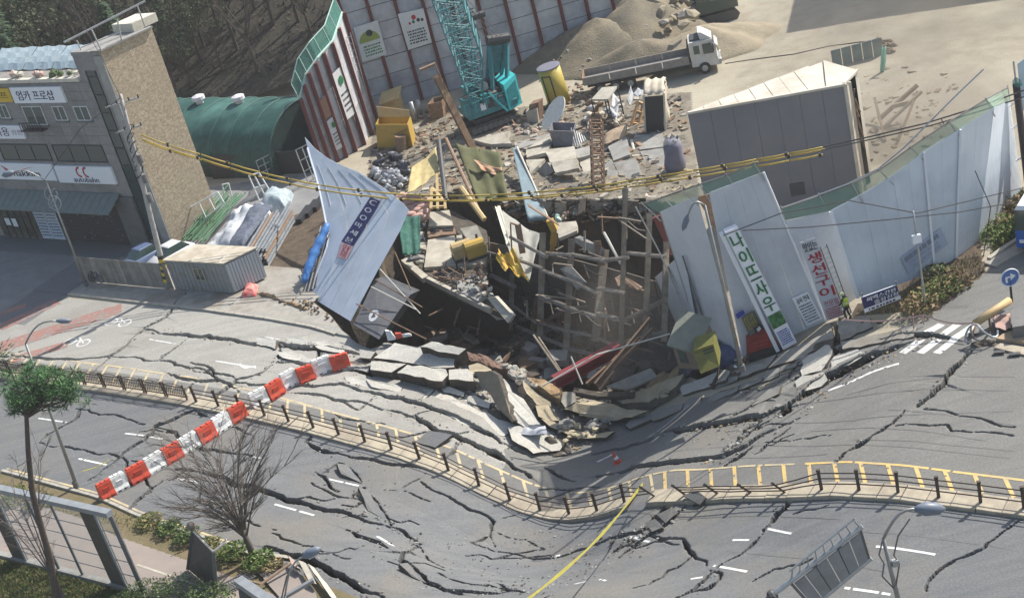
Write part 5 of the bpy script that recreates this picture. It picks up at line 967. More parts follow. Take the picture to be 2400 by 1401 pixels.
m=MB(); m.beam(f0+[0,-.08,.05],f1+[.1,-.08,.05],.2,.16); m.beam(f1+[.05,-.05,.05],dn(f1)+[.05,-.05,0],.22,.16,up=(0,1,0)); m.beam(f1+[.45,.15,.05],dn(f1)+[.45,.15,0],.16,.14,up=(0,1,0)); m.beam(f1+[0,0,.1],f2+[0,0,.1],.2,.15); m.part('edge_trim',M_RSH,sh)
q=[PL(*p,f0-[0,.1,0],np.cross(f1-f0,[0,0,1])) for p in((1850,432),(1884,427),(1888,455),(1855,461))]; m=MB(); m.prism(q,(0,.05,0)); m.part('window',mat('shed_window',(.07,.07,.075),.4),sh)
for i in range(14): m=MB(); q=lerp(lerp(f1,f2,.38+.03*(i%9)),lerp(dn(f1),dn(f2),.4+.03*(i%9)),random.uniform(.02,.5)); m.beam(q,q+[random.uniform(-.2,.3),random.uniform(-.2,.2),-random.uniform(.6,1.8)],.12,.1); m.part('torn_strip',M_BROWN,sh)
# ================================================================ INSIDE AND AROUND THE HOLE
def pv(px,z=None,y=None):                        # picture points -> world at given heights or at given distance
    r=[]
    for i,p in enumerate(px):
        if y is not None: yy=y[i] if hasattr(y,'__len__') else y; d=ray(*p); r.append(CAM+d*(yy/d[1]))
        else: zz=z[i] if hasattr(z,'__len__') else z; r.append(P(*p,zz))
    return r
def slab(name,label,cat,px,z,th,mt,group=None,edge=None,rough=.0,y=None):
    q=pv(px,z,y); a=np.array(q); n=np.cross(a[1]-a[0],a[2]-a[0]); n=n/np.linalg.norm(n); n=n if n[2]>0 else -n
    if rough:                                     # chipped outline
        rr=random.Random(sum(map(ord,label))%999+len(px)); o=[]
        for i in range(len(q)):
            p,r=q[i],q[(i+1)%len(q)]; k=max(1,int(np.linalg.norm(r-p)/.45)); o+= [lerp(p,r,j/k)+(np.array([rr.uniform(-1,1),rr.uniform(-1,1),0])*rough if j else 0) for j in range(k)]
        q=o
    m=MB(); m.prism(q,-n*th); k=len(m.f)
    if edge: m.m=[0 if i==1 else 1 for i in range(k)]
    return m.top(name,[mt,edge] if edge else mt,label,cat,group)
M_EDGE=mat('broken_edge',(.11,.095,.075),.95,(.06,.05,.042),2.5,bump=.8,bscale=8); M_SOILB=mat('brown_subsoil',(.26,.165,.085),.95,(.36,.27,.16),1.5,bump=.9,bscale=6); M_BASE=mat('sandy_subbase',(.46,.39,.27),.95,(.36,.3,.2),1.6,bump=.6,bscale=9)
M_TOP=asphalt('slab_asphalt',(.4,.388,.35),(.47,.455,.405),(.42,.39,.335))
# road slabs torn up at the rim
gR='torn road slabs at the rim of the hole'
def RZ(px,dz): return [float(G0(*p)[2])+(dz[i] if hasattr(dz,'__len__') else dz) for i,p in enumerate(px)]
RS=[
 ('asphalt slab on the rim left of the broken red and white barrier end',[(842,818),(880,824),(868,840),(845,838)],[.6,.6,.4,.4],.9,M_TOP),
 ('long asphalt slab under the broken barrier end at the rim',[(876,838),(925,803),(975,812),(1068,838),(1065,860),(1030,862),(960,850)],[.6,.85,.95,.9,.8,.65,.6],1.1,M_TOP),
 ('flat pale slab raised highest on the dark rim right of the barrier end',[(985,812),(1012,800),(1092,817),(1075,831)],[1.4,1.5,1.45,1.3],1.2,M_TOP),
 ('asphalt slab with a bent crack below the barrier end',[(870,846),(952,852),(918,872),(868,866)],[.6,.65,.5,.45],.9,M_TOP),
 ('big asphalt slab overhanging the longest dark gap',[(955,854),(1045,865),(1050,878),(1036,893),(930,873)],[.85,.95,.85,.8,.7],1.2,M_TOP),
 ('small square asphalt slab at the right end of the dark gap',[(1052,866),(1096,864),(1108,875),(1110,893),(1052,889)],[.95,1.0,.95,.85,.8],1.2,M_TOP),
 ('long tilting asphalt strip below the longest dark gap',[(875,880),(1018,912),(985,944),(925,932),(866,916)],[-.05,.05,.05,0,0],.7,M_TOP),
 ('wide asphalt slab sliding down towards the crumpled road end',[(1022,914),(1070,936),(1170,982),(1215,998),(1180,1022),(1090,996),(1042,968),(990,946)],[.1,.15,.2,.3,.15,.05,.05,.05],.7,M_TOP),
 ('brown sided slab standing steeply on its edge',[(1110,871),(1150,868),(1166,878),(1204,985),(1200,990),(1160,945)],[.9,1.6,1.7,.9,.6,.5],.35,mat('brown_slab_side',(.25,.215,.16),.95,(.19,.16,.115),1.8,bump=.4)),
 ('long pale slab lying against the steep brown slab',[(1166,880),(1182,888),(1200,918),(1228,935),(1262,990),(1318,1040),(1300,1050),(1240,1010),(1205,985),(1190,925)],[1.4,1.4,1.2,1.0,.6,.2,.2,.5,.8,1.2],.4,M_TOP),
 ('crumpled end of the road carrying a patch of white dust',[(1190,1000),(1225,995),(1262,1005),(1320,1042),(1312,1055),(1250,1062),(1200,1030)],[.5,.6,.6,.3,.2,.3,.4],.9,M_TOP),
 ('narrow pale slab just right of the long leaning slab',[(1224,890),(1240,905),(1262,925),(1290,942),(1292,952),(1258,948),(1235,922)],[.8,.8,.7,.6,.5,.5,.7],.5,M_BASE),
 ('cream broken slab above the curved shadow in the trough',[(1255,950),(1285,948),(1300,965),(1310,985),(1285,985),(1262,975)],[.5,.6,.6,.4,.4,.4],.6,M_BASE),
 ('large cream slab in the bottom of the trough below the hole',[(1322,958),(1350,945),(1400,940),(1440,947),(1470,960),(1520,962),(1480,978),(1430,986),(1370,975)],[.6,.8,.8,.8,.7,.8,.6,.5,.5],.8,M_BASE),
 ('curved cream slab along the near side of the trough',[(1268,980),(1300,988),(1330,1005),(1400,1016),(1440,1010),(1420,1025),(1340,1025),(1290,1000)],[.5,.5,.4,.4,.5,.35,.3,.4],.45,M_BASE),
 ('thin cream slab at the lip of the hole before the grey plank',[(1345,908),(1400,917),(1490,918),(1485,927),(1400,928),(1350,918)],[.9,.9,.9,.7,.7,.7],.4,M_BASE),
 ('sandy slab rising to the right lip of the hole',[(1490,918),(1590,880),(1603,876),(1585,905),(1520,942),(1460,946),(1430,930)],[.8,.9,.8,.6,.6,.6,.7],.5,M_BASE),
 ('pale broken slab with grey tip at the left of the lip',[(1320,918),(1348,918),(1350,940),(1325,955),(1315,940)],[.9,.9,.7,.6,.7],.5,M_CSL),
 ('sandy slab under the rusty rubble along the lip',[(1098,856),(1120,850),(1152,866),(1150,876),(1110,880)],[.9,1.0,.9,.8,.8],.4,M_BASE),
 ('grey asphalt slab in shade before the yellow bin',[(1592,905),(1660,880),(1690,865),(1712,870),(1700,890),(1650,910),(1600,925)],[.4,.5,.5,.4,.4,.3,.3],.6,M_TOP),
 ('round ended pale slab beside the manhole on the right gash',[(1863,893),(1880,880),(1930,872),(1940,890),(1925,905),(1890,915),(1868,910)],[.3,.35,.35,.3,.2,.2,.2],.5,M_TOP),
 ('broken pavement slab along the gash, next to the dark post hole',[(1880,845),(1945,800),(1950,830),(1925,868),(1880,880)],[.3,.35,.3,.25,.25],.5,M_TOP),
 ('pale slab between the gash and the crosswalk stripes',[(1955,835),(2010,818),(2030,830),(1990,855),(1945,870)],[.35,.4,.3,.2,.25],.5,M_TOP),
 ('long pavement slab edging the sunken verge by the crosswalk',[(1970,800),(2060,782),(2150,765),(2140,788),(2060,803),(1975,818)],[.4,.4,.3,.2,.25,.3],.45,M_SW),
 ('long sidewalk slab in shade below the leaning signboard',[(1830,828),(1950,775),(1955,790),(1880,838),(1800,862)],[.3,.3,.25,.2,.2],.4,M_SW),
 ('grey pavement slab in shade at the foot of the ladder',[(1962,752),(2040,742),(2045,765),(1970,798)],[.3,.3,.25,.25],.4,M_SW),
 ('dark sidewalk slab below the red box',[(1720,868),(1820,830),(1795,862),(1730,885)],[.25,.3,.2,.2],.4,M_SW)]
for lb,px,dz,th,mt in RS: slab('asphalt_slab' if mt is M_TOP else 'broken_slab',lb,'slab',px,RZ(px,dz),th,mt,None,M_EDGE,.1)
# brown soil banks and stones on the rim
def bank(label,px,dz,mt,seed,rough=.35):
    q=[G0(*p)+np.array([0,0,dz[i]]) for i,p in enumerate(px)]; n=16; rows=[[ (lambda p:(p[0],p[1],p[2]+rough*float(noise2(p[0],p[1],.7,seed))+rough*.6*float(noise2(p[0],p[1],.3,seed+1))))(bil(q,u/n,v/8)) for u in range(n+1)] for v in range(9)]
    m=MB(); m.grid(rows,th=(0,0,-.9)); return m.top('soil_bank',mt,label,'soil',kind=None)
bank('rusty brown soil along the lip above the steep slab',[(1078,832),(1240,885),(1215,900),(1098,858)],[.6,.5,.9,.6],mat('rust_soil',(.2,.12,.085),.95,(.1,.07,.055),3,bump=1,bscale=6),31)
bank('brown subsoil face left of the pale slab tip',[(1238,895),(1320,925),(1318,958),(1255,915)],[.5,.6,.7,.6],M_SOILB,33)
bank('dark loose soil under the longest slab gap',[(1055,893),(1112,895),(1195,985),(1100,955)],[-.5,-.4,-.2,-.3],M_EDGE,35,.6)
bank('brown broken soil at the right lip by the yellow bin',[(1520,925),(1600,880),(1590,905),(1520,955)],[.9,.9,.6,.5],M_SOILB,37,.5)
bank('dark broken asphalt heap at the end of the trough',[(1235,1045),(1330,1040),(1345,1065),(1250,1075)],[.3,.3,.2,.2],M_EDGE,39,.7)
bank('brown soil edge where the sidewalk breaks off',[(600,690),(735,715),(800,760),(700,725)],[.2,.1,-.3,.15],M_SOILB,41,.4)
bank('dark soil in the gash beside the crosswalk',[(2000,755),(2130,750),(2140,770),(1990,790)],[-.1,0,-.2,-.3],M_EDGE,43,.7)
RK=[M_ROCK,M_CSL,M_CSG]
scatter(70,[(1320,985),(1440,990),(1560,945),(1600,885),(1500,950),(1430,1020),(1340,1050),(1290,1060)],(.1,.38),'rubble_stone','lump of broken asphalt in the trough below the hole','stone','lumps of broken asphalt in the trough',[M_EDGE,M_CSG,M_BASE],51,lambda x,y:G0(x,y)+np.array([0,0,.5]))
scatter(40,[(1190,885),(1235,895),(1262,935),(1225,930)],(.15,.45),'rubble_stone','grey concrete lump on the pale leaning slabs','stone','concrete lumps on the leaning slabs',RK,53,lambda x,y:G0(x,y)+np.array([0,0,.9]))
scatter(55,[(1060,900),(1110,900),(1190,985),(1120,965)],(.1,.4),'rubble_stone','stone in the dark gap under the torn slabs','stone','stones in the dark gap',[M_EDGE,M_CSG],55,lambda x,y:G0(x,y)+np.array([0,0,-.1]))
scatter(40,[(600,690),(735,712),(790,760),(700,730)],(.06,.22),'soil_clod','brown clod on the broken sidewalk edge','clod','clods on the broken sidewalk edge',[M_SOILB,M_EDGE],57,lambda x,y:G0(x,y)+np.array([0,0,.2]))
scatter(45,[(1840,940),(1790,985),(1700,1075),(1680,1065),(1760,1000)],(.05,.2),'asphalt_crumb','asphalt crumb in the wide gash on the right','stone','asphalt crumbs in the gash',[M_EDGE,M_CSG],59,lambda x,y:G(x,y)+np.array([0,0,.05]))
scatter(30,[(880,1170),(1000,1260),(940,1310),(800,1180)],(.04,.15),'asphalt_crumb','asphalt crumb scattered near the small road fractures','stone','asphalt crumbs by the small fractures',[M_EDGE,M_CSG],61,lambda x,y:G(x,y)+np.array([0,0,.02]))
scatter(30,[(1430,1270),(1620,1150),(1640,1190),(1460,1300)],(.05,.22),'asphalt_crumb','asphalt crumb beside the crack under the sagging railing','stone','asphalt crumbs by the railing crack',[M_EDGE,M_CSG],63,lambda x,y:G(x,y)+np.array([0,0,.02]))
# loose slabs popped up on the near carriageway
for i,(lb,px,dz) in enumerate([('asphalt flake tipped up beside the small dark fracture',[(790,1085),(816,1088),(848,1132),(800,1110)],[.35,.1,.05,.2]),('triangular asphalt flake on the near lanes',[(840,1140),(862,1148),(915,1225),(862,1195)],[.45,.3,.05,.1]),('asphalt piece tilted under the railing crack',[(1540,1205),(1575,1188),(1590,1200),(1560,1225)],[.4,.5,.2,.1]),('square asphalt piece lifted between two cracks near the railing',[(1510,1225),(1535,1215),(1552,1235),(1528,1245)],[.3,.4,.3,.2]),('asphalt flake at the end of the lane dash by the fractures',[(935,1320),(955,1318),(1000,1365),(965,1350)],[.4,.3,.05,.1]),('asphalt plate tipped beside the dark notch under the railing',[(1005,1008),(1060,1018),(1020,1048),(975,1035)],[.25,.35,.1,.05]),('broken pale pavement block fallen off the railing island',[(1600,1160),(1635,1150),(1655,1165),(1640,1182)],[.5,.6,.4,.2]),('asphalt plate sliding into the wide gash',[(1800,955),(1845,925),(1865,945),(1820,985)],[-.15,-.1,-.4,-.5])]):
    slab('asphalt_flake',lb,'slab',px,RZ(px,dz),.22,M_ASP,None,M_EDGE,.05)
# ---- retaining wall inside the hole: leaning piles and walers
rw=thing('retaining_wall','leaning timber lagged wall of piles and walers inside the dark hole','retaining wall',P(1380,480,-12)); 
M_PILE=mat('pile_steel',(.24,.2,.15),.85,(.16,.13,.1),3,c3=(.3,.27,.2),scale3=.7); M_LAG=mat('lagging',(.11,.1,.09),.9,(.17,.14,.11),2,stretch=(0,(1,1,6)))
PX=[((1200,640),(1197,770)),((1272,545),(1265,788)),((1340,560),(1325,842)),((1418,585),(1395,800)),((1466,440),(1455,815)),((1522,500),(1512,800)),((1562,560),(1556,800))]
for i,(a,b) in enumerate(PX):
    q0=pv([a],y=98-i*2.2)[0]; q1=pv([b],y=95.5-i*2.4)[0]; m=MB(); w=[.34,.42,.42,.5,.3,.34,.34][i]; m.ibeam(q0,q1,w,w,.06,up=(0,-1,.2)); m.part('pile',M_PILE,rw)
WR=[[(1195,555),(1280,600),(1340,600),(1420,615),(1470,600),(1560,610)],[(1190,600),(1270,632),(1335,655),(1400,680),(1460,690),(1560,665)],[(1150,640),(1210,672),(1265,702),(1330,722),(1400,742),(1460,755),(1555,708)],[(1150,690),(1200,712),(1262,752),(1328,768),(1395,790),(1440,805),(1560,770)],[(1165,735),(1210,760),(1330,815),(1420,838)]]
for k,wl_ in enumerate(WR):
    for a,b in zip(wl_,wl_[1:]):
        if (k*5+int(a[0]))%7==2: continue
        a=(a[0],a[1]+((k*37+int(b[0]))%13-6)*1.2); b=(b[0]+((k*11+int(a[0]))%9-4),b[1]+((k*29+int(a[0]))%15-7)*1.2)
        fy=lambda p: 95.4-(p[0]-1200)/365*13.0
        q=[pv([p],y=fy(p))[0] for p in(a,b)]; m=MB(); m.ibeam(q[0],q[1],[.2,.15,.24,.17,.2][k],[.16,.22,.2,.14,.2][k],.04,up=(0,-1,.1)); m.part('waler',mat('waler_steel',(.3,.28,.25),.7,(.18,.15,.12),3),rw)
for i in range(7):
    for j in range(9):
        fx=lambda u: 1150+u*62; y0=98-(fx(i)-1200)/365*13; y1=98-(fx(i+1)-1200)/365*13; z1=-1.2-1.35*j
        a=pv([(fx(i),600)],y=y0+.5)[0]; b=pv([(fx(i+1)-3,600)],y=y1+.5)[0]; a[2]=b[2]=z1; lx=-.16*j*1.3; a=a+[lx*.5,0,0]; b=b+[lx*.5,0,0]
        m=MB(); m.prism([a,b,b+[0,0,1.3],a+[0,0,1.3]],(0,.12,0)); m.part('lagging_board',M_LAG,rw)
# struts, pipes and beams lying in the hole
def bar(name,label,cat,px,y,r,mt,group=None,square=False):
    q=pv(px,y=y); m=MB()
    if square: m.ibeam(q[0],q[1],r*2,r*2,r*.25)
    else: m.tube(q,r,7)
    return m.top(name,mt,label,cat,group)
bar('steel_beam','dark red steel beam lying at the bottom of the hole','beam',[(1300,895),(1450,815)],[80,82],.34,mat('red_steel',(.2,.02,.025),.6,(.14,.03,.03),3),None,True)
bar('steel_pipe','long pale pipe slanting over the red beam','pipe',[(1270,905),(1400,830),(1570,782)],[78.5,79,80],.05,M_PIPEW)
bar('steel_pipe','thin white pipe crossing the red beam','pipe',[(1338,835),(1365,900)],[80,79],.05,M_PIPEW)
for i,(a,b,ya,yb) in enumerate([((1395,900),(1525,745),79,81),((1400,905),(1530,770),79,81),((1375,900),(1500,790),80,82),((1405,915),(1440,870),78,79)]): bar('steel_bar','rusty bar slanting up from the lip before the grey plank','bar',[a,b],[ya,yb],.09,M_BROWN,'rusty bars at the lip of the hole',True)
for i,(a,b,ya,yb) in enumerate([((1250,785),(1310,870),84,81),((1262,790),(1318,875),84,81)]): bar('steel_bar','pale bar leaning at the foot of the pile row','bar',[a,b],[ya,yb],.07,M_PILE,'pale bars at the foot of the piles')
for i,(a,b,ya,yb) in enumerate([((890,630),(985,735),94,92),((880,655),(990,720),94,92),((870,672),(975,725),93,91),((835,712),(1000,795),93,88),((925,590),(968,690),98,95)]): bar('steel_bar',['thin bar crossing below the deck edge','second thin bar under the white hoarding corner','pale thin bar beside the dark grey cabin','long thin bar in front of the dark grey cabin','brown bar hanging at the deck corner'][i],'bar',[a,b],[ya,yb],.045,M_PIPEW if i in(0,2) else M_BROWN)
slab('grey_plank','wide grey plank leaning into the hole by the yellow bin','plank',[(1420,905),(1525,862),(1540,882),(1470,912)],[-3.2,-2.6,-2.9,-3.3],.2,M_CSG)
slab('grey_plank','grey plank hanging from the piles','plank',[(1312,630),(1335,620),(1372,660),(1352,678)],None,.15,M_CSG,None,None,0,[93,92.5,90,90.5])
slab('grey_beam','thick grey beam bridging two piles','beam',[(1345,556),(1360,552),(1415,582),(1408,598)],None,.4,M_CSG,None,None,0,[92,92,89,89])
bar('steel_pipe','short pale pipe beside the tallest pile','pipe',[(1415,545),(1455,618)],[90,88],.1,M_PIPEW)
# dark cabin with pale emblem under the fallen hoarding
q=pv([(878,655),(962,690),(888,795),(828,760)],y=[96,94,90,92]); t=thing('sunken_cabin','dark grey cabin with a pale emblem sunk below the white hoarding','cabin',q[3]); m=MB(); m.prism(q,(.6,2.0,-.8)); m.part('body',mat('dark_cabin',(.07,.075,.085),.6,(.05,.052,.06),2),t)
m=MB(); m.add([bil(q,.45+.13*math.cos(k*math.pi/6),.66+.13*math.sin(k*math.pi/6))+[0,-.06,.04] for k in range(12)],[tuple(range(12))]); m.part('emblem',mat('dim_white',(.32,.33,.35),.6),t); m=MB(); m.add([bil(q,.45+.07*math.cos(k*2.1),.66+.07*math.sin(k*2.1))+[0,-.1,.06] for k in range(3)],[(0,1,2)]); m.part('emblem_mark',M_BLK,t)
# ---- broken deck on the left of the hole
DZ=-.6
dk=thing('broken_deck','broken concrete deck with dark underside hanging over the hole','deck',P(1060,600,DZ))
m=MB(); m.prism(pv([(995,500),(1060,492),(1140,540),(1140,690),(1195,738),(1150,725),(1065,688),(1000,655),(945,608),(975,560)],[DZ-.05,DZ,DZ,DZ-.2,DZ-.8,DZ-.7,DZ-.3,DZ-.15,DZ,DZ]),(0,0,-.5)); m.part('slab_base',M_EDGE,dk)
for px,z,mt in [([(1008,497),(1053,492),(1062,528),(1004,530)],DZ+.55,M_CSL),([(1003,562),(1065,552),(1068,622),(994,626)],DZ+.2,M_CSL),([(1070,552),(1110,545),(1138,575),(1138,618),(1072,622)],DZ+.15,M_CSL),([(1078,535),(1118,528),(1134,562),(1106,578)],[DZ+.9,DZ+1.2,DZ+.9,DZ+.6],M_CSL),([(1000,533),(1066,530),(1068,548),(1003,556)],DZ+.3,M_BROWN),([(1070,652),(1105,655),(1140,690),(1120,705),(1072,680)],[DZ+.1,DZ+.1,DZ,DZ-.1,DZ],M_CSG)]:
    m=MB(); q=pv(px,z); m.prism(q,(0,0,-.28)); m.part('concrete_slab',mt,dk)
for px in([(1008,534),(1030,533),(1030,541),(1008,542)],[(1038,533),(1062,532),(1062,540),(1038,541)]): m=MB(); m.prism(pv(px,DZ+.36),(0,0,-.03)); m.part('slot',M_BLK,dk)
for a,b,za,zb,w in(((948,612),(998,655),DZ+.1,DZ-.1,.5),((1003,655),(1070,688),DZ-.05,DZ-.2,.28),((1072,690),(1150,728),DZ-.2,DZ-.6,.25)): m=MB(); m.beam(P(*a,za),P(*b,zb),w,.4); m.part('edge_beam',M_CSL,dk)
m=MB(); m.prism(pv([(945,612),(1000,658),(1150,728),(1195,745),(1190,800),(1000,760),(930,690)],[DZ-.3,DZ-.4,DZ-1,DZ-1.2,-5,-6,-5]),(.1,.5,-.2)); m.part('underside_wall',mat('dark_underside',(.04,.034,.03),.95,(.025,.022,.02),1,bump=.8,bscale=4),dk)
slab('concrete_slab','tilted concrete slab at the right tip of the broken deck','slab',[(1142,698),(1160,695),(1202,740),(1190,757)],[DZ+.2,DZ+.4,DZ-.6,DZ-.9],.3,M_CSL); slab('concrete_slab','small concrete slab hanging under the deck tip','slab',[(1127,718),(1140,720),(1180,748),(1165,750)],[DZ-.7,DZ-.7,DZ-1.3,DZ-1.4],.2,M_CSL)
for i,(x,y) in enumerate(((1088,602),(1118,600))):
    q=P(x,y,DZ+.2); t=thing('yellow_machine',['rounded pale yellow machine on the deck slabs','yellow machine with dark base at the deck edge'][i],'machine',q); m=MB(); m.box(q+[0,0,.55],(.75,.1,0),(-.1,.6,0),(0,0,.4)); m.tube([q+[-.7,-.3,.95],q+[.7,-.1,.95]],[.45,.45],12); m.part('housing',[M_YP,M_YB][i],t); m=MB(); m.box(q+[0,0,.1],(.8,.1,0),(-.1,.65,0),(0,0,.1)); m.part('base',M_DARK,t); m=MB(); m.tube([q+[.3,.2,.9],q+[.35,.2,1.6]],.09,8); m.part('stack',M_BLK,t)
scatter(60,[(1005,635),(1135,625),(1138,690),(1075,680)],(.1,.35),'dark_debris','dark debris lump on the edge of the deck','debris','dark debris on the deck edge',[M_DARK,M_BROWN,M_BLK],71,lambda x,y:P(x,y,DZ+.1))
scatter(25,[(1085,650),(1140,655),(1160,705),(1110,700)],(.12,.4),'rubble_stone','pale lump on the broken deck tip','stone','pale lumps on the deck tip',[M_CSL,M_CSG],72,lambda x,y:P(x,y,DZ+.05))
for i in range(16):
    x,y=random.uniform(1030,1130),random.uniform(630,665); q=P(x,y,DZ+.3); m=MB(); m.tube([q,q+[random.uniform(-.9,.9),random.uniform(-.5,.5),random.uniform(.0,.9)]],.05,5); m.top('bent_bar',M_BROWN,'bent reinforcing bar sticking up at the deck edge','bar','bent bars at the deck edge')
# bags, sacks and cloths
def bags(n,poly,r,label,cat,group,mts,seed,z=0):
    scatter(n,poly,r,cat.replace(' ','_'),label,cat,group,mts,seed,lambda x,y:P(x,y,z+random.uniform(0,.7)),2)
M_BW=mat('white_bag',(.5,.5,.5),.5,(.32,.33,.36),3); M_BB=mat('black_bag',(.03,.03,.035),.35,(.1,.1,.12),5); M_PK=mat('pink_sack',(.42,.25,.21),.75,(.5,.34,.29),3)
bags(62,[(862,372),(920,362),(958,385),(958,430),(905,440),(872,405)],(.22,.5),'crumpled black bag in the heap below the yellow skip','rubbish bag','bags below the yellow skip',[M_BB],81)
bags(48,[(870,395),(930,400),(950,420),(925,452),(890,435)],(.2,.45),'crumpled white bag in the heap below the yellow skip','rubbish bag','white bags below the yellow skip',[M_BW],82,.4)
rr=random.Random(9)
for i in range(16):
    x=940+(i%4)*18+rr.uniform(-4,4); y=460+(i//4)*13+(i%4)*4; q=P(x,y,.4+.0*i); m=MB(); m.blob(q,.48,i,2,.15,(1.25,.7,.55)); m.top('sack',M_PK,'pink brown filled sack stacked between hoarding and deck','sack','pink sacks between hoarding and deck',smooth=True)
for i in range(22):
    x=962+(i%2)*20+rr.uniform(-6,6); y=505+i*5.2; q=P(x,y,-.3); m=MB(); m.blob(q,rr.uniform(.25,.5),i+40,1,.3,(1.2,.8,.6)); m.top('rag_bundle',[M_CSL,M_CSG,MATS['dark_netting']][i%3],'ragged bundle beside the green net left of the deck','bundle','ragged bundles beside the deck')
def cloth(name,label,cat,px,y,mt,sag_=.3,n=14,seed=0,th=(0,.03,0),wr=.12):
    q=pv(px,y=y); rows=[]
    for j in range(n+1):
        rows.append([bil(q,i/n,j/n)+np.array([0,-wr*math.sin(i*1.1+seed)*(.3+j/n)-wr*1.5*float(noise2(i,j,3,seed)),-sag_*math.sin(math.pi*i/n)*(1-j/n*.3)+wr*float(noise2(i,j,2.2,seed+3))]) for i in range(n+1)])
    m=MB(); m.grid(rows,th=th); return m.top(name,mt,label,cat,smooth=True)
cloth('green_net','green net hanging at the left corner of the deck','net',[(930,500),(985,505),(985,590),(945,600)],[103,103,101,100],mat('net_cloth',(.06,.2,.15),.85,(.03,.1,.08),5,alpha=.8),.2,14,3)
cloth('yellow_tarp','pale yellow tarpaulin draped over a frame by the bag heap','tarpaulin',[(965,390),(1022,345),(1028,402),(955,455)],[113,114.5,111,108.5],mat('yellow_tarp',(.5,.41,.2),.7,(.4,.32,.14),2),.2,16,5)
cloth('olive_tarp','olive green tarpaulin screen behind the long rusty beam','tarpaulin',[(1066,336),(1172,356),(1190,462),(1118,470)],[113.5,112,107,107.5],mat('olive_tarp',(.1,.105,.04),.8,(.07,.07,.03),1.2),.15,14,6,wr=.2)
cloth('rust_cloth','torn red brown strip across the olive tarpaulin','cloth',[(1108,372),(1176,392),(1182,414),(1130,398)],[111,110,109.5,110],mat('torn_red',(.34,.16,.08),.8,(.45,.33,.22),4),.2,12,8)
cloth('grey_tarp','grey tarpaulin hanging over the hole from the deck','tarpaulin',[(1166,484),(1268,545),(1238,655),(1196,600)],[101,98,94,95],mat('hanging_tarp',(.24,.24,.22),.75,(.32,.31,.27),1.2),.35,16,9,wr=.2)
cloth('yellow_cloth','crumpled bright yellow cloth hanging in the hole','cloth',[(1170,590),(1205,585),(1238,655),(1165,615)],[95,95,92.5,94],mat('bright_yellow_cloth',(.6,.48,.06),.7,(.5,.24,.06),4),.3,14,11,wr=.4)
cloth('pale_strip','pale yellow strip hanging beside the grey tarpaulin','cloth',[(1160,484),(1172,482),(1196,575),(1188,578)],[101,101,95,95],mat('pale_strip',(.6,.58,.45),.7),.05,8,12)
cloth('teal_screen','pale blue screen with white edge pipe standing left of the slab field','screen',[(1201,348),(1212,345),(1284,515),(1238,520)],[113.5,113.5,103,103],mat('pale_blue_screen',(.2,.27,.3),.5,(.15,.2,.22),1),0,10,13,wr=.02)
bar('edge_pipe','white edge pipe of the pale blue screen','pipe',[(1211,344),(1250,430),(1288,520)],[113.3,108,102.8],.08,M_PIPEW)
for i,(a,b,ya,yb,r,l) in enumerate([((1045,325),(1125,500),114,104,.14,'brown post slanting down beside the olive tarpaulin'),((1028,330),(1045,470),114,107,.2,'dark crusted post next to the yellow tarpaulin'),((1080,440),(1135,515),106,103,.22,'yellow brown boom reaching down over the deck'),((1462,440),(1466,560),99,97,.14,'tall brown pipe standing in the hole'),((1480,330),(1502,412),112,107,.13,'pale leaning pipe under the orange frame')]): bar('steel_post',l,'post',[a,b],[ya,yb],r,[M_RUST,M_DARK,M_YP,M_PILE,M_PIPEW][i])
t=thing('yellow_scaffold','yellow scaffold frame beside the crusted post','scaffold',P(1030,490))
for a,b in(((1012,440),(1010,490)),((1040,435),(1044,490)),((1010,450),(1042,448)),((1010,470),(1043,468)),((1010,486),(1044,484)),((1012,440),(1042,470)),((1024,408),(1026,490))): m=MB(); q=pv([a,b],y=[108.5-(a[1]-440)*.05,108.5-(b[1]-440)*.05]); m.beam(q[0],q[1],.18,.18); m.part('tube',M_YP,t)
t=thing('dangling_excavator','yellow excavator arm hanging into the hole below the slab field','excavator',pv([(1297,560)],y=99)[0])
for px,w in(([(1288,515),(1300,540),(1296,575)],.5),([(1296,570),(1290,620)],.35)): m=MB(); q=pv(px,y=[100-.03*i for i in range(len(px))]); [m.beam(a,b,w,w*.8) for a,b in zip(q,q[1:])]; m.part('boom',M_YB,t)
m=MB(); q=pv([(1282,598),(1315,602),(1305,622),(1284,620)],y=98.5); m.prism(q,(0,.8,0)); m.part('bucket',M_YB,t)
slab('concrete_slab','pale curled slab over the yellow excavator arm','slab',[(1302,522),(1350,518),(1352,540),(1310,558)],None,.25,M_CSL,None,None,.06,[101,100,98.5,98.5])
# ladder tower
t=thing('ladder_tower','brown lattice ladder tower standing among the slabs over the hole','ladder',pv([(1404,500)],y=104)[0]); q=pv([(1386,285),(1412,285),(1418,498),(1394,500)],y=[107.5,107.5,103.5,103.5]); q2=[p+[0,.8,0] for p in q]
for a,b in((0,3),(1,2)):
    for Q in(q,q2): m=MB(); m.beam(Q[a],Q[b],.13,.13,up=(0,1,0)); m.part('rail',M_BROWN,t)
for i in range(15):
    m=MB(); f=(i+.3)/15; a,b=lerp(q[0],q[3],f),lerp(q[1],q[2],f); m.beam(a,b,.1,.1); m.beam(a,a+[0,.8,0],.08,.08); m.beam(b,b+[0,.8,0],.08,.08); m.beam(a+[0,.8,0],b+[0,.8,0],.08,.08); m.part('rung',M_RUST,t)
m=MB(); [m.blob(P(1396+8*(i%3),282-5*(i//3),1.0+.3*i*0),.3,i,1,.3) for i in range(5)]; m.part('head_gear',M_BROWN,t)
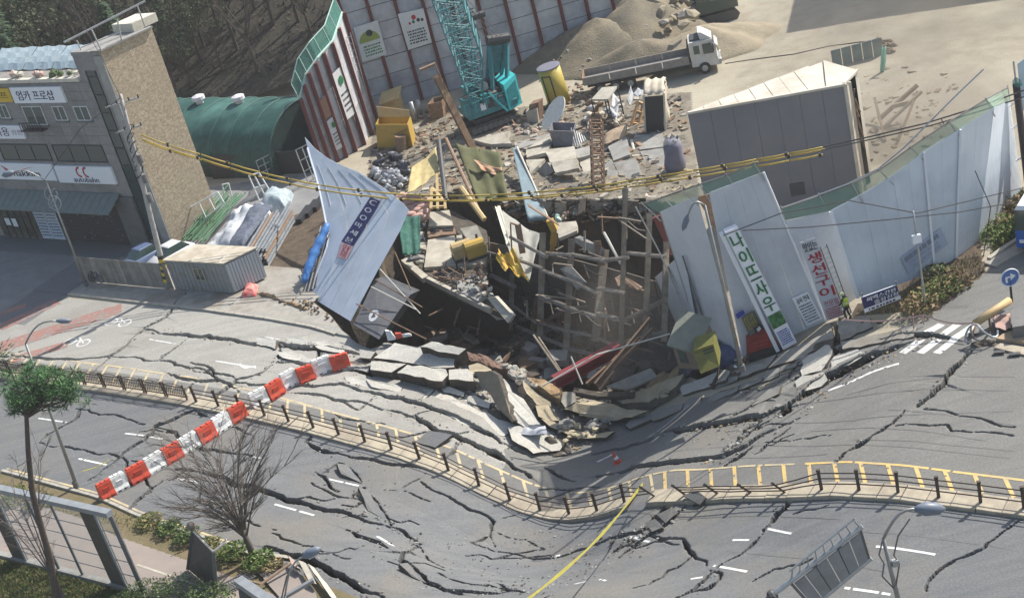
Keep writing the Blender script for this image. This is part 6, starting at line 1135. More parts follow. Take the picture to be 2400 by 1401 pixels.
# field of tilted slabs
FSL=[('slab in full sun at the top of the slab field, lapped by another',[(1277,351),(1346,343),(1352,371),(1290,381)],[.5,.7,.9,.7],M_CSL),('lowest sunlit slab of the overlapping pair in the slab field',[(1292,380),(1353,372),(1357,394),(1302,405)],[.9,1.1,.9,.7],M_CSL),('pale slab just left of the ladder tower top',[(1346,351),(1385,341),(1386,362),(1354,371)],[.5,.4,.4,.5],M_CSG),
('narrow slab beside the steel box at the left of the slab field',[(1232,348),(1288,316),(1292,332),(1243,345)],[.2,.4,.5,.4],M_CSL),('wedge slab between the pale blue screen and the sunlit pair',[(1232,352),(1290,340),(1279,358),(1234,369)],[.4,.7,.7,.5],M_CSL),('triangular slab touching the pale blue screen',[(1232,375),(1277,372),(1262,388),(1243,407)],[.4,.5,.5,.3],M_CSL),('ribbed slab tipped steeply in shade by the pale blue screen',[(1245,407),(1283,381),(1298,402),(1256,432)],[-.3,.9,.5,-.7],M_CSG),('large grey slab under the sunlit pair',[(1303,410),(1354,398),(1382,439),(1324,446)],[0,.1,-.2,-.3],M_CSG),('slab half behind the ladder tower, cracked along its edge',[(1356,375),(1388,366),(1392,430),(1384,440)],[.2,.2,-.2,-.2],M_CSL),
('slab right of the ladder tower foot',[(1414,388),(1433,373),(1453,420),(1416,433)],[.1,.3,0,-.2],M_CSG),('shaded slab right of the ladder tower top',[(1425,343),(1468,321),(1476,362),(1437,377)],[.3,.5,.3,.1],M_CSG),('broad shaded slab at the middle of the slab field',[(1438,381),(1489,371),(1506,411),(1457,424)],[.2,.4,.1,-.1],M_CSG),('shaded slab below the cream tent',[(1484,317),(1553,313),(1560,343),(1500,351)],[.1,.1,.2,.1],M_CSG),('big shaded slab against the grey shed',[(1500,355),(1561,346),(1570,405),(1527,412)],[.1,.3,0,-.1],M_CSG),('long shaded slab strip below the crane',[(1205,336),(1290,312),(1286,326),(1208,352)],[.1,.1,.2,.2],M_CSG),('cream torn sheet below the crane tracks',[(1110,328),(1170,312),(1195,306),(1190,326),(1200,336),(1150,338)],[.3,.5,.7,.5,.4,.4],M_CSL),('slab along the hole edge below the ladder tower',[(1255,440),(1330,450),(1385,445),(1390,470),(1270,478)],[-.5,-.4,-.5,-1.2,-1.3],M_CSG),('slab sliding into the hole right of the ladder tower',[(1420,436),(1460,426),(1520,416),(1535,440),(1425,468)],[-.3,-.2,-.2,-.8,-1],M_CSG),('grey slab in front of the grey shed corner',[(1530,416),(1572,408),(1600,440),(1540,445)],[-.1,0,-.2,-.4],M_CSG)]
for lb,px,z,mt in FSL: slab('concrete_slab','concrete '+lb,'slab',px,z,.3,mt,None,None,.05)
# steel box, disc, tent, board and wreckage above the slab field
t,q=px_box('steel_box','open grey steel box above the sunlit slabs','box',[(1297,343),(1340,345),(1344,308),(1287,306)],(.5,1.8),mat('box_grey',(.2,.2,.215),.6,(.15,.15,.17),2),open_top=True,z=.3)
for i in range(6): bar('scaffold_bar','pale scaffold bar beside the grey steel box','bar',[(1338+i*6,300+i*4),(1348+i*5,345-i*3)],[114.5,113.5],.07,M_GALV,'scaffold bars beside the steel box')
q=pv([(1270,250),(1322,290)],y=[119,117.5]); c=P(1296,268,1.0); m=MB(); n_=np.array([-.55,-.35,.75]); n_/=np.linalg.norm(n_); u_=np.cross(n_,[0,0,1]); u_/=np.linalg.norm(u_); v_=np.cross(n_,u_); m.prism([c+u_*1.05*math.cos(k*math.pi/14)+v_*1.75*math.sin(k*math.pi/14) for k in range(28)],-n_*.12); m.top('steel_disc',mat('white_disc',(.55,.55,.52),.5,(.46,.46,.44),3),'large white disc leaning beside the yellow tank','disc')
t=thing('tattered_tent','cream tattered tent with dark open front beside the grey shed','tent',P(1540,312)); a,b=P(1513,312),P(1560,306); ta,tb=U(1508,222,a),U(1556,218,b); dv=np.array([.8,2.6,.3])
cov=mat('cream_canvas',(.52,.47,.38),.8,(.4,.34,.26),2)
m=MB(); m.grid([[lerp(lerp(ta,tb,i/8),lerp(ta+dv,tb+dv,i/8),j/6)+[0,0,.35*math.sin(math.pi*j/6)+.1*math.sin(i*2)] for i in range(9)] for j in range(7)],th=(0,0,-.05)); m.part('canopy',cov,t,True)
m=MB(); m.grid([[lerp(lerp(tb,tb+dv,j/6),lerp(b,b+dv,j/6)+[.4*math.sin(j),0,.6*(j%2)],i/6)+[.1*math.sin(j*2+i),0,0] for j in range(7)] for i in range(7)],th=(-.04,0,0)); m.part('side_flap',cov,t,True)
m=MB(); m.prism([a,b,lerp(b,tb,.93),lerp(a,ta,.93)],(0,.1,0)); m.part('front_shade',M_BLK,t)  # black sheet stands in for the shade inside the open tent
for p_,q_ in((a,ta),(b,tb)): m=MB(); m.beam(p_,q_,.15,.15); m.part('post',M_PIPEW,t)
q=pv([(1386,233),(1411,205),(1447,202),(1424,233)],[2.6,2.9,2.9,2.6]); t=thing('board_table','pale board raised on posts before the truck tail','table',P(1415,262)); m=MB(); m.prism(q,(0,0,-.15)); m.part('board',M_CSL,t)
for p in q: m=MB(); m.beam(p,(p[0],p[1],0),.1,.1); m.part('post',M_DARK,t)
bags(30,[(1370,240),(1440,240),(1470,290),(1400,300),(1360,275)],(.25,.6),'white and brown wrapped bundle before the truck tail','bundle','wrapped bundles before the truck tail',[M_BW,M_BROWN,cov],91)
for i,(px,y_,l) in enumerate([([(1436,215),(1452,235),(1445,290),(1432,260)],[119,118,116,117],'white torn sheet standing beside the pale raised board'),([(1478,200),(1486,225),(1478,250),(1468,235)],[119,118.5,117.5,118],'white torn shard left of the cream tent'),([(1495,205),(1512,212),(1500,228),(1484,222)],[119,118.5,118,118.5],'white torn scrap touching the tent top')]): cloth('torn_sheet',l,'sheet',px,y_,M_BW,.1,8,i+20,wr=.1)
t=thing('orange_frame','orange steel frame leaning before the cream tent','frame',P(1490,318))
for a,b in(((1496,238),(1472,322)),((1508,245),(1490,320)),((1492,262),(1506,266)),((1484,290),(1498,292)),((1496,240),(1510,246))): m=MB(); q=pv([a,b],y=[116.5-(a[1]-240)*.02,116.5-(b[1]-240)*.02]); m.beam(q[0],q[1],.22,.22); m.part('bar',mat('orange_steel',(.48,.27,.11),.7,(.4,.28,.17),3),t)
m=MB(); 
cloth('wire_mesh','tan wire mesh panel between ladder tower and orange frame','mesh',[(1420,310),(1472,290),(1466,322),(1416,340)],[113.5,114.5,113,112.5],mat('tan_mesh',(.42,.32,.22),.8,(.3,.22,.15),6,alpha=.8),0,10,31)
t=thing('grey_bag','grey blue bulk bag with torn white top beside the grey shed','bulk bag',P(1585,400)); q=P(1585,400); m=MB(); m.tube([q,q+[0,0,.5],q+[.05,0,1.2],q+[.12,.1,1.9],q+[.1,.1,2.4]],[.7,.85,.72,.75,.6],11); m.part('bag',mat('bag_blue',(.17,.17,.22),.7,(.13,.13,.17),2),t,True); m=MB(); m.grid([[q+np.array([.1+.62*math.cos(k*.4),.1+.62*math.sin(k*.4),2.3+.25*j+.2*math.sin(k*2.7)]) for k in range(17)] for j in range(2)]); m.part('torn_rim',M_BW,t)
scatter(80,[(1190,260),(1290,255),(1340,290),(1280,305),(1200,330),(1175,300)],(.12,.45),'debris_lump','pinkish debris lump below the yellow tank','debris','debris lumps below the yellow tank',[mat('pink_debris',(.4,.29,.23),.9,(.3,.22,.17),2),M_CSL,M_EDGE],93)
scatter(70,[(950,300),(1090,300),(1110,345),(1060,330),(960,350)],(.1,.35),'debris_lump','brown debris lump between the skip and the long beam','debris','debris lumps by the long beam',[M_MND2,M_BROWN,M_EDGE],95)
scatter(60,[(1280,440),(1400,450),(1400,500),(1300,520)],(.12,.4),'debris_lump','mixed debris lump at the far lip of the hole','debris','debris lumps at the far lip',[mat('pink_debris',(.4,.29,.23)),M_CSG,mat('mint_debris',(.32,.42,.36),.8)],97,lambda x,y:P(x,y,-.8))
for i in range(40):
    x,y=random.uniform(1000,1560),random.uniform(270,330); q=P(x,y,.1); a=random.uniform(0,3.1); l=random.uniform(.6,2); m=MB(); m.beam(q,q+[l*math.cos(a),l*math.sin(a),random.uniform(0,.6)],.08,.06); m.top('scrap_bar',[M_RUST,M_BROWN,M_PIPEW][i%3],'scrap bar lying in the clutter before the crane and tent','bar','scrap bars before the crane and tent')
# grey and dark boxes next to the crane
t,q=px_box('crate','tan crate beside the pink debris under the crane','crate',[(1238,290),(1262,288),(1258,255),(1232,262)],(.6,1.2),M_CSL); t,q=px_box('dark_cabinet','dark brown cabinet beside the tan crate','cabinet',[(1240,290),(1264,285),(1262,240),(1240,246)],(.5,.8),M_BROWN)
# blue tarp roll and rods left of the hoarding
t=thing('blue_tarp_roll','long blue tarpaulin roll standing between the yard and the bent hoarding','tarpaulin roll',pv([(705,680)],y=101)[0]); q=pv([(712,662),(722,630),(738,590),(755,555),(768,525)],y=[101,101.8,102.8,103.6,104.3]); m=MB(); m.tube([lerp(q[min(int(k/4),3)],q[min(int(k/4),3)+1],k/4-min(int(k/4),3)) for k in range(17)],[(.22+.13*math.sin(math.pi*k/16)+.03*math.sin(k*1.9)+.03*math.sin(k*4.1)) for k in range(17)],10); m.part('roll',mat('blue_tarp',(.04,.14,.38),.55,(.07,.22,.5),3),t,True)
for a in(1,2,3): m=MB(); c=q[a]; m.tube([c+[.55*math.cos(k*.9),.3*math.sin(k*.9),.5*math.sin(k*.9)*.6] for k in range(8)],.04,5); m.part('tie',M_BLK,t)
for i in range(7): bar('steel_rod','grey rod in the bundle between the blue roll and the bent hoarding','rod',[(712+i*5,690-i*3),(752+i*4,530+i*2)],[100.5,105],.06,[M_GALV,M_BLK][i%2],'rods by the blue tarpaulin roll')
bar('white_post','pale post lying by the foot of the blue roll','post',[(695,700),(712,668)],[100,101],.14,M_CSG)

# tangle of bars, boards and sheets hanging in the hole
rr=random.Random(64)
for i in range(64):
    x,y=rr.uniform(1130,1570),rr.uniform(500,850); yy=95.6-(x-1200)/365*12.6+rr.uniform(-.6,2.2); a=rr.choice((rr.gauss(1.45,.15),rr.gauss(.3,.2),rr.uniform(0,3.1))); l=rr.uniform(18,85); q=pv([(x-l*math.cos(a)/2,y-l*math.sin(a)/2),(x+l*math.cos(a)/2,y+l*math.sin(a)/2)],y=[yy,yy+rr.uniform(-1.5,.5)])
    m=MB(); k=i%5
    if k<3: m.beam(q[0],q[1],rr.uniform(.07,.16),rr.uniform(.05,.14))
    elif k==3: m.tube([q[0],lerp(q[0],q[1],.5)+[0,-.2,-.15],q[1]],.05,6)
    else: m.beam(q[0],q[1],rr.uniform(.3,.6),.05)
    m.top('hanging_bar',[M_PILE,M_BROWN,M_LAG,M_LAG,M_BROWN][k],'rusty bar or board tangled in the collapsed wall of the hole','bar','tangle of bars in the hole')
for i in range(9):
    x,y=rr.uniform(960,1130),rr.uniform(720,800); yy=95+rr.uniform(0,3); l=rr.uniform(20,60); a=rr.uniform(0,3.1); q=pv([(x,y),(x+l*math.cos(a),y+l*math.sin(a))],y=[yy,yy-1]); m=MB(); m.beam(q[0],q[1],.1,.08); m.top('hanging_bar',[M_LAG,M_BROWN][i%2],'dim bar in the dark below the broken deck','bar','dim bars below the deck')
# more torn slabs along the rim and up the right slope
for i,(x,y) in enumerate([(620,800),(700,800),(770,812),(690,835),(760,850),(830,858),(845,895),(900,905),(1060,915),(1120,940),(1180,970),(1230,1010),(1340,985),(1500,985),(1560,965),(1620,945),(1690,925),(1750,900),(1800,880),(1840,862),(1850,905),(1790,925),(1900,838),(1920,812),(1990,802),(2050,795),(2110,780),(1760,862),(1700,895),(1640,908)]):
    left=x<1300; dx=rr.uniform(24,42); sl=.22 if left else -.42; h=rr.uniform(6,11); px=[(x-dx,y-dx*sl-h*.5+rr.uniform(-3,3)),(x-dx*.2,y-dx*sl*.2-h-rr.uniform(0,3)),(x+dx,y+dx*sl-h*.4+rr.uniform(-3,3)),(x+dx*.9,y+dx*sl*.9+h+rr.uniform(-2,2)),(x-dx*.7,y-dx*sl*.7+h+rr.uniform(-2,2))]; b=rr.uniform(.08,.2); t=rr.uniform(-.12,.14)
    slab('asphalt_slab','torn asphalt slab '+('in the broken lanes left of the pale rim slabs' if x<1000 else 'sliding into the trough below the hole' if x<1590 else 'on the shaded lane before the yellow bin and red box' if x<1815 else 'in the torn band leading up to the crosswalk'),'slab',px,RZ(px,[b-t,b+.12,b+t+.1,b+t*.5,b-t*.5]),.45,M_TOP if left else mat('right_slab',(.2,.197,.183),.9,(.25,.245,.225),1.5,bump=.3,bscale=20,c3=(.23,.215,.185),scale3=.6),gR,M_EDGE,.12)

rr=random.Random(91)
for i,x in enumerate(range(1262,1570,17)):
    y=474+rr.uniform(-5,6)+(x-1500)*.1*(x>1500); w=rr.uniform(9,17); h=rr.uniform(10,34); a=P(x,y,0); z1=-rr.uniform(.3,1.6)
    q=[P(x-w,y-6,.1),P(x+w,y-6+rr.uniform(-3,3),.15),P(x+w*.8+rr.uniform(-4,4),y+h*.7,z1),P(x-w*.9,y+h,z1-.2)]; m=MB(); m.prism(q,(0,.05,-.22)); m.top('lip_slab',[M_CSG,MATS['littered_ground'],M_EDGE,M_CSL][i%4],'broken slab drooping over the far lip of the hole','slab','slabs drooping over the far lip')
# ================================================================ RIGHT HAND HOARDING
M_HB=mat('blue_white_sheet',(.58,.635,.69),.5,(.52,.575,.64),.35,c3=(.45,.5,.56),scale3=.2); M_HG=mat('grey_white_sheet',(.56,.58,.61),.5,(.5,.525,.56),.4,c3=(.43,.45,.49),scale3=.25)
def GB(px,z=None): return G0(*px) if z is None else P(*px,z)
def hpanel(root,bl,br,tr,tl,n,mt,zb=None,name='sheet'):
    b0,b1=(GB(bl,zb),GB(br,zb)); t0,t1=U(*tl,b0),U(*tr,b1)
    for i in range(n):
        u0,u1=i/n+.0015,(i+1)/n-.0015; rows=[[lerp(lerp(t0,t1,u),lerp(b0,b1,u),v/6)+np.array([0,.004*(k%2)+.05*float(noise2(lerp(t0,b0,v/6)[0]*1.0+u*5,v,1.7,5)),0]) for k,u in enumerate(np.linspace(u0,u1,5))] for v in range(7)]
        m=MB(); m.grid(rows,th=(0,.06,0)); m.part(name,mt,root)
    return b0,b1,t1,t0
hl=thing('broken_hoarding','broken leaning white hoarding at the right edge of the hole','hoarding',GB((1640,850)))
A1=hpanel(hl,(1594,778),(1652,858),(1602,592),(1536,650),2,M_HG); A2=hpanel(hl,(1655,838),(1738,846),(1634,460),(1547,497),3,M_HG); A3=hpanel(hl,(1742,846),(1936,752),(1790,404),(1662,452),4,M_HG)
for a,b,mt,w in((A1[0],A1[3],M_GALV,.07),(A3[1],A3[2],M_SIGN,.1),(A2[0],A2[3],M_GALV,.07)): m=MB(); m.beam(a,b,w,w); m.part('edge_trim',mt,hl)
m=MB(); b0=GB((1640,800)); q=[U(*p,b0+[0,.6,0]) for p in((1530,512),(1550,505),(1600,590),(1572,600))]; m.prism(q,(0,.2,0)); m.part('back_post',M_DRED,hl)
m=MB(); q=[U(*p,GB((1740,840))+[0,.4,0]) for p in((1632,462),(1662,455),(1712,545),(1690,560))]; m.prism(q,(0,.1,0)); m.part('gap_sheet',M_BROWN,hl)
for a,b in(((1600,600),(1665,800)),): m=MB(); m.tube([U(*a,A1[1]-[0,.2,0]),U(*b,A1[1]-[0,.2,0])],.06,6); m.part('loose_pole',M_STONE2,hl)
hr=thing('curved_hoarding','long bluish white site hoarding curving up the right side','hoarding',GB((2010,697),0))
C1=hpanel(hr,(1936,752),(2010,697),(1946,495),(1842,518),2,M_HG)
tops=[(1946,495),(2020,455),(2092,412),(2165,356),(2250,303),(2330,252),(2368,236)]; bas=[(2010,697),(2072,680),(2132,657),(2190,632),(2240,606),(2292,566),(2395,445)]
CQ=[]
for i in range(6): CQ.append(hpanel(hr,bas[i],bas[i+1],tops[i+1],tops[i],2,M_HB,0))
for a,b,w in((CQ[0][0],CQ[0][3],.2),(CQ[3][0],CQ[3][3],.14),(CQ[4][0],CQ[4][3],.12)): m=MB(); m.beam(a-[0,.08,0],b-[0,.08,0],w,.1); m.part('seam_trim',M_SIGN,hr)
# green nets on top
def net(label,bot,top,base,root=None):
    t=thing('safety_net',label,'net',U(*bot[0],base[0])); B=[U(*p,b) for p,b in zip(bot,base)]; T=[U(*p,b) for p,b in zip(top,base)]
    m=MB(); m.grid([[lerp(a,b,j/4) for a,b in zip(B,T)] for j in range(5)]); m.part('mesh',mat('net_mesh',(.17,.30,.24),.8,(.2,.33,.25),1,alpha=.6),t)
    m=MB(); m.tube(T,.045,5); m.part('top_cable',M_STONE2,t)
    for a,b in zip(B,T): m=MB(); m.beam(a-[0,0,.6],b+(b-a)*.15,.06,.06); m.part('post',M_GALV,t)
net('green net over the broken leaning hoarding',[(1545,498),(1590,480),(1634,461),(1662,453),(1725,430),(1790,404)],[(1508,478),(1555,462),(1600,446),(1640,432),(1705,410),(1768,382)],[A2[0],A2[0],A2[1],A3[0],A3[0],A3[1]])
net('green net along the top of the long curved hoarding',[(1842,518),(1946,495)]+tops[1:],[(1832,488),(1922,458),(1998,430),(2062,398),(2135,345),(2225,285),(2312,232),(2362,205)],[C1[0],C1[1]]+[CQ[i][1] for i in range(6)])
m=MB(); b_=C1[0]+[0,1,0]; m.tube([U(1490,485,A2[0]),U(1545,590,A2[0]),U(1590,690,A2[0])],.05,5); m.top('net_cable',M_GALV,'thin cable hanging at the torn left end of the broken hoarding','cable')
m=MB(); m.tube([U(*p,b_) for p in((1830,488),(1905,462),(1985,432),(2060,395),(2120,345),(2180,285),(2240,225),(2305,163))],.05,5); m.top('net_cable',M_GALV,'long cable rising from the curved hoarding net to the upper right','cable')
# signs in front of the hoarding
def board(name,label,px,base,mt,th=.08,cat='sign',z=None):
    b0,b1=base; q=[U(*px[0],b0),U(*px[1],b1),b1 if px[2] is None else U(*px[2],b1),b0 if px[3] is None else U(*px[3],b0)]; t=thing(name,label,cat,(q[2]+q[3])/2); m=MB(); m.prism(q,(0,th,0)); m.part('board',mt,t); return t,q
def O(q,a,b,k=.02): return bil(q,a,b)+np.array([0,-k,0])
g0,g1=GB((1838,818)),GB((1868,802))
t,q=board('tall_signboard','tall leaning white signboard with big green letters',[(1699,545),(1729,532),(1868,802),(1836,820)],(g0-[0,.5,0],g1-[0,.5,0]),M_SIGN,.5)
for i,ch in enumerate('나이뜨사우'): m=MB(); v=.03+i*.135; text_on(m,ch,O(q,.12,v),O(q,.92,v),O(q,.12,v+.115),off=.03,bold=.035); m.part('lettering',M_GREENPR,t)
m=MB(); m.prism([O(q,a,b,.03) for a,b in((.02,.71),(.98,.71),(.98,.82),(.02,.82))],(0,.02,0)); m.part('leaf_picture',mat('leaf_print',(.02,.09,.025),.6,(.06,.2,.07),4,contrast=(.45,.55)),t)
m=MB(); lines_on(m,O(q,.1,.85),O(q,.95,.85),O(q,.1,.97),7,.55,seed=31,off=.03); m.part('print',M_BLUEPR,t,kind='stuff')
t2,q2=board('signboard_edge','narrow white box edge behind the green lettered signboard',[(1688,552),(1696,547),(1828,822),(1820,826)],(g0-[0,.3,0],g0-[0,.3,0]),M_SIGN,.4,'sign')
r0,r1=GB((1940,748)),GB((1978,736)); fo=np.array([0,-.25,0])
t,q=board('hanging_sign','white hanging sign with red letters beside the ladder',[(1875,569),(1911,557),(1980,738),(1938,752)],(lerp(A3[0],A3[1],.98)+fo,C1[0]+fo*2),mat('pale_sign',(.5,.52,.56),.5),.05)
m=MB(); text_on(m,'맛있는',O(q,.08,.02),O(q,.95,.02),O(q,.08,.13),off=.02,bold=.01); m.part('lettering',M_BLACKPR,t)
for i,ch in enumerate('생선구이'): m=MB(); v=.16+i*.145; text_on(m,ch,O(q,.12,v),O(q,.95,v),O(q,.12,v+.125),off=.02,bold=.03); m.part('lettering',M_REDPR,t)
m=MB(); text_on(m,'전문점',O(q,.15,.76),O(q,.95,.76),O(q,.15,.83),off=.02); m.part('lettering',M_REDPR,t); m=MB(); lines_on(m,O(q,.1,.85),O(q,.95,.85),O(q,.1,.99),5,.5,seed=33,off=.02); m.part('print',M_REDPR,t,kind='stuff')
t,q=board('notice_sign','white notice board of small dark lines standing before the hoarding',[(1856,700),(1893,683),(1929,747),(1891,764)],(GB((1893,775)),GB((1930,757))),M_SIGN,.06)
m=MB(); text_on(m,'공사 안내',O(q,.15,.06),O(q,.9,.06),O(q,.15,.24),off=.02,bold=.008); m.part('lettering',M_BLACKPR,t); m=MB(); lines_on(m,O(q,.1,.3),O(q,.92,.3),O(q,.1,.95),7,.4,seed=35,off=.02); m.part('print',M_NAVY,t,kind='stuff')
b0,b1=GB((2028,738),0),GB((2112,708),0)
t,q=board('roadside_banner','navy banner with white letters at the foot of the curved hoarding',[(2018,697),(2101,667),(2112,700),(2027,733)],(b0-[0,.3,0],b1-[0,.3,0]),M_SIGN,.05,'banner')
m=MB(); m.prism([O(q,a,b,.02) for a,b in((0,.04),(1,.04),(1,.74),(0,.74))],(0,.01,0)); m.part('navy_field',mat('navy_cloth',(.015,.018,.10)),t)
for s,a,b,c,d in(('씨맥스간판',.12,.95,.1,.38),('출장신청',.3,.97,.42,.7)): m=MB(); text_on(m,s,O(q,a,c,.04),O(q,b,c,.04),O(q,a,d,.04),off=.02,bold=.006); m.part('lettering',M_SIGN,t)
m=MB(); lines_on(m,O(q,.08,.8),O(q,.95,.8),O(q,.08,.95),1,.7,seed=37,off=.02); m.part('print',M_NAVY,t,kind='stuff')
for a in(.03,.97): m=MB(); p=bil(q,a,.5); m.beam((p[0],p[1]+.08,0),(p[0],p[1]+.08,q[0][2]+.2 if a<.5 else q[1][2]+.2),.08,.08); m.part('stake',M_STONE2,t)
# faded notice painted on the curved hoarding
def on_hoard(name,label,px,mt,i):
    k=CQ[i]; n=np.cross(k[1]-k[0],k[3]-k[0]); q=[PL(*p,k[0]-[0,.08,0],n) for p in px]; t=thing(name,label,'notice',(q[2]+q[3])/2); m=MB(); m.prism(q,(0,.02,0)); m.part('sheet',mt,t); return t,q
t,q=on_hoard('faded_notice','faded blue notice lettered on the curved hoarding behind the thin pole',[(2112,604),(2205,534),(2222,572),(2130,642)],mat('faded_blue',(.36,.42,.52),.5,(.30,.36,.46),1),2)
m=MB(); lines_on(m,O(q,.03,.05),O(q,.97,.05),O(q,.03,.32),1,.9,seed=41,off=.03); m.part('print',mat('slate_print',(.17,.2,.27),.6),t,kind='stuff'); m=MB(); lines_on(m,O(q,.1,.42),O(q,.9,.42),O(q,.1,.92),2,.4,seed=43,off=.03); m.part('print',mat('pale_slate',(.27,.31,.4),.6),t,kind='stuff')
# poster cluster, red box, blue heap and yellow bin at the foot of the broken hoarding
p0=lerp(A3[0],A3[1],.05)-[0,.35,0]; p1=lerp(A3[0],A3[1],.35)-[0,.35,0]
t,q=board('poster_panel','dark poster panel with yellow letters and round picture behind the red box',[(1738,745),(1768,728),(1800,786),(1762,800)],(p0,p1),mat('olive_dark',(.12,.13,.12),.6),.05,'poster')
m=MB(); text_on(m,'상가\n분양',O(q,.05,.02),O(q,.85,.02),O(q,.05,.55),off=.02,bold=.012,spacing=.9); m.part('lettering',mat('yellow_print',(.5,.42,.05),.6),t)
m=MB(); m.add([O(q,.68+.28*math.cos(k*math.pi/7),.68+.28*math.sin(k*math.pi/7),.03) for k in range(14)],[tuple(range(14))]); m.part('round_picture',M_BLACKPR,t); m=MB(); m.prism([O(q,a,b,.05) for a,b in((.55,.62),(.8,.55),(.85,.66),(.6,.75))],(0,.01,0)); m.part('picture_mark',M_SIGN,t)
t,q=board('small_blue_sign','small blue sign tilted beside the dark poster panel',[(1724,738),(1742,726),(1746,735),(1728,748)],(p0,p0),M_BLUEPR,.05)
b0,b1=GB((1752,850)),GB((1832,828)); t,q=board('red_box','red box with dark lower half below the dark poster panel',[(1752,793),(1805,778),(1838,826),(1755,850)],(b0,b1),mat('red_panel',(.3,.03,.025),.6,(.2,.03,.03),2),.9,'box'); m=MB(); m.prism([O(q,a,b,.03) for a,b in((0,.62),(1,.62),(1,1),(0,1))],(0,.02,0)); m.part('dark_panel',M_BLK,t); m=MB(); lines_on(m,O(q,.2,.2),O(q,.8,.2),O(q,.2,.5),2,.4,seed=51,off=.03); m.part('print',mat('dim_red',(.4,.08,.06)),t,kind='stuff')
c=GB((1700,860)); m=MB(); m.blob(c+[0,.2,.6],.95,61,2,.2,(1.2,.7,.75)); m.top('blue_heap',mat('dark_blue_sheet',(.05,.06,.13),.6,(.09,.11,.2),3),'dark blue covered heap between the yellow bin and the lamp pole','heap',smooth=True)
scatter(14,[(1700,850),(1760,835),(1765,870),(1715,875)],(.1,.3),'debris_lump','pale debris lump at the foot of the right lamp pole','debris','debris at the foot of the right lamp pole',[M_SIGN,M_CSG,M_BROWN],62,lambda x,y:G0(x,y)+np.array([0,0,.2]))
kb=thing('site_kiosk','small brown kiosk with sloping grey green roof tipped at the rim','kiosk',GB((1640,868))); k0=pv([(1592,862),(1648,866)],y=[76.2,75.6]); k1=pv([(1572,800),(1630,824)],y=[76.2,75.6]); dv=np.array([1.3,1.4,.9])
m=MB(); m.hexa([k0[0],k0[1],k0[1]+dv,k0[0]+dv],[k1[0],k1[1],k1[1]+dv,k1[0]+dv]); m.part('wall',mat('kiosk_brown',(.17,.14,.11),.8,(.13,.11,.09),2),kb); m=MB(); q=[k1[0]-dv*.08+[-.2,-.1,.05],k1[1]-dv*.08+[.15,-.1,.05],k1[1]+dv*1.05+[.15,0,.15],k1[0]+dv*1.05+[-.2,0,.15]]; m.prism(q,(0,0,-.1)); m.part('roof',mat('kiosk_roof',(.17,.185,.15),.7,(.14,.15,.125),2),kb)
m=MB(); m.prism([bil([k1[0],k1[1],k0[1],k0[0]],a,b)-[0,.05,0] for a,b in((.15,.2),(.5,.2),(.5,.75),(.15,.75))],(0,.04,0)); m.part('window',M_GLASS,kb)
t=thing('yellow_bin','bright yellow green bin tipped over beside the kiosk','bin',GB((1655,875))); q=pv([(1624,822),(1672,806),(1686,858),(1642,876)],y=[75,74.6,73.6,73.8]); m=MB(); m.prism(q,(.4,1.1,.2)); m.part('bin_body',mat('lime_plastic',(.16,.152,.03),.6,(.12,.115,.028),2),t); m=MB(); m.beam(q[0]+[0,-.05,0],q[1]+[0,-.05,0],.14,.14); m.part('rim',MATS['lime_plastic'],t)
m=MB(); lines_on(m,bil(q,.45,.1),bil(q,.95,.1),bil(q,.45,.35),2,.5,seed=55,off=.03); m.part('print',M_BLACKPR,t,kind='stuff')
for i in range(2): m=MB(); c=GB((1600+20*i,880)); m.blob(c+[0,0,.3],.5,70+i,2,.2,(1.2,.8,.7)); m.top('dark_bag',M_BB,['black bag at the foot of the kiosk, nearer the hole','black bag between the kiosk and the yellow bin'][i],'bag',smooth=True)
# ladder leaning on the hoarding
t=thing('leaning_ladder','long steel ladder leaning on the hoarding above the worker','ladder',GB((1990,735))); l0,l1=GB((1983,738)),GB((1995,732)); a,b=U(1922,578,l0+[0,.5,0]),U(1937,572,l1+[0,.5,0])
for p_,q_ in((l0,a),(l1,b)): m=MB(); m.beam(p_,q_,.07,.07); m.part('rail',M_STONE2,t)
for i in range(14): m=MB(); f=(i+.5)/14; m.tube([lerp(l0,a,f),lerp(l1,b,f)],.03,5); m.part('rung',M_GALV,t)
